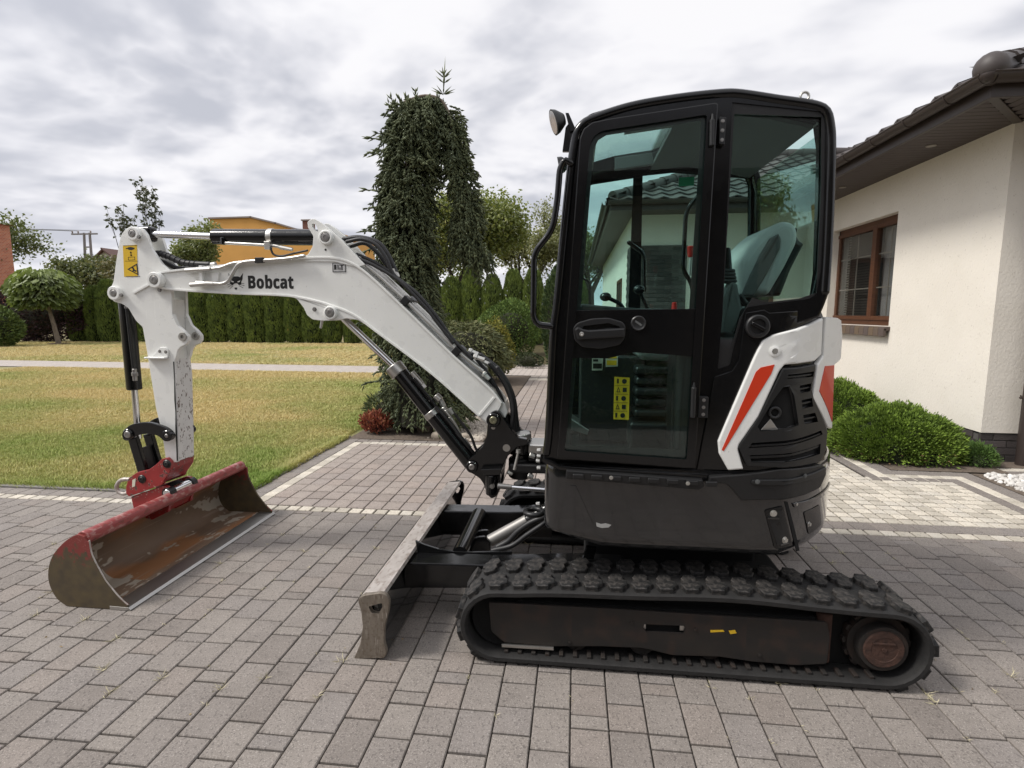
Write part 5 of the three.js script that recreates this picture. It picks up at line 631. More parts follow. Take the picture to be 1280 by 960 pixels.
  mesh(t, 'drive_sprocket', [lathe([[0, 0], [0.12, 0], [0.122, 0.05], [0, 0.05]], [hub[0], hub[1], zf - 0.03 * s], [hub[0], hub[1], zf - 0.03 * s - s], 30), ...Array.from({ length: 14 }, (_, k) => box(0.11, 0.132, -0.013, 0.013, zf - 0.04 * s, zf - 0.07 * s, 0.003).rotateZ(k / 14 * 6.2832).translate(hub[0], hub[1], 0))], M.dirtyFrame);
  mesh(t, 'hub_ring', lathe([[0.078, 0], [0.092, 0], [0.095, 0.006], [0.095, 0.04], [0.078, 0.04]], [hub[0], hub[1], zf + 0.012 * s], [hub[0], hub[1], zf + 0.012 * s - s], 32), M.dirtyFrame);
  mesh(t, 'hub_cap', [lathe([[0, 0.002], [0.05, 0.002], [0.052, 0.0], [0.074, 0.0], [0.078, 0.006], [0.078, 0.03]], [hub[0], hub[1], zf + 0.018 * s], [hub[0], hub[1], zf + 0.018 * s - s], 32), bolt(hub[0], hub[1], zf + 0.012 * s, 0.010, 0.008), box(hub[0] - 0.045, hub[0] + 0.04, hub[1] + 0.022, hub[1] + 0.030, zf + 0.01, zf + 0.021, 0.002)], M.rust);
  mesh(t, 'motor_guard', [box(1.0, 1.06, 0.06, 0.28, zf - 0.03 * s, zf - 0.06 * s, 0.01)], M.rust);
  return t;
}
makeTrack(-2.17, -2.47, true); makeTrack(-3.43, -3.73, false);
{ const u = part(ex, 'undercarriage'); mesh(u, 'center_frame', [box(0.06, 0.86, 0.22, 0.40, -3.35, -2.6, 0.02), box(0.06, 0.25, 0.24, 0.33, -3.44, -2.5, 0.02), box(0.65, 0.95, 0.24, 0.33, -3.44, -2.46, 0.02)], M.hollow); mesh(u, 'slewing_ring', lathe([[0, 0], [0.36, 0], [0.36, 0.05], [0.33, 0.06], [0.33, 0.12], [0, 0.12]], [0.44, 0.38, -2.95], [0.44, 1, -2.95], 40), M.hollow);
  const brace = [[0.063,0.403], [0.109,0.398], [0.098,0.345], [0.046,0.343]]; mesh(u, 'frame_brace', ext(brace, -2.5, -2.53, { b: 0.003 }), M.black); }

// ------------------------------------------------------------ dozer blade
{
  const b = part(ex, 'dozer_blade'), out = [[-0.916,0.269], [-0.908,0.285], [-0.886,0.295], [-0.814,0.310], [-0.790,0.303], [-0.776,0.278], [-0.781,0.227], [-0.801,0.156], [-0.806,0.081], [-0.794,0.037], [-0.806,0.010], [-0.946,-0.004], [-0.912,0.073], [-0.899,0.149], [-0.903,0.215]], mk = (z0, z1, m, nm) => mesh(b, nm, ext(out, z0, z1, { r: 0.012, holes: [[[-0.874,0.247], [-0.809,0.269], [-0.802,0.251], [-0.825,0.209], [-0.860,0.214]]], hr: 0.01, b: 0.003 }), m);
  mk(-2.145, -2.168, M.bladeEnd, 'end_plate'); mk(-3.742, -3.765, M.black, 'end_plate');
  const zA = -2.168, zB = -3.742;
  mesh(b, 'top_edge', ext([[-0.918, 0.268], [-0.890, 0.298], [-0.806, 0.306], [-0.798, 0.294], [-0.82, 0.280], [-0.89, 0.266]], zA, zB, { b: 0.003 }), M.wornSteel);
  mesh(b, 'mouldboard', ext([[-0.905, 0.268], [-0.888, 0.20], [-0.884, 0.12], [-0.905, 0.05], [-0.938, 0.004], [-0.912, 0.004], [-0.876, 0.06], [-0.858, 0.13], [-0.858, 0.20], [-0.862, 0.279]], zA, zB, { b: 0.002 }), M.black);
  mesh(b, 'cutting_edge', box(-0.945, -0.83, 0.001, 0.014, zA, zB, 0.003), M.wornSteel);
  mesh(b, 'back_plate', ext([[-0.858, 0.245], [-0.836, 0.250], [-0.803, 0.02], [-0.815, 0.015]], zA, zB, { b: 0.003 }), M.body);
  for (const z of [-2.50, -3.22]) mesh(b, 'push_arm', ext([[-0.83, 0.278], [-0.4, 0.288], [0.12, 0.325], [0.2, 0.22], [-0.4, 0.17], [-0.83, 0.145]], z, z - 0.13, { b: 0.008 }), M.black);
  for (const z of [-2.56, -3.26]) { const g = ext([...smoothLine([[-0.86, 0.296], [-0.77, 0.355 - 0.035], [-0.66, 0.335 - 0.01], [-0.50, 0.327]].map((p, i) => [p[0], [0.296, 0.322, 0.330, 0.333][i]])), [-0.50, 0.25], [-0.85, 0.2]], z, z - 0.014, { b: 0.002 }); void g; }
  const webN = [[-0.805,0.336], [-0.759,0.317], [-0.684,0.297], [-0.609,0.288], [-0.509,0.289], [-0.305,0.304], [-0.305,0.238], [-0.783,0.212]], webF = [[-0.885,0.220], [-0.833,0.202], [-0.756,0.184], [-0.664,0.175], [-0.556,0.177], [-0.380,0.196], [-0.131,0.217], [-0.130,0.114], [-0.866,0.099]];
  mesh(b, 'web_plate', ext(webN, -2.633, -2.648, { b: 0.002 }), M.black); mesh(b, 'web_plate', ext(webF, -3.28, -3.295, { b: 0.002 }), M.black);
  mesh(b, 'cross_tube', cyl([-0.575, 0.262, -2.65], [-0.575, 0.262, -3.22], 0.047, 0.047, 20), M.black);
  for (const z of [-2.84, -2.93]) mesh(b, 'cylinder_lug', ext([[-0.581,0.185], [-0.567,0.246], [-0.527,0.280], [-0.478,0.287], [-0.452,0.261], [-0.447,0.210], [-0.487,0.181], [-0.541,0.169]], z, z - 0.022, { r: 0.012, b: 0.003 }), M.black);
  const bc = part(ex, 'blade_cylinder'), c = [[-0.516,0.194,-2.900], [-0.461,0.239,-2.900], [-0.247,0.369,-2.900], [-0.116,0.448,-2.900]]; mesh(bc, 'rod_eye', lathe([[0, 0], [0.028, 0], [0.03, 0.004], [0.03, 0.056], [0.028, 0.06], [0, 0.06]], [c[0][0], c[0][1], -2.93], [c[0][0], c[0][1], 0], 18), M.pinSteel); mesh(bc, 'rod', cyl(c[0], c[1], 0.02), M.chrome); mesh(bc, 'barrel', [cyl(c[1], c[2], 0.033, 0.033, 20, 0.004)], M.greyMetal); mesh(bc, 'barrel_base', cyl(c[2], c[3], 0.036, 0.036, 18, 0.004), M.black);
  const hp = [[-0.408,0.231,-2.840], [-0.346,0.270,-2.840], [-0.294,0.327,-2.840], [-0.233,0.375,-2.840], [-0.156,0.414,-2.840]]; mesh(bc, 'hose', tube(hp, 0.017, 40, 8), M.hose); mesh(bc, 'hose_fitting', cyl(hp[0], hp[1], 0.013), M.zinc); mesh(bc, 'pin', lathe([[0, 0], [0.03, 0], [0.03, 0.02], [0, 0.022]], [c[0][0] + 0.03, c[0][1] - 0.02, -2.85], [c[0][0] + 0.03, c[0][1] - 0.02, 0], 18), M.pinSteel);
  const h2 = [[-0.425,0.238,-2.780], [-0.322,0.270,-2.780], [-0.237,0.337,-2.780], [-0.136,0.412,-2.780]]; mesh(bc, 'hose', tube(h2, 0.014, 40, 8), M.hose);
}
// ------------------------------------------------------------ upper body
{
  const b = part(ex, 'upper_body'), raise = (x, y, z) => y < 0.60 ? 0.075 * sstep(0.16, -0.12, x) * (1 - (y - 0.49) / 0.12) : 0;
  mesh(b, 'skirt', loftY(planOutline(-0.125, 0.80), [{ y: 0.497, in: 0.16 }, { y: 0.499, in: 0.05 }, { y: 0.512, in: 0.022 }, { y: 0.535, in: 0.006 }, { y: 0.57, in: 0 }, { y: 0.80, in: 0 }, { y: 0.845, in: 0.003 }, { y: 0.862, in: 0.009 }, { y: 0.868, in: 0.022 }, { y: 0.869, in: 0.1 }], raise), M.body);
  mesh(b, 'engine_housing', loftY(planOutline(0.40, 0.785, -2.262, 0.03), [{ y: 0.87, in: 0.01 }, { y: 1.36, in: 0.0 }, { y: 1.40, in: 0.012 }, { y: 1.415, in: 0.05 }, { y: 1.42, in: 0.2 }]), M.blackMatte);
  // seam, recessed bolt panel, tail pocket
  const seam = [[0.846,0.743], [0.864,0.740], [0.965,0.511], [0.942,0.513]]; mesh(b, 'seam', bodyPiece(seam, 0.0, 0.0022, { b: 0 }), M.hollow);
  const pan = [[0.765,0.709], [0.838,0.730], [0.912,0.544], [0.815,0.546]]; mesh(b, 'bolt_panel', bodyPiece(pan, 0.0, 0.0045, { r: 0.012 }), M.black);
  const panI = [[0.778,0.696], [0.835,0.714], [0.895,0.561], [0.823,0.563]]; mesh(b, 'panel_inset', bodyPiece(panI, 0.004, 0.006, { r: 0.008, b: 0.001 }), M.blackMatte);
  for (const [c, d] of [[[0.800,0.697], [0.801,0.680]], [[0.855,0.582], [0.857,0.565]]]) { const g = bolt(0, 0, 0, 0.010, 0.010); g.translate(c[0], c[1], 0.006); mesh(b, 'bolt', onBody(g), M.zinc); const q = box(-0.022, 0.022, -0.008, 0.004, 0.004, 0.010, 0.003).translate(d[0], d[1], 0); mesh(b, 'bolt_ledge', onBody(q), M.body); }
  const tp = [[0.975,0.676], [1.126,0.677], [1.173,0.574], [1.029,0.566]]; mesh(b, 'tail_pocket', bodyPiece(tp, 0.0, 0.003, { r: 0.015 }), M.black); { const c = [[1.022,0.614]][0], g = bolt(0, 0, 0, 0.008, 0.008).translate(c[0], c[1], 0.003); mesh(b, 'bolt', onBody(g), M.zinc); const d = [[0.920,0.721]][0], h = bolt(0, 0, 0, 0.006, 0.006).translate(d[0], d[1], 0.0); mesh(b, 'bolt', onBody(h), M.zinc); }
  const lp = [[0.894,0.729], [1.007,0.725], [1.184,0.728], [1.343,0.725], [1.342,0.710], [1.206,0.704], [1.023,0.705], [0.906,0.710]]; mesh(b, 'tail_lip', bodyPiece(lp, 0, 0.006), M.body);
  const ch = [[0.095,0.625], [0.115,0.619], [0.135,0.623], [0.158,0.617], [0.148,0.606], [0.119,0.602], [0.098,0.608]]; mesh(b, 'paint_chip', bodyPiece(ch, 0, 0.0012, { b: 0 }), std(lin(0.34, 0.34, 0.33), 0.6));
  const groove = [[-0.018,0.784], [0.009,0.781], [0.082,0.621], [0.058,0.613]]; mesh(b, 'pressed_crease', bodyPiece(groove, 0, 0.003, { b: 0.0025, r: 0.004 }), M.body);
  // rubber step along the sill
  const st = [[-0.032,0.856], [0.515,0.834], [0.521,0.804], [0.502,0.790], [0.238,0.804], [-0.035,0.818]]; mesh(b, 'step', bodyPiece(st, 0.0, 0.030, { r: 0.006, b: 0.006 }), M.blackMatte);
  for (let k = 0; k < 8; k++) { const s0 = [[-0.005,0.846], [0.054,0.844]], c = [s0[0][0] + k * 0.0755, s0[0][1] - 0.001 - k * 0.0018]; mesh(b, 'step_tooth', box(c[0], c[0] + 0.045, c[1] - 0.022, c[1] - 0.002, -2.222, -2.205, 0.004), M.blackMatte); }
  for (const p of [[0.150,0.838], [0.453,0.825]]) mesh(b, 'bolt', bolt(p[0], p[1] - 0.004, -2.206, 0.006, 0.006), M.zinc);
  const sillp = [[-0.129,0.897], [-0.092,0.885], [-0.059,0.865], [0.493,0.850], [0.537,0.848], [0.538,0.821], [0.526,0.817], [-0.058,0.848], [-0.132,0.880]]; mesh(b, 'sill', bodyPiece(sillp, -0.02, 0.008), M.black);
  // foot plate behind the door
  const fp = [[0.543,0.845], [0.698,0.863], [0.816,0.887], [1.056,0.872], [1.110,0.851], [1.118,0.815], [1.065,0.769], [0.942,0.761], [0.778,0.757], [0.670,0.749], [0.636,0.791], [0.607,0.817], [0.538,0.818]]; mesh(b, 'side_cover', bodyPiece(fp, -0.01, 0.022, { r: 0.008, b: 0.006 }), M.blackMatte);
  const fq = [[0.705,0.840], [1.091,0.855], [1.071,0.824], [0.935,0.823], [0.719,0.818], [0.700,0.824]]; mesh(b, 'cover_lid', bodyPiece(fq, 0.02, 0.030, { r: 0.008, b: 0.004 }), M.plastic); for (const q of [[0.724,0.833], [0.922,0.847]]) { const g = bolt(0, 0, 0, 0.007, 0.004).translate(q[0], q[1], 0.029); mesh(b, 'bolt', onBody(g), M.grey); }
  // flank panel, fuel cap, white covers, stripes, grille
  const fl = [[0.495,0.867], [0.547,1.247], [0.613,1.271], [0.638,1.314], [0.652,1.498], [0.720,1.510], [0.741,1.498], [0.987,1.517], [1.033,1.469], [1.147,0.869], [1.048,0.873], [0.679,0.869]]; mesh(b, 'flank_panel', bodyPiece(fl, -0.012, 0.003), M.black);
  const wc = [[0.987,1.478], [0.755,1.415], [0.715,1.390], [0.686,1.321], [0.568,0.990], [0.575,0.939], [0.614,0.872], [0.672,0.879], [0.647,0.957], [0.649,0.977], [0.718,1.093], [0.786,1.275], [0.803,1.299], [0.950,1.308], [0.994,1.332]]; mesh(b, 'white_cover', bodyPiece(wc, 0.0, 0.020, { b: 0.007, r: 0.006, bs: 3 }), M.white);
  const wr = [[0.998,1.482], [1.113,1.478], [1.165,1.468], [1.208,1.400], [1.211,1.300], [1.117,1.283], [1.148,1.009], [1.095,1.024], [0.949,1.160], [0.966,1.293], [1.004,1.328]]; mesh(b, 'white_cover', bodyPiece(wr, 0.0, 0.022, { b: 0.006, r: 0.004, bs: 3 }), M.white);
  const d1 = [[0.697,1.271], [0.714,1.288], [0.765,1.300], [0.755,1.265], [0.591,0.951], [0.583,0.956]]; mesh(b, 'orange_stripe', bodyPiece(d1, 0.019, 0.0215, { b: 0.0005, r: 0.003 }), M.orangeDecal);
  const d2 = [[1.020,1.285], [1.107,1.283], [1.134,1.042], [0.989,1.186]]; mesh(b, 'orange_stripe', bodyPiece(d2, 0.0215, 0.0245, { b: 0.0005 }), M.orangeDecal);
  { const c = [[0.762,1.351]][0]; const g = lathe([[0, 0], [0.012, 0], [0.020, 0.003], [0.021, 0.006], [0.012, 0.008], [0.011, 0.005], [0, 0.004]], [c[0], c[1], 0.018], [c[0], c[1], 1], 22); mesh(b, 'cover_latch', onBody(g), M.white); mesh(b, 'cover_lock', onBody(lathe([[0, 0], [0.010, 0], [0.010, 0.006], [0, 0.007]], [c[0], c[1], 0.020], [c[0], c[1], 1], 16)), M.zinc); }
  const gr = [[0.795,1.285], [0.952,1.297], [0.936,1.196], [0.955,1.158], [1.089,1.007], [1.090,0.932], [1.046,0.887], [0.684,0.893], [0.646,0.971], [0.719,1.096]], Q = (l) => l;
  const holes = [[[0.814,1.266], [0.949,1.273], [0.947,1.244], [0.807,1.241]], [[0.856,1.221], [0.933,1.226], [0.929,1.187], [0.864,1.182]], [[0.871,1.162], [0.942,1.167], [0.956,1.123], [0.882,1.120]], [[0.886,1.102], [0.970,1.104], [1.004,1.056], [0.900,1.057]], [[0.826,1.222], [0.876,1.056], [0.726,1.031], [0.709,1.054], [0.764,1.164], [0.797,1.215]], [[0.694,0.992], [1.025,1.025], [1.050,0.999], [0.677,0.962]], [[0.685,0.942], [1.033,0.968], [1.034,0.917], [0.696,0.906]]];
  void Q; mesh(b, 'grille_back', bodyPiece(gr, 0.003, 0.006), M.hollow); mesh(b, 'grille', bodyPiece(gr, 0.006, 0.024, { r: 0.006, b: 0.004, holes, hr: 0.004 }), M.plastic);
  const fins = [[[0.682,0.932], [1.042,0.960], [1.043,0.951], [0.682,0.922]], [[0.692,0.978], [1.034,1.008], [1.035,1.001], [0.692,0.969]], [[0.815,1.255], [0.951,1.260], [0.951,1.254], [0.815,1.247]], [[0.862,1.204], [0.935,1.209], [0.936,1.203], [0.863,1.198]], [[0.877,1.146], [0.947,1.150], [0.948,1.144], [0.878,1.138]], [[0.893,1.083], [0.984,1.084], [0.985,1.078], [0.893,1.075]]]; for (const f of fins) mesh(b, 'grille_fin', bodyPiece(f, 0.006, 0.019, { b: 0.001 }), M.plastic);
  const lens = [[0.731,1.038], [0.765,1.084], [0.798,1.040]]; mesh(b, 'radiator_cap', bodyPiece(lens, 0.006, 0.010), M.zinc); mesh(b, 'filter_hose', onBody(new THREE.TorusGeometry(0.02, 0.006, 8, 20).translate(...[[0.779,1.110]][0], 0.012)), M.plastic);
  { const c = [[0.695,1.446]][0]; mesh(b, 'fuel_cap', [lathe([[0, 0], [0.042, 0], [0.045, 0.004], [0.045, 0.02], [0.040, 0.024], [0.030, 0.024], [0.028, 0.014], [0, 0.014]], [c[0], c[1], -2.248], [c[0], c[1], 0], 30)], M.plastic); const bar = box(-0.028, 0.028, -0.007, 0.007, -2.236, -2.222, 0.004).rotateZ(-0.5).translate(c[0], c[1], 0); mesh(b, 'cap_grip', bar, M.black); }
}
// ------------------------------------------------------------ cab
const cab = part(ex, 'cab');
{
  const outer = [[-0.129,0.888], [-0.124,0.984], [-0.104,1.446], [-0.097,1.521], [-0.028,2.178], [-0.018,2.208], [0.006,2.236], [0.042,2.260], [0.183,2.296], [0.366,2.318], [0.523,2.329], [0.575,2.328], [0.727,2.300], [0.891,2.266], [0.915,2.246], [0.932,2.196], [0.942,2.105], [0.957,1.744], [0.959,1.574], [0.943,1.519], [0.928,1.480], [0.758,1.421], [0.715,1.396], [0.562,0.972], [0.526,0.848], [0.494,0.860]];
  const doorHole = [[-0.069,0.910], [-0.060,0.989], [0.010,2.177], [0.028,2.206], [0.064,2.222], [0.502,2.272], [0.487,0.887]], quart = [[0.556,2.289], [0.887,2.242], [0.908,2.224], [0.914,2.174], [0.927,1.917], [0.933,1.658], [0.920,1.562], [0.889,1.541], [0.726,1.520], [0.661,1.510], [0.629,1.370], [0.615,1.285], [0.550,1.262], [0.557,1.470]];
  const side = (z0, z1, holes, nm) => mesh(cab, nm, ext(outer, z0, z1, { b: 0.010, bs: 3, r: 0.012, holes, hr: 0.014 }), M.black);
  side(-2.258, -2.315, [doorHole, quart], 'side_frame');
  const farHole = [[-0.045,1.404], [0.035,2.170], [0.065,2.205], [0.307,2.236], [0.299,1.470]], farHole2 = [[0.331,2.244], [0.503,2.257], [0.889,2.217], [0.909,2.174], [0.932,1.682], [0.916,1.568], [0.854,1.538], [0.340,1.470]];
  side(-3.13, -3.185, [farHole, farHole2], 'side_frame');
  mesh(cab, 'roof_rail', tube(smoothLine([[-0.115,0.916], [-0.107,0.985], [-0.088,1.446], [-0.079,1.520], [-0.012,2.175], [0.000,2.204], [0.024,2.227], [0.055,2.240], [0.190,2.277], [0.367,2.300], [0.524,2.310], [0.576,2.309], [0.725,2.282], [0.884,2.248], [0.905,2.230], [0.920,2.179], [0.928,2.106], [0.942,1.744], [0.943,1.580]], 5).map((q) => [q[0], q[1], -2.266]), 0.0185, 180, 10, 0.5), M.black);
  const pane = (pts, z, nm, m = M.glass) => mesh(cab, nm, ext(pts, z, z - 0.005, { b: 0 }), m);
  pane(quart, -2.272, 'rear_side_window'); pane(farHole, -3.155, 'far_side_window'); pane(farHole2, -3.155, 'far_side_window');
  { const rim = ext(quart, -2.262, -2.267, { b: 0, holes: [[[0.576,2.237], [0.887,2.214], [0.903,1.975], [0.913,1.574], [0.853,1.553], [0.728,1.538], [0.679,1.557], [0.635,1.476], [0.598,1.307], [0.559,1.290], [0.569,1.470]]] }); mesh(cab, 'window_border', rim, M.blackMatte); }
  // roof from near rail to far rail, with a roof hatch of glass at the front
  const top = [[-0.018,2.208], [0.006,2.236], [0.042,2.260], [0.183,2.296], [0.366,2.318], [0.523,2.329], [0.575,2.328], [0.727,2.300], [0.891,2.266], [0.912,2.249]], und = [[0.896,2.203], [0.881,2.214], [0.724,2.254], [0.571,2.280], [0.522,2.279], [0.377,2.268], [0.194,2.244], [0.073,2.216], [0.040,2.188], [0.019,2.159]];
  mesh(cab, 'roof', [ext([...top, ...und], -2.30, -2.42, { b: 0 }), ext([...top, ...und], -3.0, -3.14, { b: 0 }), ext([...top.slice(4), ...und.slice(0, 6)], -2.42, -3.0, { b: 0 }), ext([...top.slice(0, 3), ...und.slice(7)], -2.42, -3.0, { b: 0 })], M.black);
  mesh(cab, 'roof_hatch', ext([[0.042,2.255], [0.184,2.290], [0.367,2.313], [0.367,2.307], [0.184,2.284], [0.042,2.249]], -2.42, -3.0, { b: 0 }), M.glass);
  mesh(cab, 'headliner', [ext([[0.377,2.265], [0.522,2.276], [0.571,2.277], [0.724,2.251], [0.884,2.209], [0.885,2.195], [0.725,2.234], [0.572,2.260], [0.523,2.259], [0.378,2.248]], -2.33, -3.12, { b: 0 })], M.liner);
  mesh(cab, 'hatch_frame', [ext([[0.184,2.284], [0.376,2.305], [0.378,2.248], [0.185,2.226]], -2.40, -2.43, { b: 0.002 }), ext([[0.184,2.284], [0.376,2.305], [0.378,2.248], [0.185,2.226]], -2.99, -3.02, { b: 0.002 })], M.grey);
  // front and rear cross members, front and rear glass
  const fA = [[-0.097,1.521], [-0.028,2.178]], fl = (t) => [mixf(fA[0][0], fA[1][0], t), mixf(fA[0][1], fA[1][1], t)];
  mesh(cab, 'front_crossbar', [ext([fl(0), [fl(0)[0] + 0.05, fl(0)[1]], [fl(0)[0] + 0.05, fl(0)[1] - 0.06], [fl(0)[0], fl(0)[1] - 0.06]], -2.31, -3.135, { b: 0.004 }), box(-0.11, -0.06, 0.88, 0.96, -3.135, -2.31, 0.006)], M.black);
  mesh(cab, 'windscreen', ext([[fl(0)[0] + 0.015, fl(0)[1]], [fl(1)[0] + 0.015, fl(1)[1]], [fl(1)[0] + 0.02, fl(1)[1]], [fl(0)[0] + 0.02, fl(0)[1]]], -2.315, -3.13, { b: 0 }), M.glass);
  mesh(cab, 'lower_front_glass', ext([[-0.085, 0.96], [fl(0)[0] + 0.012, fl(0)[1] - 0.06], [fl(0)[0] + 0.017, fl(0)[1] - 0.06], [-0.080, 0.96]], -2.315, -3.13, { b: 0 }), M.glass);
  mesh(cab, 'rear_pillar', [ext([[0.887,2.250], [0.912,2.247], [0.930,2.196], [0.939,2.105], [0.953,1.744], [0.956,1.574], [0.940,1.519], [0.922,1.532], [0.931,1.652], [0.913,2.118]], -2.31, -2.36, { b: 0.004 }), ext([[0.887,2.250], [0.912,2.247], [0.930,2.196], [0.939,2.105], [0.953,1.744], [0.956,1.574], [0.940,1.519], [0.922,1.532], [0.931,1.652], [0.913,2.118]], -3.08, -3.135, { b: 0.004 })], M.black);
  mesh(cab, 'rear_window', ext([[0.909,2.174], [0.914,2.174], [0.943,1.771], [0.943,1.562], [0.937,1.562], [0.937,1.771]], -2.36, -3.08, { b: 0 }), M.glass);
  mesh(cab, 'rear_wall', [box(0.86, 0.92, 0.9, 1.53, -3.13, -2.31, 0.01), box(0.40, 0.9, 0.88, 1.30, -3.13, -2.33, 0.02)], M.blackMatte);
  mesh(cab, 'floor', [box(-0.10, 0.88, 0.84, 0.885, -3.13, -2.31, 0.004)], M.blackMatte);
  { const ribs = []; for (let k = 0; k < 26; k++) ribs.push(box(-0.07 + k * 0.021, -0.058 + k * 0.021, 0.885, 0.890, -3.08, -2.36, 0)); mesh(cab, 'floor_mat', [box(-0.08, 0.48, 0.883, 0.887, -3.1, -2.34, 0), ...ribs], M.plastic); }
  // far flank below the window: console box
  mesh(cab, 'right_console', [box(0.02, 0.62, 0.9, 1.36, -3.12, -2.98, 0.02)], M.plastic);
  // interior: travel levers, armrest levers, grab rails, monitor
  const I = (pts, z) => pts.map((p) => [p[0], p[1], z]);
  const rail = bentTube(I([[0.262,1.855], [0.340,1.798], [0.349,1.616]], -2.95), 0.011, 0.03, 8); mesh(cab, 'grab_rail', rail, M.black);
  mesh(cab, 'grab_rail', bentTube(I([[0.490,1.977], [0.428,1.905], [0.425,1.668], [0.465,1.613], [0.470,1.485]], -2.335), 0.009, 0.04, 8), M.black);
  for (const [pl, z] of [[[[0.242,1.494], [0.213,1.541], [0.142,1.576]], -2.8], [[[0.365,1.494], [0.339,1.549], [0.310,1.612]], -2.85]]) { mesh(cab, 'travel_lever', tube(I(pl, z), 0.010, 16, 8), M.black); const e = pl[2]; mesh(cab, 'lever_grip', new THREE.SphereGeometry(0.022, 14, 10).scale(1.3, 1, 1).translate(e[0], e[1], z), M.black); }
  mesh(cab, 'dash', ext([[-0.018,1.494], [0.021,1.541], [0.194,1.525], [0.357,1.517], [0.411,1.517], [0.421,1.455], [-0.017,1.454]], -2.7, -2.95, { b: 0.01, r: 0.01 }), M.plastic);
  const mirror = bentTube(I([[0.007,1.468], [0.003,1.691], [0.067,1.661], [0.075,1.468]], -3.0), 0.006, 0.02, 6); mesh(cab, 'mirror_arm', mirror, M.black);
  for (const p of [[0.099,1.501], [0.467,1.536]]) mesh(cab, 'control_knob', cyl([p[0], p[1] - 0.025, -2.75], [p[0], p[1] + 0.012, -2.75], 0.014, 0.012, 12, 0.003), p[0] > 0.2 ? M.redKnob : M.zinc);
  for (const p of [[0.503,1.764]]) { mesh(cab, 'safety_lever', cyl([p[0], p[1] - 0.10, -2.6], [p[0] + 0.004, p[1] - 0.02, -2.6], 0.007), M.zinc); mesh(cab, 'control_knob', cyl([p[0], p[1] - 0.02, -2.6], [p[0], p[1] + 0.03, -2.6], 0.012, 0.016, 12, 0.004), M.redKnob); }
  const rl = [[0.460,0.997], [0.458,1.216], [0.457,1.250]]; mesh(cab, 'seat_lever', [cyl([rl[0][0], rl[0][1], -2.36], [rl[1][0], rl[1][1], -2.36], 0.004)], M.zinc); mesh(cab, 'control_knob', cyl([rl[1][0], rl[1][1] - 0.01, -2.36], [rl[2][0], rl[2][1], -2.36], 0.008, 0.011, 12, 0.003), M.redKnob);
  const pd = [[-0.051,1.010], [-0.025,1.014], [0.067,0.955], [0.060,0.931], [-0.047,0.964]]; mesh(cab, 'pedal', ext(pd, -2.55, -2.68, { b: 0.004 }), M.steel);
  mesh(cab, 'pedal_post', cyl([...[[-0.038,0.992]][0], -2.7], [...[[-0.014,1.262]][0], -2.7], 0.008), M.zinc);
  // stickers inside the lower glass and on the far window
  const stick = (pts, z, m, nm) => mesh(cab, nm, ext(pts, z, z - 0.001, { b: 0 }), m);
  stick([[0.159,1.237], [0.221,1.234], [0.222,1.057], [0.159,1.059]], -2.288, M.yellow, 'warning_label'); { const b0 = [[0.159,1.237], [0.221,1.234], [0.222,1.057], [0.159,1.059]], w = b0[1][0] - b0[0][0], h = b0[0][1] - b0[3][1], g = []; for (let k = 0; k < 5; k++) { const y = b0[0][1] - h * (k + 0.5) / 5, x = b0[0][0] - 0.0035 * k * 0.25; g.push(box(x + 0.002, x + w - 0.003, y - h * 0.1 - 0.0007, y - h * 0.1 + 0.0005, -2.2865, -2.2855, 0)); if (k % 2) { g.push(ext([[x + w * 0.16, y - 0.010], [x + w * 0.44, y - 0.010], [x + w * 0.30, y + 0.012]], -2.2865, -2.2855, { b: 0, holes: [[[x + w * 0.22, y - 0.007], [x + w * 0.38, y - 0.007], [x + w * 0.30, y + 0.006]]] })); g.push(box(x + w * 0.58, x + w * 0.84, y - 0.009, y + 0.009, -2.2865, -2.2855, 0)); } else { g.push(box(x + w * 0.18, x + w * 0.3, y - 0.009, y + 0.010, -2.2865, -2.2855, 0)); g.push(ext(circ(x + w * 0.66, y, 0.010, 14), -2.2865, -2.2855, { b: 0 })); } } mesh(cab, 'label_print', g, M.ink); }
  for (const [pp, kk] of [[[[0.074,1.294], [0.125,1.298], [0.122,1.236], [0.075,1.235]], 0], [[[0.135,1.308], [0.191,1.310], [0.191,1.255], [0.137,1.252]], 1]]) { stick(pp, -2.55, M.paper, 'instruction_label'); const a = pp[0], w = pp[1][0] - a[0], h = a[1] - pp[3][1]; mesh(cab, 'label_print', [box(a[0] + w * 0.1, a[0] + w * (kk ? 0.9 : 0.55), a[1] - h * 0.3, a[1] - h * 0.12, -2.549, -2.5485, 0), box(a[0] + w * 0.1, a[0] + w * 0.9, a[1] - h * 0.85, a[1] - h * 0.45, -2.549, -2.5485, 0)], kk ? M.yellow : M.ink); }
  mesh(cab, 'label_board', box(0.02, 0.32, 0.9, 1.30, -2.62, -2.555, 0.01), M.plastic);
  stick([[0.535,2.214], [0.614,2.216], [0.612,2.171], [0.533,2.169]], -3.148, std(lin(0.05, 0.42, 0.24), 0.5), 'exit_label');
  // grab handle outside, work lamps, lifting eye
  mesh(cab, 'handrail', bentTube([...[[-0.029,2.072,-2.240], [-0.053,2.088,-2.240], [-0.072,2.053,-2.240], [-0.080,1.936,-2.240], [-0.097,1.823,-2.240], [-0.160,1.747,-2.240], [-0.171,1.716,-2.240], [-0.172,1.533,-2.240], [-0.173,1.482,-2.240], [-0.155,1.450,-2.240], [-0.100,1.444,-2.240]]], 0.0125, 0.045, 12), M.black);
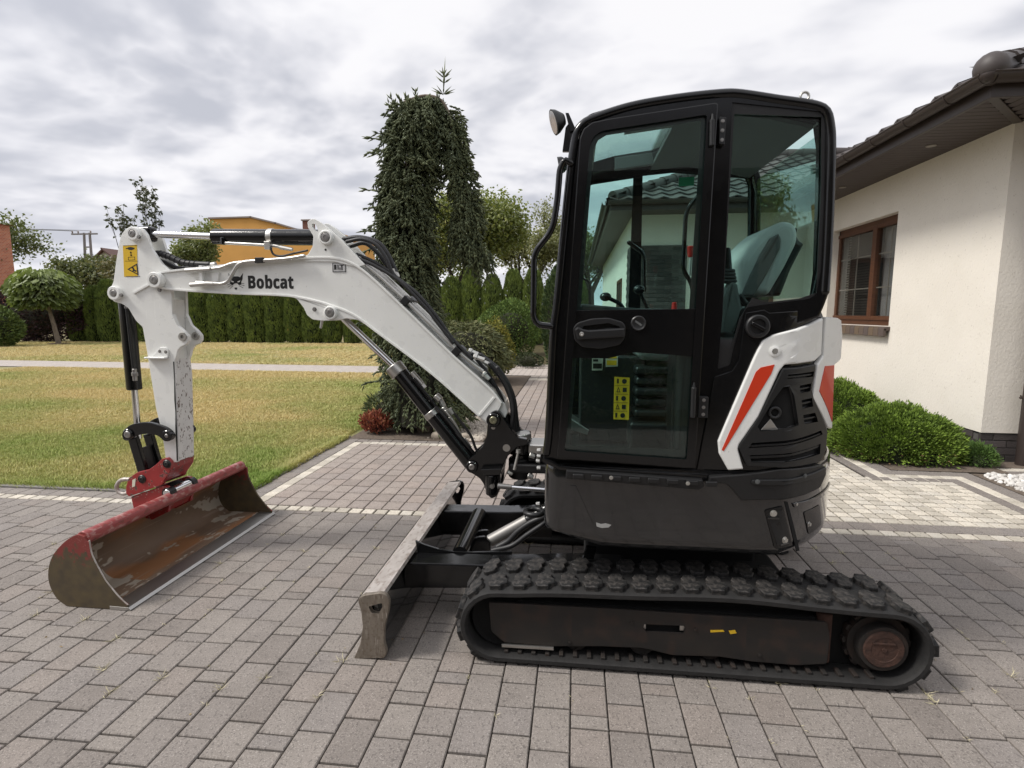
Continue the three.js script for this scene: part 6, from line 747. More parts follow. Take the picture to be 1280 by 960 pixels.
  const lm = [[-0.061,2.268,-2.340], [-0.096,2.257,-2.340], [-0.109,2.251,-2.340]]; mesh(cab, 'work_lamp', [lathe([[0, 0], [0.022, 0], [0.045, 0.03], [0.050, 0.045], [0.046, 0.046], [0, 0.044]], lm[0], [lm[2][0], lm[2][1], lm[2][2] + 0.012], 24)], M.plastic);
  mesh(cab, 'lamp_lens', (() => { const d = V([lm[2][0], lm[2][1], lm[2][2] + 0.012]).sub(V(lm[0])).normalize(), a = V(lm[0]).addScaledVector(d, 0.0445), e = V(lm[0]).addScaledVector(d, 0.047); return cyl(a.toArray(), e.toArray(), 0.045, 0.043, 24); })(), M.lamp);
  mesh(cab, 'lamp_bracket', [ext([[-0.054,2.234], [-0.035,2.258], [-0.019,2.233], [-0.030,2.141], [-0.066,2.142]], -2.33, -2.35, { b: 0.002, r: 0.004 }), ext([[-0.055,2.286], [-0.042,2.285], [-0.012,2.220], [-0.035,2.212]], -2.32, -2.34, { b: 0.002 })], M.black);
  const l2 = [[-0.054,2.203,-2.750], [-0.096,2.201,-2.750]]; mesh(cab, 'work_lamp', lathe([[0, 0], [0.02, 0], [0.036, 0.02], [0.040, 0.04], [0, 0.042]], l2[0], [l2[0][0] - 1, l2[0][1] - 0.25, l2[0][2]], 20), M.plastic);
  const ey = [[0.828,2.279], [0.828,2.293], [0.806,2.278]]; mesh(cab, 'lifting_eye', [new THREE.TorusGeometry(0.015, 0.005, 8, 22).translate(ey[1][0], ey[1][1], -2.275), box(ey[2][0] - 0.01, ey[2][0] + 0.05, ey[0][1] - 0.025, ey[0][1] + 0.002, -2.30, -2.262, 0.004)], M.zinc);
  // operator's seat
  const seat = part(ex, 'seat'); mesh(seat, 'backrest', ext([[0.694,1.717], [0.733,1.781], [0.782,1.836], [0.828,1.870], [0.858,1.877], [0.893,1.866], [0.909,1.831], [0.908,1.785], [0.863,1.680], [0.806,1.570], [0.698,1.570]], -2.46, -2.90, { b: 0.035, bs: 4, r: 0.02 }), M.seatCloth);
  mesh(seat, 'side_bolster', ext([[0.825,1.823], [0.836,1.803], [0.835,1.761], [0.793,1.667], [0.740,1.568], [0.689,1.568], [0.720,1.651], [0.757,1.739], [0.791,1.804]], -2.448, -2.47, { b: 0.008, r: 0.006 }), M.grey); mesh(seat, 'seat_belt', tube([[0.685,1.565,-2.440], [0.716,1.528,-2.440], [0.748,1.525,-2.440]], 0.012, 16, 8), M.hose);
  mesh(seat, 'backrest_shell', ext([[0.897,1.862], [0.931,1.799], [0.952,1.788], [0.904,1.680], [0.869,1.570], [0.806,1.570], [0.863,1.680]], -2.50, -2.86, { b: 0.02, r: 0.01 }), M.plastic);
  mesh(seat, 'cushion', ext([[0.260,1.324], [0.284,1.369], [0.349,1.391], [0.475,1.396], [0.582,1.403], [0.653,1.393], [0.674,1.320], [0.551,1.282], [0.287,1.290]], -2.46, -2.88, { b: 0.03, bs: 4, r: 0.02 }), M.vinyl);
  for (let k = 0; k < 5; k++) mesh(seat, 'bellows', box(0.26 + 0.004 * (k % 2), 0.62, 1.225 - k * 0.048, 1.265 - k * 0.048, -2.86, -2.46 - 0.01 * (k % 2), 0.016), M.plastic);
  mesh(seat, 'seat_base', box(0.24, 0.66, 0.89, 1.02, -2.88, -2.44, 0.02), M.plastic);
  mesh(seat, 'arm_console', ext([[0.602,1.563], [0.632,1.631], [0.659,1.617], [0.676,1.542], [0.692,1.494], [0.643,1.398], [0.599,1.398]], -2.40, -2.47, { b: 0.012, r: 0.01 }), M.grey);
  mesh(seat, 'joystick', [cyl([...[[0.627,1.628]][0], -2.44], [...[[0.617,1.766]][0], -2.44], 0.022, 0.017, 14, 0.005)], M.black); for (let k = 0; k < 4; k++) { const p = [[0.625,1.651]][0]; mesh(seat, 'joystick_boot', new THREE.TorusGeometry(0.024 + 0.003 * k, 0.008, 8, 18).rotateX(Math.PI / 2).translate(p[0], p[1] + 0.02 - k * 0.014, -2.44), M.hose); }
}
// ------------------------------------------------------------ door
{
  const d = part(ex, 'door'), out = [[-0.075,0.900], [-0.066,0.992], [0.002,2.161], [0.016,2.196], [0.049,2.219], [0.109,2.229], [0.499,2.271], [0.511,2.266], [0.510,2.212], [0.486,0.878], [0.465,0.875]], hole = [[-0.046,0.929], [-0.037,1.010], [0.036,2.131], [0.053,2.171], [0.085,2.190], [0.463,2.233], [0.476,2.228], [0.476,2.196], [0.455,0.907]];
  mesh(d, 'door_frame', ext(out, -2.232, -2.258, { b: 0.005, bs: 2, r: 0.006, holes: [hole], hr: 0.016 }), M.black);
  mesh(d, 'door_pane', ext([[-0.052,0.925], [0.032,2.137], [0.049,2.177], [0.085,2.196], [0.469,2.237], [0.481,2.225], [0.458,0.900]], -2.244, -2.249, { b: 0 }), M.glass);
  mesh(d, 'belt', [ext([[-0.011,1.508], [0.477,1.514], [0.468,1.357], [0.460,1.328], [0.224,1.342], [0.129,1.316], [-0.025,1.318]], -2.238, -2.243, { b: 0.001, r: 0.012 }), ext([[-0.011,1.508], [0.477,1.514], [0.468,1.357], [0.460,1.328], [0.224,1.342], [0.129,1.316], [-0.025,1.318]], -2.251, -2.262, { b: 0.001, r: 0.012 })], M.black);
  mesh(d, 'pane_border', ext(hole, -2.250, -2.252, { b: 0, holes: [[[-0.020,0.955], [0.057,2.126], [0.074,2.157], [0.104,2.174], [0.453,2.213], [0.455,2.173], [0.426,0.948]]] }), M.blackMatte);
  const rec = [[-0.013,1.438], [0.005,1.460], [0.062,1.476], [0.125,1.479], [0.182,1.463], [0.195,1.445], [0.193,1.400], [0.172,1.371], [0.096,1.355], [0.026,1.361], [-0.006,1.389]]; mesh(d, 'handle_recess', ext(rec, -2.226, -2.239, { r: 0.012, b: 0.004, holes: [[[0.009,1.428], [0.028,1.450], [0.126,1.462], [0.173,1.448], [0.176,1.435], [0.126,1.435], [0.019,1.418]]] , hr: 0.004 }), M.plastic);
  mesh(d, 'handle', ext([[-0.007,1.432], [0.006,1.444], [0.025,1.435], [0.047,1.430], [0.190,1.439], [0.191,1.404], [0.047,1.394], [0.006,1.391]], -2.205, -2.226, { r: 0.006, b: 0.006 }), M.plastic); const kl = [[0.022,1.415]][0]; mesh(d, 'key_lock', lathe([[0, 0], [0.008, 0], [0.009, 0.003], [0.004, 0.004], [0, 0.002]], [kl[0], kl[1], -2.206], [kl[0], kl[1], 0], 16), M.zinc);
  const lc = [[0.244,1.457]][0]; mesh(d, 'latch_knob', lathe([[0, 0], [0.028, 0], [0.030, 0.004], [0.026, 0.008], [0.020, 0.004], [0, 0.004]], [lc[0], lc[1], -2.240], [lc[0], lc[1], 0], 26), M.plastic); mesh(d, 'latch_mark', [box(-0.016, 0.016, -0.004, 0.004, -2.237, -2.235, 0.001).rotateZ(-0.6).translate(lc[0], lc[1], 0)], M.grey);
  for (const [a, c, e] of [[[[0.489,2.177], [0.491,2.114], [0.504,2.224]], [[0.517,2.219], [0.541,2.215], [0.539,2.119], [0.519,2.122]], 3], [[[0.464,1.176], [0.464,1.086], [0.479,1.186]], [[0.487,1.170], [0.524,1.168], [0.524,1.084], [0.487,1.086]], 3]]) { mesh(d, 'hinge', [cyl([a[0][0], a[0][1] + 0.03, -2.222], [a[1][0], a[1][1], -2.222], 0.010, 0.010, 12, 0.002), cyl([a[0][0], a[0][1] + 0.03, -2.222], [a[0][0], a[0][1] + 0.05, -2.222], 0.006, 0.003, 10), ext(c, -2.228, -2.256, { b: 0.002, r: 0.003 })], M.plastic); for (let k = 0; k < e; k++) { const q = [mixf(c[0][0], c[2][0], 0.5), mixf(c[0][1], c[2][1], (k + 0.5) / e)]; mesh(d, 'hinge_bolt', bolt(q[0], q[1], -2.228, 0.005, 0.004), M.pinSteel); } }
}
// ------------------------------------------------------------ boom swing bracket and its mount on the body
{
  const s = part(ex, 'swing_bracket'), o = [[-0.481,0.914], [-0.465,0.948], [-0.438,0.960], [-0.411,0.949], [-0.391,0.916], [-0.348,0.853], [-0.310,0.809], [-0.257,0.801], [-0.256,0.770], [-0.319,0.754], [-0.373,0.698], [-0.396,0.642], [-0.409,0.609], [-0.417,0.506], [-0.437,0.463], [-0.465,0.452], [-0.490,0.480], [-0.506,0.535], [-0.531,0.570], [-0.567,0.592], [-0.595,0.607], [-0.606,0.639], [-0.592,0.675], [-0.550,0.711], [-0.509,0.758], [-0.488,0.818]];
  mesh(s, 'side_plate', ext(o, -2.985, -3.025, { r: 0.012, b: 0.004 }), M.black); mesh(s, 'side_plate', ext(o, -3.175, -3.215, { r: 0.012, b: 0.004 }), M.black);
  mesh(s, 'web', ext([[-0.509,0.689], [-0.427,0.765], [-0.346,0.762], [-0.391,0.679], [-0.414,0.562], [-0.446,0.477], [-0.478,0.475], [-0.501,0.550], [-0.537,0.586]], -3.02, -3.18, { b: 0.004 }), M.blackMatte);
  const kn = [[-0.456,0.613], [-0.462,0.473]]; mesh(s, 'knuckle', [cyl([kn[0][0], kn[0][1] - 0.01, -2.965], [kn[1][0], kn[1][1] + 0.01, -2.965], 0.036, 0.030, 20, 0.006)], M.black); mesh(s, 'knuckle_cap', cyl([kn[0][0], kn[0][1] - 0.012, -2.965], [kn[0][0], kn[0][1] + 0.010, -2.965], 0.030, 0.026, 20, 0.004), M.pinSteel); const kb = [[-0.453,0.543]][0]; mesh(s, 'bolt', bolt(kb[0], kb[1], -2.935, 0.012, 0.01), M.pinSteel);
  mesh(s, 'knuckle_plate', ext([[-0.514,0.637], [-0.392,0.646], [-0.405,0.608], [-0.496,0.601]], -2.93, -2.99, { b: 0.003 }), M.black);
  const p1 = [[-0.448,0.907]][0], p2 = [[-0.571,0.637]][0]; pin(p1[0], p1[1], -2.987, 0.040, 0.022, M.black, std(lin(0.26, 0.25, 0.17), 0.4, 0.7), s, 'pin', 0.018); pin(p2[0], p2[1], -2.987, 0.034, 0.018, M.black, M.pinSteel, s, 'pin', 0.022);
  for (const p of [[-0.450,0.864]]) mesh(s, 'keeper_bolt', bolt(p[0], p[1], -2.984, 0.008, 0.006), M.steel); const hl = [[-0.376,0.750]][0]; mesh(s, 'inspection_hole', lathe([[0, 0], [0.020, 0], [0.021, 0.004], [0, 0.004]], [hl[0], hl[1], -2.986], [hl[0], hl[1], 0], 20), M.steel);
  const vp = [[-0.308,0.812], [-0.308,0.756]]; mesh(s, 'post_cap', [cyl([vp[0][0], vp[0][1] - 0.035, -3.1], [vp[0][0], vp[0][1], -3.1], 0.062, 0.060, 28, 0.006)], M.steel); mesh(s, 'swing_post', cyl([vp[0][0], 0.58, -3.1], [vp[0][0], vp[0][1] - 0.035, -3.1], 0.05, 0.05, 20), M.black); mesh(s, 'post_boss', [cyl([vp[0][0], vp[0][1] - 0.12, -3.1], [vp[0][0], vp[0][1] - 0.045, -3.1], 0.075, 0.075, 24, 0.01)], M.black);
  const m = part(ex, 'swing_mount'), x0 = vp[0][0], y1 = vp[0][1]; mesh(m, 'upper_ear', [box(x0 + 0.05, 0.1, y1 - 0.105, y1 - 0.045, -3.19, -3.01, 0.012)], M.steel); mesh(m, 'lower_ear', [box(x0 - 0.06, 0.1, 0.60, 0.655, -3.2, -3.0, 0.015)], M.blackMatte); mesh(m, 'mount_casting', [box(-0.08, 0.2, 0.55, 0.92, -3.5, -2.75, 0.02)], M.blackMatte);
  { const cap = box(x0 + 0.05, -0.06, y1 - 0.15, y1 - 0.105, -3.16, -3.03, 0.006); mesh(m, 'ear_web', cap, M.blackMatte); }
  mesh(m, 'lower_post', cyl([x0, 0.55, -3.1], [x0, 0.67, -3.1], 0.07, 0.07, 22, 0.01), M.blackMatte); mesh(m, 'ring', new THREE.TorusGeometry(0.045, 0.014, 10, 26).rotateX(Math.PI / 2).translate(...[[-0.198,0.491,-2.700]][0]), M.plastic);
  const sr = [[-0.419,0.548,-2.930], [-0.339,0.542,-2.930], [-0.075,0.529,-2.930]]; mesh(m, 'swing_rod', cyl(sr[1], sr[2], 0.013), M.chrome); mesh(m, 'rod_end', cyl(sr[0], sr[1], 0.016, 0.014, 14, 0.003), M.pinSteel);
  const rr = [[-0.329,0.634,-2.960], [-0.307,0.730,-2.960], [-0.307,0.748,-2.960]]; mesh(m, 'locking_rod', [cyl(rr[0], rr[1], 0.010, 0.008, 10), cyl(rr[1], rr[2], 0.014, 0.012, 10)], M.zinc);
  for (const q of [[-0.168,0.808,-2.720], [-0.168,0.779,-2.720], [-0.172,0.754,-2.720], [-0.168,0.717,-2.720], [-0.171,0.527,-2.720]]) mesh(m, 'bolt', cyl(q, [q[0] - 0.02, q[1], q[2]], 0.012, 0.010, 8, 0.002), M.zinc);
  for (const [q, r] of [[-0.248,0.712,-3.000], [-0.257,0.592,-3.000], [-0.374,0.607,-3.000]].map((q, i) => [q, [0.016, 0.018, 0.012][i]])) mesh(m, 'hydraulic_fitting', cyl(q, [q[0] + 0.03, q[1] - 0.012, q[2]], r, r * 0.8, 6, 0.003), M.zinc);
  // hoses sweeping from the boom down into the swing post
  for (const [pts, r] of [[[[-0.433,1.191,-3.040], [-0.370,1.080,-3.040], [-0.343,0.967,-3.040], [-0.352,0.852,-3.040], [-0.347,0.736,-3.040]], 0.014], [[[-0.480,1.210,-3.080], [-0.402,1.106,-3.080], [-0.356,0.983,-3.080], [-0.352,0.843,-3.080], [-0.333,0.717,-3.080]], 0.014], [[[-0.518,1.233,-3.120], [-0.421,1.137,-3.120], [-0.361,0.999,-3.120], [-0.347,0.859,-3.120], [-0.324,0.708,-3.120]], 0.014], [[[-0.548,1.253,-3.160], [-0.436,1.161,-3.160], [-0.361,1.021,-3.160], [-0.337,0.860,-3.160], [-0.309,0.698,-3.160]], 0.014], [[[-0.579,1.270,-3.050], [-0.480,1.145,-3.050], [-0.407,1.009,-3.050], [-0.380,0.872,-3.050], [-0.367,0.752,-3.050]], 0.010], [[[-0.699,1.320,-3.100], [-0.543,1.175,-3.100], [-0.428,1.020,-3.100], [-0.386,0.881,-3.100], [-0.359,0.740,-3.100]], 0.009]]) mesh(m, 'hose', tube(pts, r, 40, 9), M.hose);
}
// ------------------------------------------------------------ boom
const ZB = -3.0;
{
  const b = part(ex, 'boom');
  const topE = [[-2.460,1.728], [-2.337,1.743], [-1.978,1.774], [-1.763,1.790], [-1.529,1.807], [-1.355,1.807], [-1.272,1.789], [-1.213,1.760], [-1.159,1.722], [-0.948,1.528], [-0.662,1.254], [-0.451,1.065], [-0.402,1.002]], lowE = [[-0.536,0.918], [-0.801,1.152], [-1.146,1.408], [-1.210,1.457], [-1.274,1.493], [-1.358,1.524], [-1.442,1.551], [-1.536,1.571], [-1.626,1.587], [-2.010,1.605], [-2.397,1.634], [-2.482,1.655]];
  const tl = smoothLine(topE, 5), ll = smoothLine(lowE, 5);
  mesh(b, 'boom_box', ext([...tl, ...[[-0.429,0.947], [-0.493,0.891]], ...ll], ZB - 0.012, ZB - 0.188, { b: 0.002 }), M.white);
  mesh(b, 'top_flange', band(tl, 0.012, ZB - 0.002, ZB - 0.198), M.white); mesh(b, 'bottom_flange', band(ll, 0.012, ZB - 0.002, ZB - 0.198), M.white);
  const foot = [[-0.546,0.920], [-0.446,1.030], [-0.392,0.995], [-0.374,0.946], [-0.410,0.863], [-0.473,0.857], [-0.501,0.880]]; mesh(b, 'foot_casting', ext(foot, ZB - 0.026, ZB - 0.172, { r: 0.01, b: 0.004 }), M.white);
  mesh(b, 'foot_weld', ext([[-0.536,0.933], [-0.452,1.034], [-0.441,1.026], [-0.525,0.922]], ZB - 0.008, ZB - 0.03, { b: 0.002 }), M.white);
  // cylinder bracket on top, lug under the knee: a plate each side
  const brk = [[-1.538,1.804], [-1.499,1.821], [-1.469,1.864], [-1.462,1.921], [-1.492,1.969], [-1.493,1.999], [-1.471,2.014], [-1.448,2.015], [-1.412,1.993], [-1.349,1.945], [-1.293,1.894], [-1.256,1.853], [-1.167,1.761], [-1.214,1.748], [-1.351,1.780], [-1.520,1.782]], slot = [[-1.467,1.992], [-1.444,1.989], [-1.432,1.963], [-1.430,1.942], [-1.451,1.946], [-1.471,1.973]], lug = [[-1.615,1.596], [-1.574,1.571], [-1.538,1.524], [-1.521,1.484], [-1.489,1.459], [-1.432,1.452], [-1.342,1.455], [-1.290,1.466], [-1.220,1.457], [-1.142,1.408], [-1.206,1.466], [-1.297,1.520], [-1.418,1.560], [-1.530,1.587]];
  for (const z of [ZB - 0.006, ZB - 0.168]) { mesh(b, 'cylinder_bracket', ext(brk, z, z - 0.026, { r: 0.008, b: 0.003, holes: [slot], hr: 0.006 }), M.white); mesh(b, 'cylinder_lug', ext(lug, z, z - 0.026, { r: 0.008, b: 0.003 }), M.white); }
  const q1 = [[-1.381,1.911]][0], q2 = [[-1.373,1.497]][0], q0 = [[-2.421,1.685]][0]; pin(q1[0], q1[1], ZB - 0.008, 0.040, 0.024, M.white, M.pinSteel, b); pin(q2[0], q2[1], ZB - 0.008, 0.038, 0.024, M.white, M.pinSteel, b); pin(q0[0], q0[1], ZB - 0.01, 0.046, 0.024, M.white, M.pinSteel, b, 'pin', 0.04);
  const ks = [[-1.474,1.517], [-1.393,1.846], [-2.420,1.631], [-1.442,1.439]]; mesh(b, 'keeper_bolt', [bolt(ks[0][0], ks[0][1], ZB - 0.006, 0.009), bolt(ks[2][0], ks[2][1], ZB - 0.01, 0.010)], M.pinSteel); mesh(b, 'bracket_hole', lathe([[0, 0], [0.006, 0], [0.006, 0.001], [0, 0.001]], [ks[1][0], ks[1][1], ZB - 0.0055], [ks[1][0], ks[1][1], 0], 12), M.ink); mesh(b, 'grease_fitting', cyl([ks[3][0], ks[3][1] + 0.02, ZB - 0.03], [ks[3][0] - 0.012, ks[3][1] - 0.03, ZB - 0.03], 0.009, 0.007, 8, 0.002), M.zinc);
  // name and cat mark in black vinyl
  const tb = [[-1.868,1.637], [-1.595,1.635], [-1.860,1.712]]; { const g = new TextGeometry('Bobcat', { font: boldFont, size: 1, depth: 0.02, curveSegments: 5, bevelEnabled: true, bevelSize: 0.028, bevelThickness: 0.002, bevelSegments: 1 }); g.computeBoundingBox(); const B = g.boundingBox, w = tb[1][0] - tb[0][0], h = (tb[2][1] - tb[0][1]); g.translate(-B.min.x, 0, 0.004).scale(w / (B.max.x - B.min.x), h / (B.max.y - 0), 0.04).rotateZ(Math.atan2(tb[1][1] - tb[0][1], w)); g.translate(tb[0][0], tb[0][1], ZB - 0.0118); mesh(b, 'name_lettering', g, M.ink); }
  const S = (a) => ext(a, ZB - 0.0108, ZB - 0.0116, { b: 0 }), W = (a) => ext(a, ZB - 0.0102, ZB - 0.0107, { b: 0 });
  mesh(b, 'cat_mark', [S([[-1.984,1.724], [-1.971,1.695], [-1.953,1.704], [-1.927,1.704], [-1.915,1.699], [-1.896,1.722], [-1.901,1.688], [-1.909,1.674], [-1.912,1.659], [-1.925,1.654], [-1.932,1.663], [-1.941,1.666], [-1.954,1.663], [-1.964,1.654], [-1.978,1.661], [-1.980,1.677], [-1.984,1.695]]), S([[-1.953,1.641], [-1.936,1.641], [-1.939,1.630], [-1.951,1.630]]), ...[[285,356, 290,354], [284.5,359, 290.5,356], [287,361, 291,357.5], [304,355, 299,354.5], [305,357.5, 299.5,356], [303.5,360, 299,357.5]].map((_, i) => { const L = [[-1.997,1.656], [-1.967,1.664], [-1.994,1.642], [-1.965,1.657], [-1.983,1.633], [-1.962,1.650], [-1.893,1.663], [-1.919,1.664], [-1.891,1.650], [-1.918,1.657], [-1.902,1.638], [-1.923,1.650]], a = L[i * 2], c = L[i * 2 + 1]; return S([a, [a[0] + 0.0005, a[1] + 0.0022], [c[0], c[1] + 0.0022], c]); })], M.ink);
  mesh(b, 'cat_eyes', [W([[-1.972,1.682], [-1.953,1.675], [-1.958,1.670], [-1.969,1.673]]), W([[-1.934,1.674], [-1.915,1.682], [-1.918,1.673], [-1.929,1.670]])], M.white);
  { const p = [[-1.359,1.774], [-1.282,1.769], [-1.286,1.719], [-1.361,1.724]]; const m = mesh(b, 'lift_plate', ext(p, ZB - 0.010, ZB - 0.0118, { b: 0 }), std(lin(0.5, 0.5, 0.5), 0.5)); void m; const c = p[0], w = p[1][0] - p[0][0], h = p[0][1] - p[3][1]; const fr = (x0, x1, y0, y1) => box(c[0] + w * x0, c[0] + w * x1, c[1] - h * y1, c[1] - h * y0, ZB - 0.0098, ZB - 0.0094, 0); mesh(b, 'plate_print', [fr(0.0, 1, 0, 0.06), fr(0, 1, 0.94, 1), fr(0, 0.05, 0, 1), fr(0.95, 1, 0, 1), fr(0.12, 0.3, 0.2, 0.75), fr(0.38, 0.46, 0.2, 0.75), fr(0.52, 0.9, 0.2, 0.3), fr(0.66, 0.76, 0.3, 0.8), fr(0.52, 0.6, 0.5, 0.8)], M.ink); }
  // steel lines along the back, clamps, hoses
  const off = (l, d) => l.map(([x, y]) => [x, y + d]);
  for (const [z, d] of [[-3.03, 0.012], [-3.075, 0.016], [-3.12, 0.016], [-3.165, 0.012]]) mesh(b, 'steel_line', tube(off([[-1.228,1.788], [-1.123,1.711], [-0.956,1.560], [-0.806,1.417], [-0.661,1.278], [-0.580,1.211], [-0.516,1.162]], d).map((p) => [p[0], p[1], z]), 0.0105, 60, 8), M.zinc);
  for (const c of [[[-0.956,1.555]][0], [[-0.671,1.274]][0]]) { const g = box(-0.022, 0.022, -0.012, 0.035, -3.19, -3.008, 0.005).rotateZ(-0.76).translate(c[0], c[1], 0); mesh(b, 'line_clamp', g, M.plastic); mesh(b, 'bolt', [box(-0.008, 0.008, 0.032, 0.043, -3.05, -3.034, 0.002).rotateZ(-0.76).translate(c[0], c[1], 0)], M.zinc); }
  for (const [pts, r] of [[[[-1.276,1.891,-3.030], [-1.192,1.903,-3.030], [-1.110,1.872,-3.030], [-1.057,1.801,-3.030], [-1.010,1.705,-3.030], [-0.888,1.608,-3.030], [-0.777,1.480,-3.030], [-0.683,1.351,-3.030], [-0.576,1.245,-3.030]], 0.011], [[[-1.320,1.913,-3.090], [-1.225,1.920,-3.090], [-1.123,1.892,-3.090], [-1.068,1.829,-3.090], [-1.020,1.727,-3.090]], 0.014], [[[-1.309,1.878,-3.140], [-1.217,1.895,-3.140], [-1.143,1.840,-3.140], [-1.088,1.767,-3.140], [-1.037,1.708,-3.140]], 0.013], [[[-1.220,1.802,-3.020], [-1.111,1.753,-3.020], [-0.975,1.669,-3.020], [-0.841,1.537,-3.020], [-0.762,1.436,-3.020], [-0.681,1.334,-3.020]], 0.010], [[[-1.260,1.830,-3.120], [-1.137,1.775,-3.120], [-0.994,1.670,-3.120], [-0.855,1.534,-3.120], [-0.685,1.319,-3.120]], 0.011]]) mesh(b, 'hose', tube(pts, r, 70, 9), M.hose);
  for (const q of [[[-1.033,1.745,-3.090], [-1.011,1.695,-3.090]], [[-1.060,1.731,-3.140], [-1.033,1.690,-3.140]]]) mesh(b, 'hose_fitting', cyl(q[0], q[1], 0.016, 0.016, 8, 0.003), M.zinc);
  for (const q of [[[-0.568,1.257,-3.040], [-0.505,1.236,-3.040]], [[-0.541,1.231,-3.090], [-0.481,1.204,-3.090]], [[-0.615,1.282,-3.140], [-0.559,1.259,-3.140]], [[-0.513,1.165,-3.030], [-0.477,1.129,-3.030]], [[-0.552,1.193,-3.100], [-0.506,1.162,-3.100]]]) { mesh(b, 'hose_fitting', [cyl(q[0], q[1], 0.013, 0.013, 6, 0.002), cyl(q[0], V(q[0]).lerp(V(q[1]), 0.35).toArray(), 0.018, 0.018, 6, 0.003)], M.zinc); }
  // lines over the nose to the dipper
  mesh(b, 'steel_line', bentTube([[-2.165,1.670,-2.985], [-2.008,1.660,-2.985], [-1.973,1.673,-2.985], [-1.909,1.767,-2.985], [-1.869,1.782,-2.985], [-1.606,1.797,-2.985], [-1.511,1.811,-2.985]], 0.0105, 0.03, 9), M.zinc); mesh(b, 'steel_line', bentTube([[-2.143,1.742,-2.990], [-2.015,1.750,-2.990], [-1.945,1.776,-2.990], [-1.790,1.788,-2.990], [-1.570,1.803,-2.990]], 0.0095, 0.03, 9), M.zinc);
  for (const q of [[[-2.206,1.657,-2.985], [-2.096,1.665,-2.985]], [[-2.106,1.665,-2.985], [-2.057,1.663,-2.985]], [[-2.229,1.738,-2.985], [-2.130,1.744,-2.985]], [[-2.140,1.742,-2.985], [-2.071,1.746,-2.985]]]) mesh(b, 'hose_fitting', [cyl(q[0], q[1], 0.015, 0.013, 8, 0.003)], M.zinc);
  mesh(b, 'line_bracket', [ext([[-2.146,1.765], [-2.127,1.765], [-2.130,1.657], [-2.150,1.657]], -2.985, -3.012, { b: 0.002 }), ext([[-2.085,1.728], [-2.036,1.728], [-2.045,1.674], [-2.079,1.674]], -2.998, -3.012, { b: 0.002 })], M.white); const cl = [[-1.797,1.805], [-1.749,1.806], [-1.751,1.776], [-1.799,1.774]]; mesh(b, 'line_clamp', ext(cl, -2.972, -3.0, { b: 0.003, r: 0.004 }), M.plastic);
  mesh(b, 'hose', tube([[-2.502,1.841,-3.080], [-2.455,1.845,-3.080], [-2.395,1.826,-3.080], [-2.316,1.792,-3.080], [-2.236,1.782,-3.080], [-2.145,1.777,-3.080]], 0.018, 50, 10), M.hose); mesh(b, 'hose', tube([[-2.550,1.827,-3.130], [-2.474,1.798,-3.130], [-2.388,1.764,-3.130], [-2.294,1.764,-3.130], [-2.216,1.772,-3.130]], 0.014, 40, 8), M.hose);
  for (let k = 0; k < 9; k++) { const c = new THREE.CatmullRomCurve3([[-2.455,1.845,-3.080], [-2.395,1.826,-3.080], [-2.316,1.792,-3.080], [-2.236,1.782,-3.080]].map(V)).getPoint(k / 8); mesh(b, 'hose_guard', new THREE.TorusGeometry(0.019, 0.002, 5, 14).rotateY(Math.PI / 2).rotateZ(-0.4).translate(c.x, c.y, c.z), M.hose); }
  mesh(b, 'hose_fitting', cyl(...[[-2.145,1.777,-3.080], [-2.104,1.781,-3.080]], 0.013, 0.013, 8, 0.003), M.zinc);
}
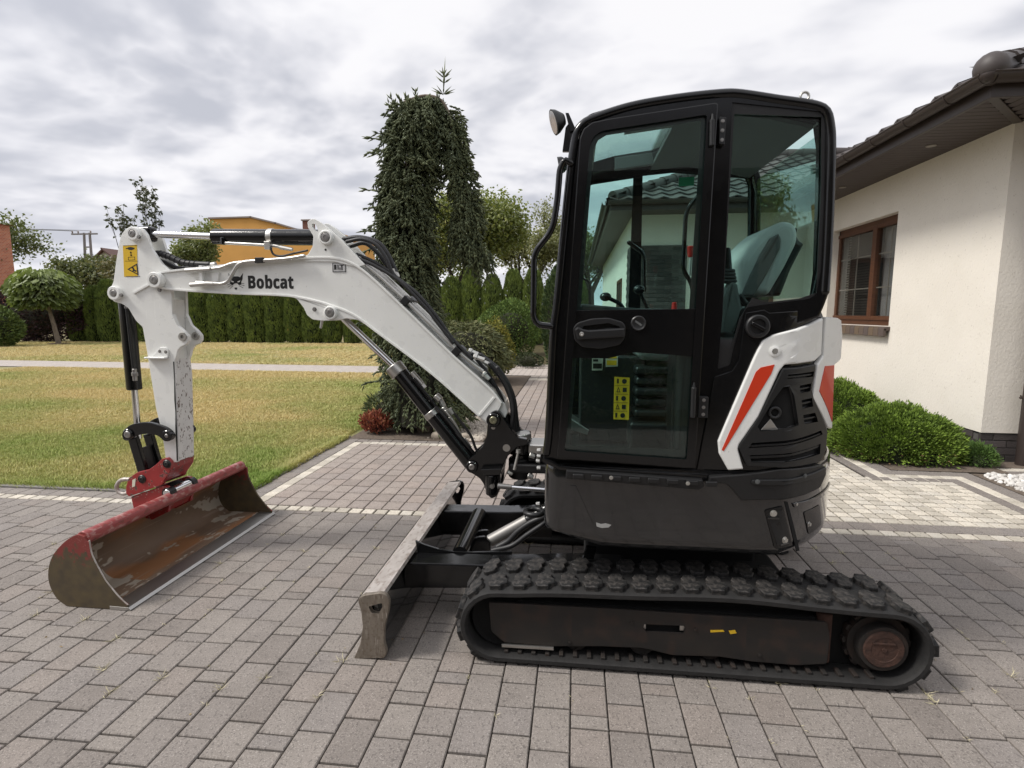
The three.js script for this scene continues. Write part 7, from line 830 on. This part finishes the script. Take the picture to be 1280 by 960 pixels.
// ------------------------------------------------------------ cylinders of boom and arm
{
  const c = part(ex, 'boom_cylinder'), Z0 = -3.09, ax = [[-1.390,1.511,-3.090], [-1.045,1.184,-3.090], [-1.012,1.152,-3.090], [-0.593,0.621,-3.090]]; mesh(c, 'rod', cyl(ax[0], ax[1], 0.020, 0.020, 20), M.chrome); mesh(c, 'barrel', [cyl(ax[2], ax[3], 0.046, 0.046, 26, 0.004)], M.black);
  const gl = V(ax[1]), d = V(ax[3]).sub(V(ax[2])).normalize(), g2 = gl.clone().addScaledVector(d, -0.012), g3 = gl.clone().addScaledVector(d, 0.052); mesh(c, 'gland', [cyl(g2.toArray(), g3.toArray(), 0.054, 0.054, 24, 0.005)], M.steel);
  const bd = V(ax[2]).lerp(V(ax[3]), 0.42), b2 = bd.clone().addScaledVector(d, 0.035); mesh(c, 'clamp_band', cyl(bd.toArray(), b2.toArray(), 0.0495, 0.0495, 24, 0.002), M.steel);
  const up = new THREE.Vector3(-d.y, d.x, 0).multiplyScalar(d.x > 0 ? 1 : -1), P = (t, u, z = 0) => V(ax[2]).lerp(V(ax[3]), t).addScaledVector(up, u).add(new THREE.Vector3(0, 0, z)).toArray();
  mesh(c, 'port_block', [cyl(P(0.06, 0.058), P(0.2, 0.060), 0.017, 0.017, 10, 0.003), cyl(P(0.18, 0.060), P(0.235, 0.062), 0.014, 0.014, 6, 0.002)], M.zinc); mesh(c, 'steel_line', tube([P(0.12, 0.052, 0.03), P(0.4, 0.056, 0.03), P(0.62, 0.056, 0.03)], 0.009, 20, 7), M.black);
  mesh(c, 'valve_block', [cyl(P(0.34, 0.085), P(0.40, 0.088), 0.023, 0.023, 12, 0.004), cyl(P(0.40, 0.09), P(0.46, 0.082), 0.016, 0.016, 6, 0.002), cyl(P(0.46, 0.075), P(0.54, 0.072), 0.020, 0.018, 8, 0.003), cyl(P(0.50, 0.10), P(0.56, 0.095), 0.014, 0.014, 6, 0.002), cyl(P(0.56, 0.068), P(0.70, 0.058), 0.016, 0.013, 8, 0.003), cyl(P(0.78, 0.055), P(0.88, 0.052), 0.013, 0.013, 8, 0.003)], M.zinc);
  mesh(c, 'hose', tube([P(0.52, 0.105), P(0.66, 0.105), P(0.80, 0.10), P(0.92, 0.075), P(1.0, 0.085), P(1.06, 0.1)], 0.008, 40, 7), M.hose); mesh(c, 'hose', tube([P(0.42, 0.055, 0.03), P(0.6, 0.06, 0.03), P(0.8, 0.058, 0.03), P(0.98, 0.05)], 0.010, 40, 7), M.hose); mesh(c, 'steel_line', tube([P(0.5, 0.08, 0.02), P(0.62, 0.078, 0.02), P(0.74, 0.062, 0.02)], 0.007, 24, 7), M.zinc); void Z0;
  const a = part(ex, 'arm_cylinder'), q = [[-2.577,1.963,-3.090], [-2.099,1.938,-3.090], [-1.506,1.918,-3.090], [-2.114,1.938,-3.090], [-1.424,1.923,-3.090]]; mesh(a, 'rod', cyl(q[0], q[1], 0.0205, 0.0205, 20), M.chrome); mesh(a, 'rod_eye', [box(q[0][0] - 0.02, q[0][0] + 0.09, q[0][1] - 0.05, q[0][1] + 0.04, -3.125, -3.055, 0.02)], M.black); mesh(a, 'barrel', cyl(q[3], q[4], 0.045, 0.045, 26, 0.006), M.black);
  const t1 = V(q[3]).lerp(V(q[4]), 0.50).toArray(), t2 = V(q[3]).lerp(V(q[4]), 0.545).toArray(); mesh(a, 'clamp_band', [cyl(t1, t2, 0.049, 0.049, 24, 0.002), box(t1[0] - 0.002, t2[0] + 0.002, t1[1] - 0.075, t1[1] - 0.03, -3.06, -3.03, 0.003)], M.zinc);
  const L1 = [[-2.030,1.898,-3.050], [-1.996,1.895,-3.050], [-1.733,1.878,-3.050], [-1.676,1.864,-3.050]]; mesh(a, 'steel_line', tube(L1, 0.009, 30, 8), M.zinc); mesh(a, 'port_block', cyl([L1[0][0], L1[0][1] + 0.03, L1[0][2]], [L1[0][0], L1[0][1] - 0.012, L1[0][2]], 0.015, 0.015, 8, 0.003), M.black); mesh(a, 'steel_line', tube([[-1.738,1.868,-3.040], [-1.721,1.828,-3.040], [-1.673,1.818,-3.040], [-1.605,1.831,-3.040], [-1.518,1.847,-3.040]], 0.006, 30, 7), M.hose); mesh(a, 'hose_fitting', cyl(...[[-1.680,1.867,-3.040], [-1.604,1.853,-3.040]], 0.012, 0.010, 8, 0.002), M.zinc);
}
// ------------------------------------------------------------ dipper arm
const ZD = -3.028;
{
  const a = part(ex, 'dipper_arm');
  const plate = [[-2.664,1.920], [-2.646,1.956], [-2.615,1.985], [-2.563,1.997], [-2.511,1.981], [-2.489,1.949], [-2.464,1.863], [-2.408,1.780], [-2.340,1.720], [-2.322,1.687], [-2.361,1.623], [-2.378,1.122], [-2.396,0.779], [-2.407,0.590], [-2.484,0.587], [-2.497,0.777], [-2.523,0.925], [-2.550,1.264], [-2.565,1.412], [-2.605,1.450], [-2.647,1.525], [-2.684,1.549], [-2.738,1.563], [-2.760,1.596], [-2.753,1.639], [-2.728,1.681], [-2.702,1.783]];
  mesh(a, 'side_plate', ext(plate, ZD, ZD - 0.022, { r: 0.010, b: 0.003 }), M.white); mesh(a, 'side_plate', ext(plate, ZD - 0.118, ZD - 0.140, { r: 0.010, b: 0.003 }), M.white);
  const low = [[-2.524,1.436], [-2.370,1.576], [-2.378,1.122], [-2.396,0.779], [-2.408,0.600], [-2.478,0.597], [-2.492,0.777], [-2.518,0.925], [-2.545,1.264]]; mesh(a, 'arm_box', ext(low, ZD - 0.02, ZD - 0.12, { b: 0 }), M.white);
  const face = [[-2.366,1.627], [-2.393,1.266], [-2.378,1.122], [-2.410,0.589]]; const fpl = [[-2.383,1.218], [-2.377,1.122], [-2.395,0.780], [-2.406,0.600], [-2.401,0.600], [-2.389,0.780], [-2.371,1.122], [-2.376,1.223]]; void face; mesh(a, 'worn_face', ext(fpl, ZD - 0.002, ZD - 0.138, { b: 0.001 }), M.chipped);
  mesh(a, 'worn_edge', ext([[-2.385,1.208], [-2.377,1.208], [-2.383,1.074], [-2.389,0.927], [-2.395,0.780], [-2.405,0.600], [-2.413,0.599], [-2.408,0.705], [-2.405,0.804], [-2.396,0.903], [-2.397,0.976], [-2.388,1.093]], ZD + 0.0002, ZD + 0.001, { b: 0 }), M.ink);
  const rib = [[-2.605,1.617], [-2.470,1.681], [-2.458,1.672], [-2.595,1.607]]; mesh(a, 'stiffener', ext(rib, ZD - 0.002, ZD + 0.010, { b: 0.002 }), M.white);
  const bs = [[-2.558,1.952], [-2.712,1.612], [-2.307,1.357]]; pin(bs[0][0], bs[0][1], ZD - 0.006, 0.040, 0.020, M.white, M.pinSteel, a, 'pin', 0.034); pin(bs[1][0], bs[1][1], ZD - 0.006, 0.042, 0.020, M.white, M.pinSteel, a, 'pin', 0.034);
  const kb = [[-2.518,1.932], [-2.663,1.600]]; for (const q of kb) mesh(a, 'keeper_bolt', bolt(q[0], q[1], ZD + 0.022, 0.008, 0.012), M.pinSteel);
  for (const z of [ZD + 0.002, ZD - 0.112]) { mesh(a, 'side_lug', ext([[-2.369,1.497], [-2.354,1.464], [-2.337,1.422], [-2.299,1.390], [-2.276,1.362], [-2.276,1.333], [-2.295,1.310], [-2.327,1.298], [-2.349,1.276], [-2.360,1.238], [-2.376,1.209]], z, z - 0.026, { r: 0.006, b: 0.003 }), M.white); mesh(a, 'lug_bush', lathe([[0.010, 0], [0.024, 0], [0.026, 0.006], [0.024, 0.012], [0.011, 0.012], [0.010, 0.008]], [bs[2][0], bs[2][1], z - 0.002], [bs[2][0], bs[2][1], z + 1], 20), M.steel); mesh(a, 'lug_hole', lathe([[0, 0.0], [0.0105, 0.0], [0.0105, 0.004], [0, 0.004]], [bs[2][0], bs[2][1], z], [bs[2][0], bs[2][1], z + 1], 16), M.pinSteel); }
  const hk = [[-2.515,1.235], [-2.492,1.257], [-2.453,1.293], [-2.417,1.293], [-2.403,1.276], [-2.406,1.238], [-2.423,1.226], [-2.500,1.228]]; mesh(a, 'step_bracket', [ext(hk, ZD - 0.002, ZD + 0.012, { r: 0.006, b: 0.003 }), box(hk[0][0] - 0.03, hk[5][0] - 0.005, hk[0][1] - 0.008, hk[0][1] + 0.002, ZD - 0.002, ZD + 0.035, 0.003)], M.white); for (const q of [[-2.457,1.270], [-2.419,1.267]]) mesh(a, 'bolt', bolt(q[0], q[1], ZD + 0.011, 0.007, 0.006), M.pinSteel);
  const st = [[-2.645,1.888], [-2.555,1.891], [-2.567,1.712], [-2.655,1.708]]; mesh(a, 'warning_label', ext(st, ZD + 0.0002, ZD + 0.0012, { b: 0 }), M.yellow);
  { const A = st[0], w = st[1][0] - A[0], h = A[1] - st[3][1], z0 = ZD + 0.0013, z1 = ZD + 0.0018, bx = (x0, x1, y0, y1) => box(A[0] + w * x0, A[0] + w * x1, A[1] - h * y1, A[1] - h * y0, z0, z1, 0), pl = (p, hs) => ext(p.map(([x, y]) => [A[0] + w * x, A[1] - h * y]), z0, z1, { b: 0, holes: hs ? [hs.map(([x, y]) => [A[0] + w * x, A[1] - h * y])] : [] });
    mesh(a, 'label_print', [bx(0.02, 0.98, 0.0, 0.012), bx(0.05, 1.03, 0.985, 1), bx(0.04, 1.0, 0.495, 0.503), pl([[0.35, 0.06], [0.55, 0.05], [0.8, 0.075], [0.82, 0.11], [0.6, 0.15], [0.4, 0.14], [0.3, 0.1]]), bx(0.2, 0.32, 0.08, 0.11), bx(0.5, 0.55, 0.2, 0.34), pl([[0.44, 0.24], [0.525, 0.19], [0.62, 0.24]]), pl([[0.44, 0.3], [0.525, 0.35], [0.62, 0.3]]), pl([[0.3, 0.37], [0.78, 0.36], [0.78, 0.46], [0.3, 0.47]], [[0.33, 0.38], [0.75, 0.37], [0.75, 0.45], [0.33, 0.46]]), pl([[0.18, 0.76], [0.92, 0.57], [0.94, 0.96]], [[0.3, 0.76], [0.84, 0.63], [0.86, 0.9]]), pl([[0.5, 0.7], [0.6, 0.68], [0.7, 0.78], [0.82, 0.8], [0.78, 0.85], [0.64, 0.82], [0.52, 0.84], [0.56, 0.77]])], M.ink); }
  const dl = [[-2.313,1.221], [-2.258,1.236], [-2.263,1.146], [-2.315,1.136]]; void dl; { const g = [[-3.093,1.232], [-3.110,1.231], [-3.150,1.178], [-3.132,1.180], [-3.155,1.227], [-3.139,1.228], [-3.087,1.184], [-3.103,1.182]]; const m = (i) => { const P = [...g.slice(i, i + 4)]; const s = new THREE.Shape(P.map((p) => new THREE.Vector2(-p[0], p[1]))); return new THREE.ExtrudeGeometry(s, { depth: 0.001, bevelEnabled: false }).rotateY(Math.PI / 2).translate(-2.3755, 0, 0); }; void m; }
}
// ------------------------------------------------------------ bucket cylinder, linkage, quick coupler, bucket
{
  const c = part(ex, 'bucket_cylinder'), q = [[-2.710,1.617,-3.090], [-2.698,1.550,-3.090], [-2.708,1.026,-3.090], [-2.718,0.809,-3.090], [-2.711,0.718,-3.090]]; mesh(c, 'barrel', cyl(q[0], q[2], 0.043, 0.043, 26, 0.005), M.black); mesh(c, 'rod', cyl(q[2], q[4], 0.019, 0.019, 18), M.chrome);
  const v0 = [[-2.657,1.160,-3.045], [-2.658,1.087,-3.045], [-2.673,1.530,-3.045], [-2.668,1.311,-3.045], [-2.662,1.155,-3.045]]; mesh(c, 'port_block', [cyl(v0[0], v0[1], 0.013, 0.013, 8, 0.002), cyl(V(v0[0]).lerp(V(v0[1]), 0.3).toArray(), V(v0[0]).lerp(V(v0[1]), 0.6).toArray(), 0.018, 0.018, 6, 0.002)], M.pinSteel); mesh(c, 'steel_line', tube([v0[2], v0[3], v0[4]], 0.008, 24, 7), M.plastic); mesh(c, 'bolt', bolt(v0[2][0], v0[2][1], -3.046, 0.010, 0.008), M.pinSteel);
  const l = part(ex, 'bucket_linkage'), O = (l0) => l0, arch = O([[-2.728,0.760], [-2.719,0.785], [-2.679,0.818], [-2.641,0.834], [-2.587,0.842], [-2.540,0.843], [-2.489,0.832], [-2.433,0.812], [-2.399,0.783], [-2.391,0.759], [-2.414,0.735], [-2.445,0.730], [-2.465,0.742], [-2.485,0.759], [-2.518,0.770], [-2.567,0.773], [-2.632,0.760], [-2.671,0.739], [-2.693,0.727], [-2.719,0.733]]);
  for (const z of [-2.985, -3.168]) { mesh(l, 'arch_link', ext(smoothLine([...arch, arch[0]], 3).slice(0, -1), z, z - 0.026, { b: 0.004 }), M.black); }
  const pp = [[-2.681,0.768], [-2.421,0.768]]; pin(pp[0][0], pp[0][1], -2.986, 0.034, 0.022, M.black, M.pinSteel, l, 'pin', 0.014); pin(pp[1][0], pp[1][1], -2.986, 0.034, 0.012, M.black, M.pinSteel, l, 'pin', 0.018);
  const barN = [[-2.719,0.728], [-2.662,0.745], [-2.615,0.535], [-2.670,0.513]]; for (const z of [-3.015, -3.135]) mesh(l, 'push_link', ext(barN, z, z - 0.03, { b: 0.005 }), M.black); const web = [[-2.709,0.656], [-2.665,0.667], [-2.635,0.526], [-2.681,0.504]]; mesh(l, 'link_web', ext(web, -3.04, -3.14, { b: 0.004 }), M.plastic); mesh(l, 'link_pin', cyl([pp[0][0], pp[0][1], -3.2], [pp[0][0], pp[0][1], -2.98], 0.02), M.pinSteel);
  const k = part(ex, 'quick_coupler'), pl = [[-2.736,0.394], [-2.732,0.435], [-2.710,0.492], [-2.647,0.532], [-2.571,0.550], [-2.519,0.584], [-2.476,0.621], [-2.441,0.629], [-2.417,0.602], [-2.426,0.547], [-2.475,0.485], [-2.488,0.460], [-2.717,0.375]];
  for (const z of [-2.985, -3.165]) mesh(k, 'side_plate', ext(pl, z, z - 0.026, { r: 0.008, b: 0.003 }), M.red);
  mesh(k, 'cross_block', [ext([[-2.712,0.406], [-2.683,0.478], [-2.584,0.512], [-2.477,0.526], [-2.462,0.506], [-2.492,0.475]], -3.0, -3.17, { b: 0.003 })], M.red);
  mesh(k, 'end_plate', ext([[-2.456,0.581], [-2.423,0.592], [-2.421,0.557], [-2.475,0.480], [-2.497,0.480]], -3.0, -3.185, { b: 0.003 }), M.red);
  const cp = [[-2.444,0.592], [-2.617,0.491]]; for (const q2 of cp) pin(q2[0], q2[1], -2.988, 0.026, 0.016, M.plastic, M.ink, k, 'pin', 0.012); mesh(k, 'coupler_ear', ext([[-2.572,0.593], [-2.530,0.621], [-2.499,0.595], [-2.515,0.542], [-2.573,0.508]], -3.185, -3.20, { r: 0.006, b: 0.003 }), M.white);
  mesh(k, 'coupler_label', ext([[-2.682,0.484], [-2.659,0.495], [-2.669,0.444], [-2.689,0.436]], -2.983, -2.9838, { b: 0 }), M.paper);
  const hkp = [[-2.761,0.465,-3.050], [-2.816,0.458,-3.050], [-2.852,0.425,-3.050], [-2.851,0.389,-3.050], [-2.819,0.369,-3.050], [-2.780,0.376,-3.050]]; mesh(k, 'lifting_hook', tube(hkp, 0.012, 40, 9), M.wornSteel); mesh(k, 'hook_latch', tube([[-2.828,0.447,-3.050], [-2.804,0.468,-3.050], [-2.761,0.465,-3.050]], 0.007, 16, 7), M.wornSteel);
  // bucket
  const b = part(ex, 'bucket'), zn = -2.385, zf = -3.745, out = [[-2.240,0.006], [-2.338,-0.005], [-2.501,-0.012], [-2.570,-0.000], [-2.631,0.040], [-2.664,0.109], [-2.665,0.183], [-2.632,0.267], [-2.569,0.336], [-2.516,0.374], [-2.474,0.391], [-2.439,0.382], [-2.426,0.358]], inn = [[-2.237,0.028], [-2.273,0.060], [-2.313,0.107], [-2.348,0.156], [-2.374,0.208], [-2.399,0.262], [-2.412,0.308], [-2.415,0.358]];
  const sh = smoothLine(out.slice(0, 12), 5); sh[0][1] = Math.max(sh[0][1], 0.002); for (const p of sh) p[1] = Math.max(p[1], 0.002);
  const endOut = [...sh, out[12], ...smoothLine([...inn].reverse().map((p) => [p[0], Math.max(p[1], 0.008)]), 4)];
  mesh(b, 'side_plate', ext(endOut, zn, zn - 0.014, { b: 0.002 }), M.bucketSide); mesh(b, 'side_plate', ext(endOut, zf + 0.014, zf, { b: 0.002 }), M.bucketSide);
  mesh(b, 'side_edge', tube([...inn].map((p) => [p[0], p[1] + 0.003, zn - 0.004]), 0.004, 40, 6), M.wornSteel);
  const inner = sh.map((p, i) => { const a0 = sh[Math.max(0, i - 1)], a1 = sh[Math.min(sh.length - 1, i + 1)], dx = a1[0] - a0[0], dy = a1[1] - a0[1], L = Math.hypot(dx, dy); return [p[0] + dy / L * 0.012, p[1] - dx / L * 0.012]; });
  const shell = ext([...sh, ...inner.reverse()], zn - 0.012, zf + 0.012, { b: 0 }); { let g = shell.index ? shell.toNonIndexed() : shell; g = smoothSides(g, 0.5); const p = g.attributes.position, uv = new Float32Array(p.count * 2); for (let i = 0; i < p.count; i++) { uv[i * 2] = p.getZ(i) * 0.75; const ang = Math.atan2(p.getY(i) - 0.2, p.getX(i) + 2.35); uv[i * 2 + 1] = (ang < 0 ? ang + 6.283 : ang) * 0.16; } g.setAttribute('uv', new THREE.BufferAttribute(uv, 2)); mesh(b, 'shell', g, M.bucketIn, { keepUV: true }); }
  const tpz = [[-2.458,0.369]][0]; mesh(b, 'top_pipe', cyl([tpz[0], tpz[1], zn - 0.012], [tpz[0], tpz[1], zf + 0.012], 0.036, 0.036, 22, 0.004), M.redWorn);
  const lip = [[-2.234,0.006]][0]; mesh(b, 'cutting_edge', ext([[lip[0] - 0.10, 0.001], [lip[0] + 0.012, 0.001], [lip[0] + 0.016, 0.006], [lip[0] + 0.004, 0.018], [lip[0] - 0.10, 0.020]], zn + 0.002, zf - 0.002, { b: 0.001 }), M.steel);
  for (const z of [-3.0, -3.20]) mesh(b, 'bucket_ear', ext([[-2.718,0.370], [-2.494,0.447], [-2.468,0.443], [-2.454,0.420], [-2.460,0.354], [-2.477,0.282], [-2.589,0.226], [-2.703,0.252], [-2.710,0.313]], z, z - 0.024, { r: 0.006, b: 0.003 }), M.red);
  const bp = [[-2.469,0.403], [-2.656,0.340]]; mesh(b, 'ear_pin', cyl([bp[0][0], bp[0][1], -3.225], [bp[0][0], bp[0][1], -2.99], 0.026, 0.026, 22, 0.004), M.chrome); mesh(b, 'ear_block', [box(bp[0][0] - 0.10, bp[0][0] - 0.03, bp[0][1] - 0.06, bp[0][1] + 0.02, -3.2, -3.02, 0.01)], M.hollow); mesh(b, 'pin_bush', [cyl([bp[0][0], bp[0][1], -3.04], [bp[0][0], bp[0][1], -2.992], 0.034, 0.034, 20, 0.003), cyl([bp[0][0], bp[0][1], -3.232], [bp[0][0], bp[0][1], -3.19], 0.034, 0.034, 20, 0.003)], M.plastic);
  mesh(b, 'ear_plate', ext([[-2.709,0.324], [-2.467,0.395], [-2.468,0.323], [-2.493,0.282], [-2.695,0.247]], -3.02, -3.205, { b: 0.003 }), M.red);
  for (const q of [[-3.671,-0.112], [-3.678,-0.140]]) mesh(b, 'drain_hole', cyl([-2.44, q[1] - 0.02, zf + 0.0165], [-2.44, q[1] - 0.02, zf + 0.015], 0.008), M.paper);
}
for (const c of ex.children) c.position.sub(exBase);

scene.add(camera);
renderer.render(scene, camera);
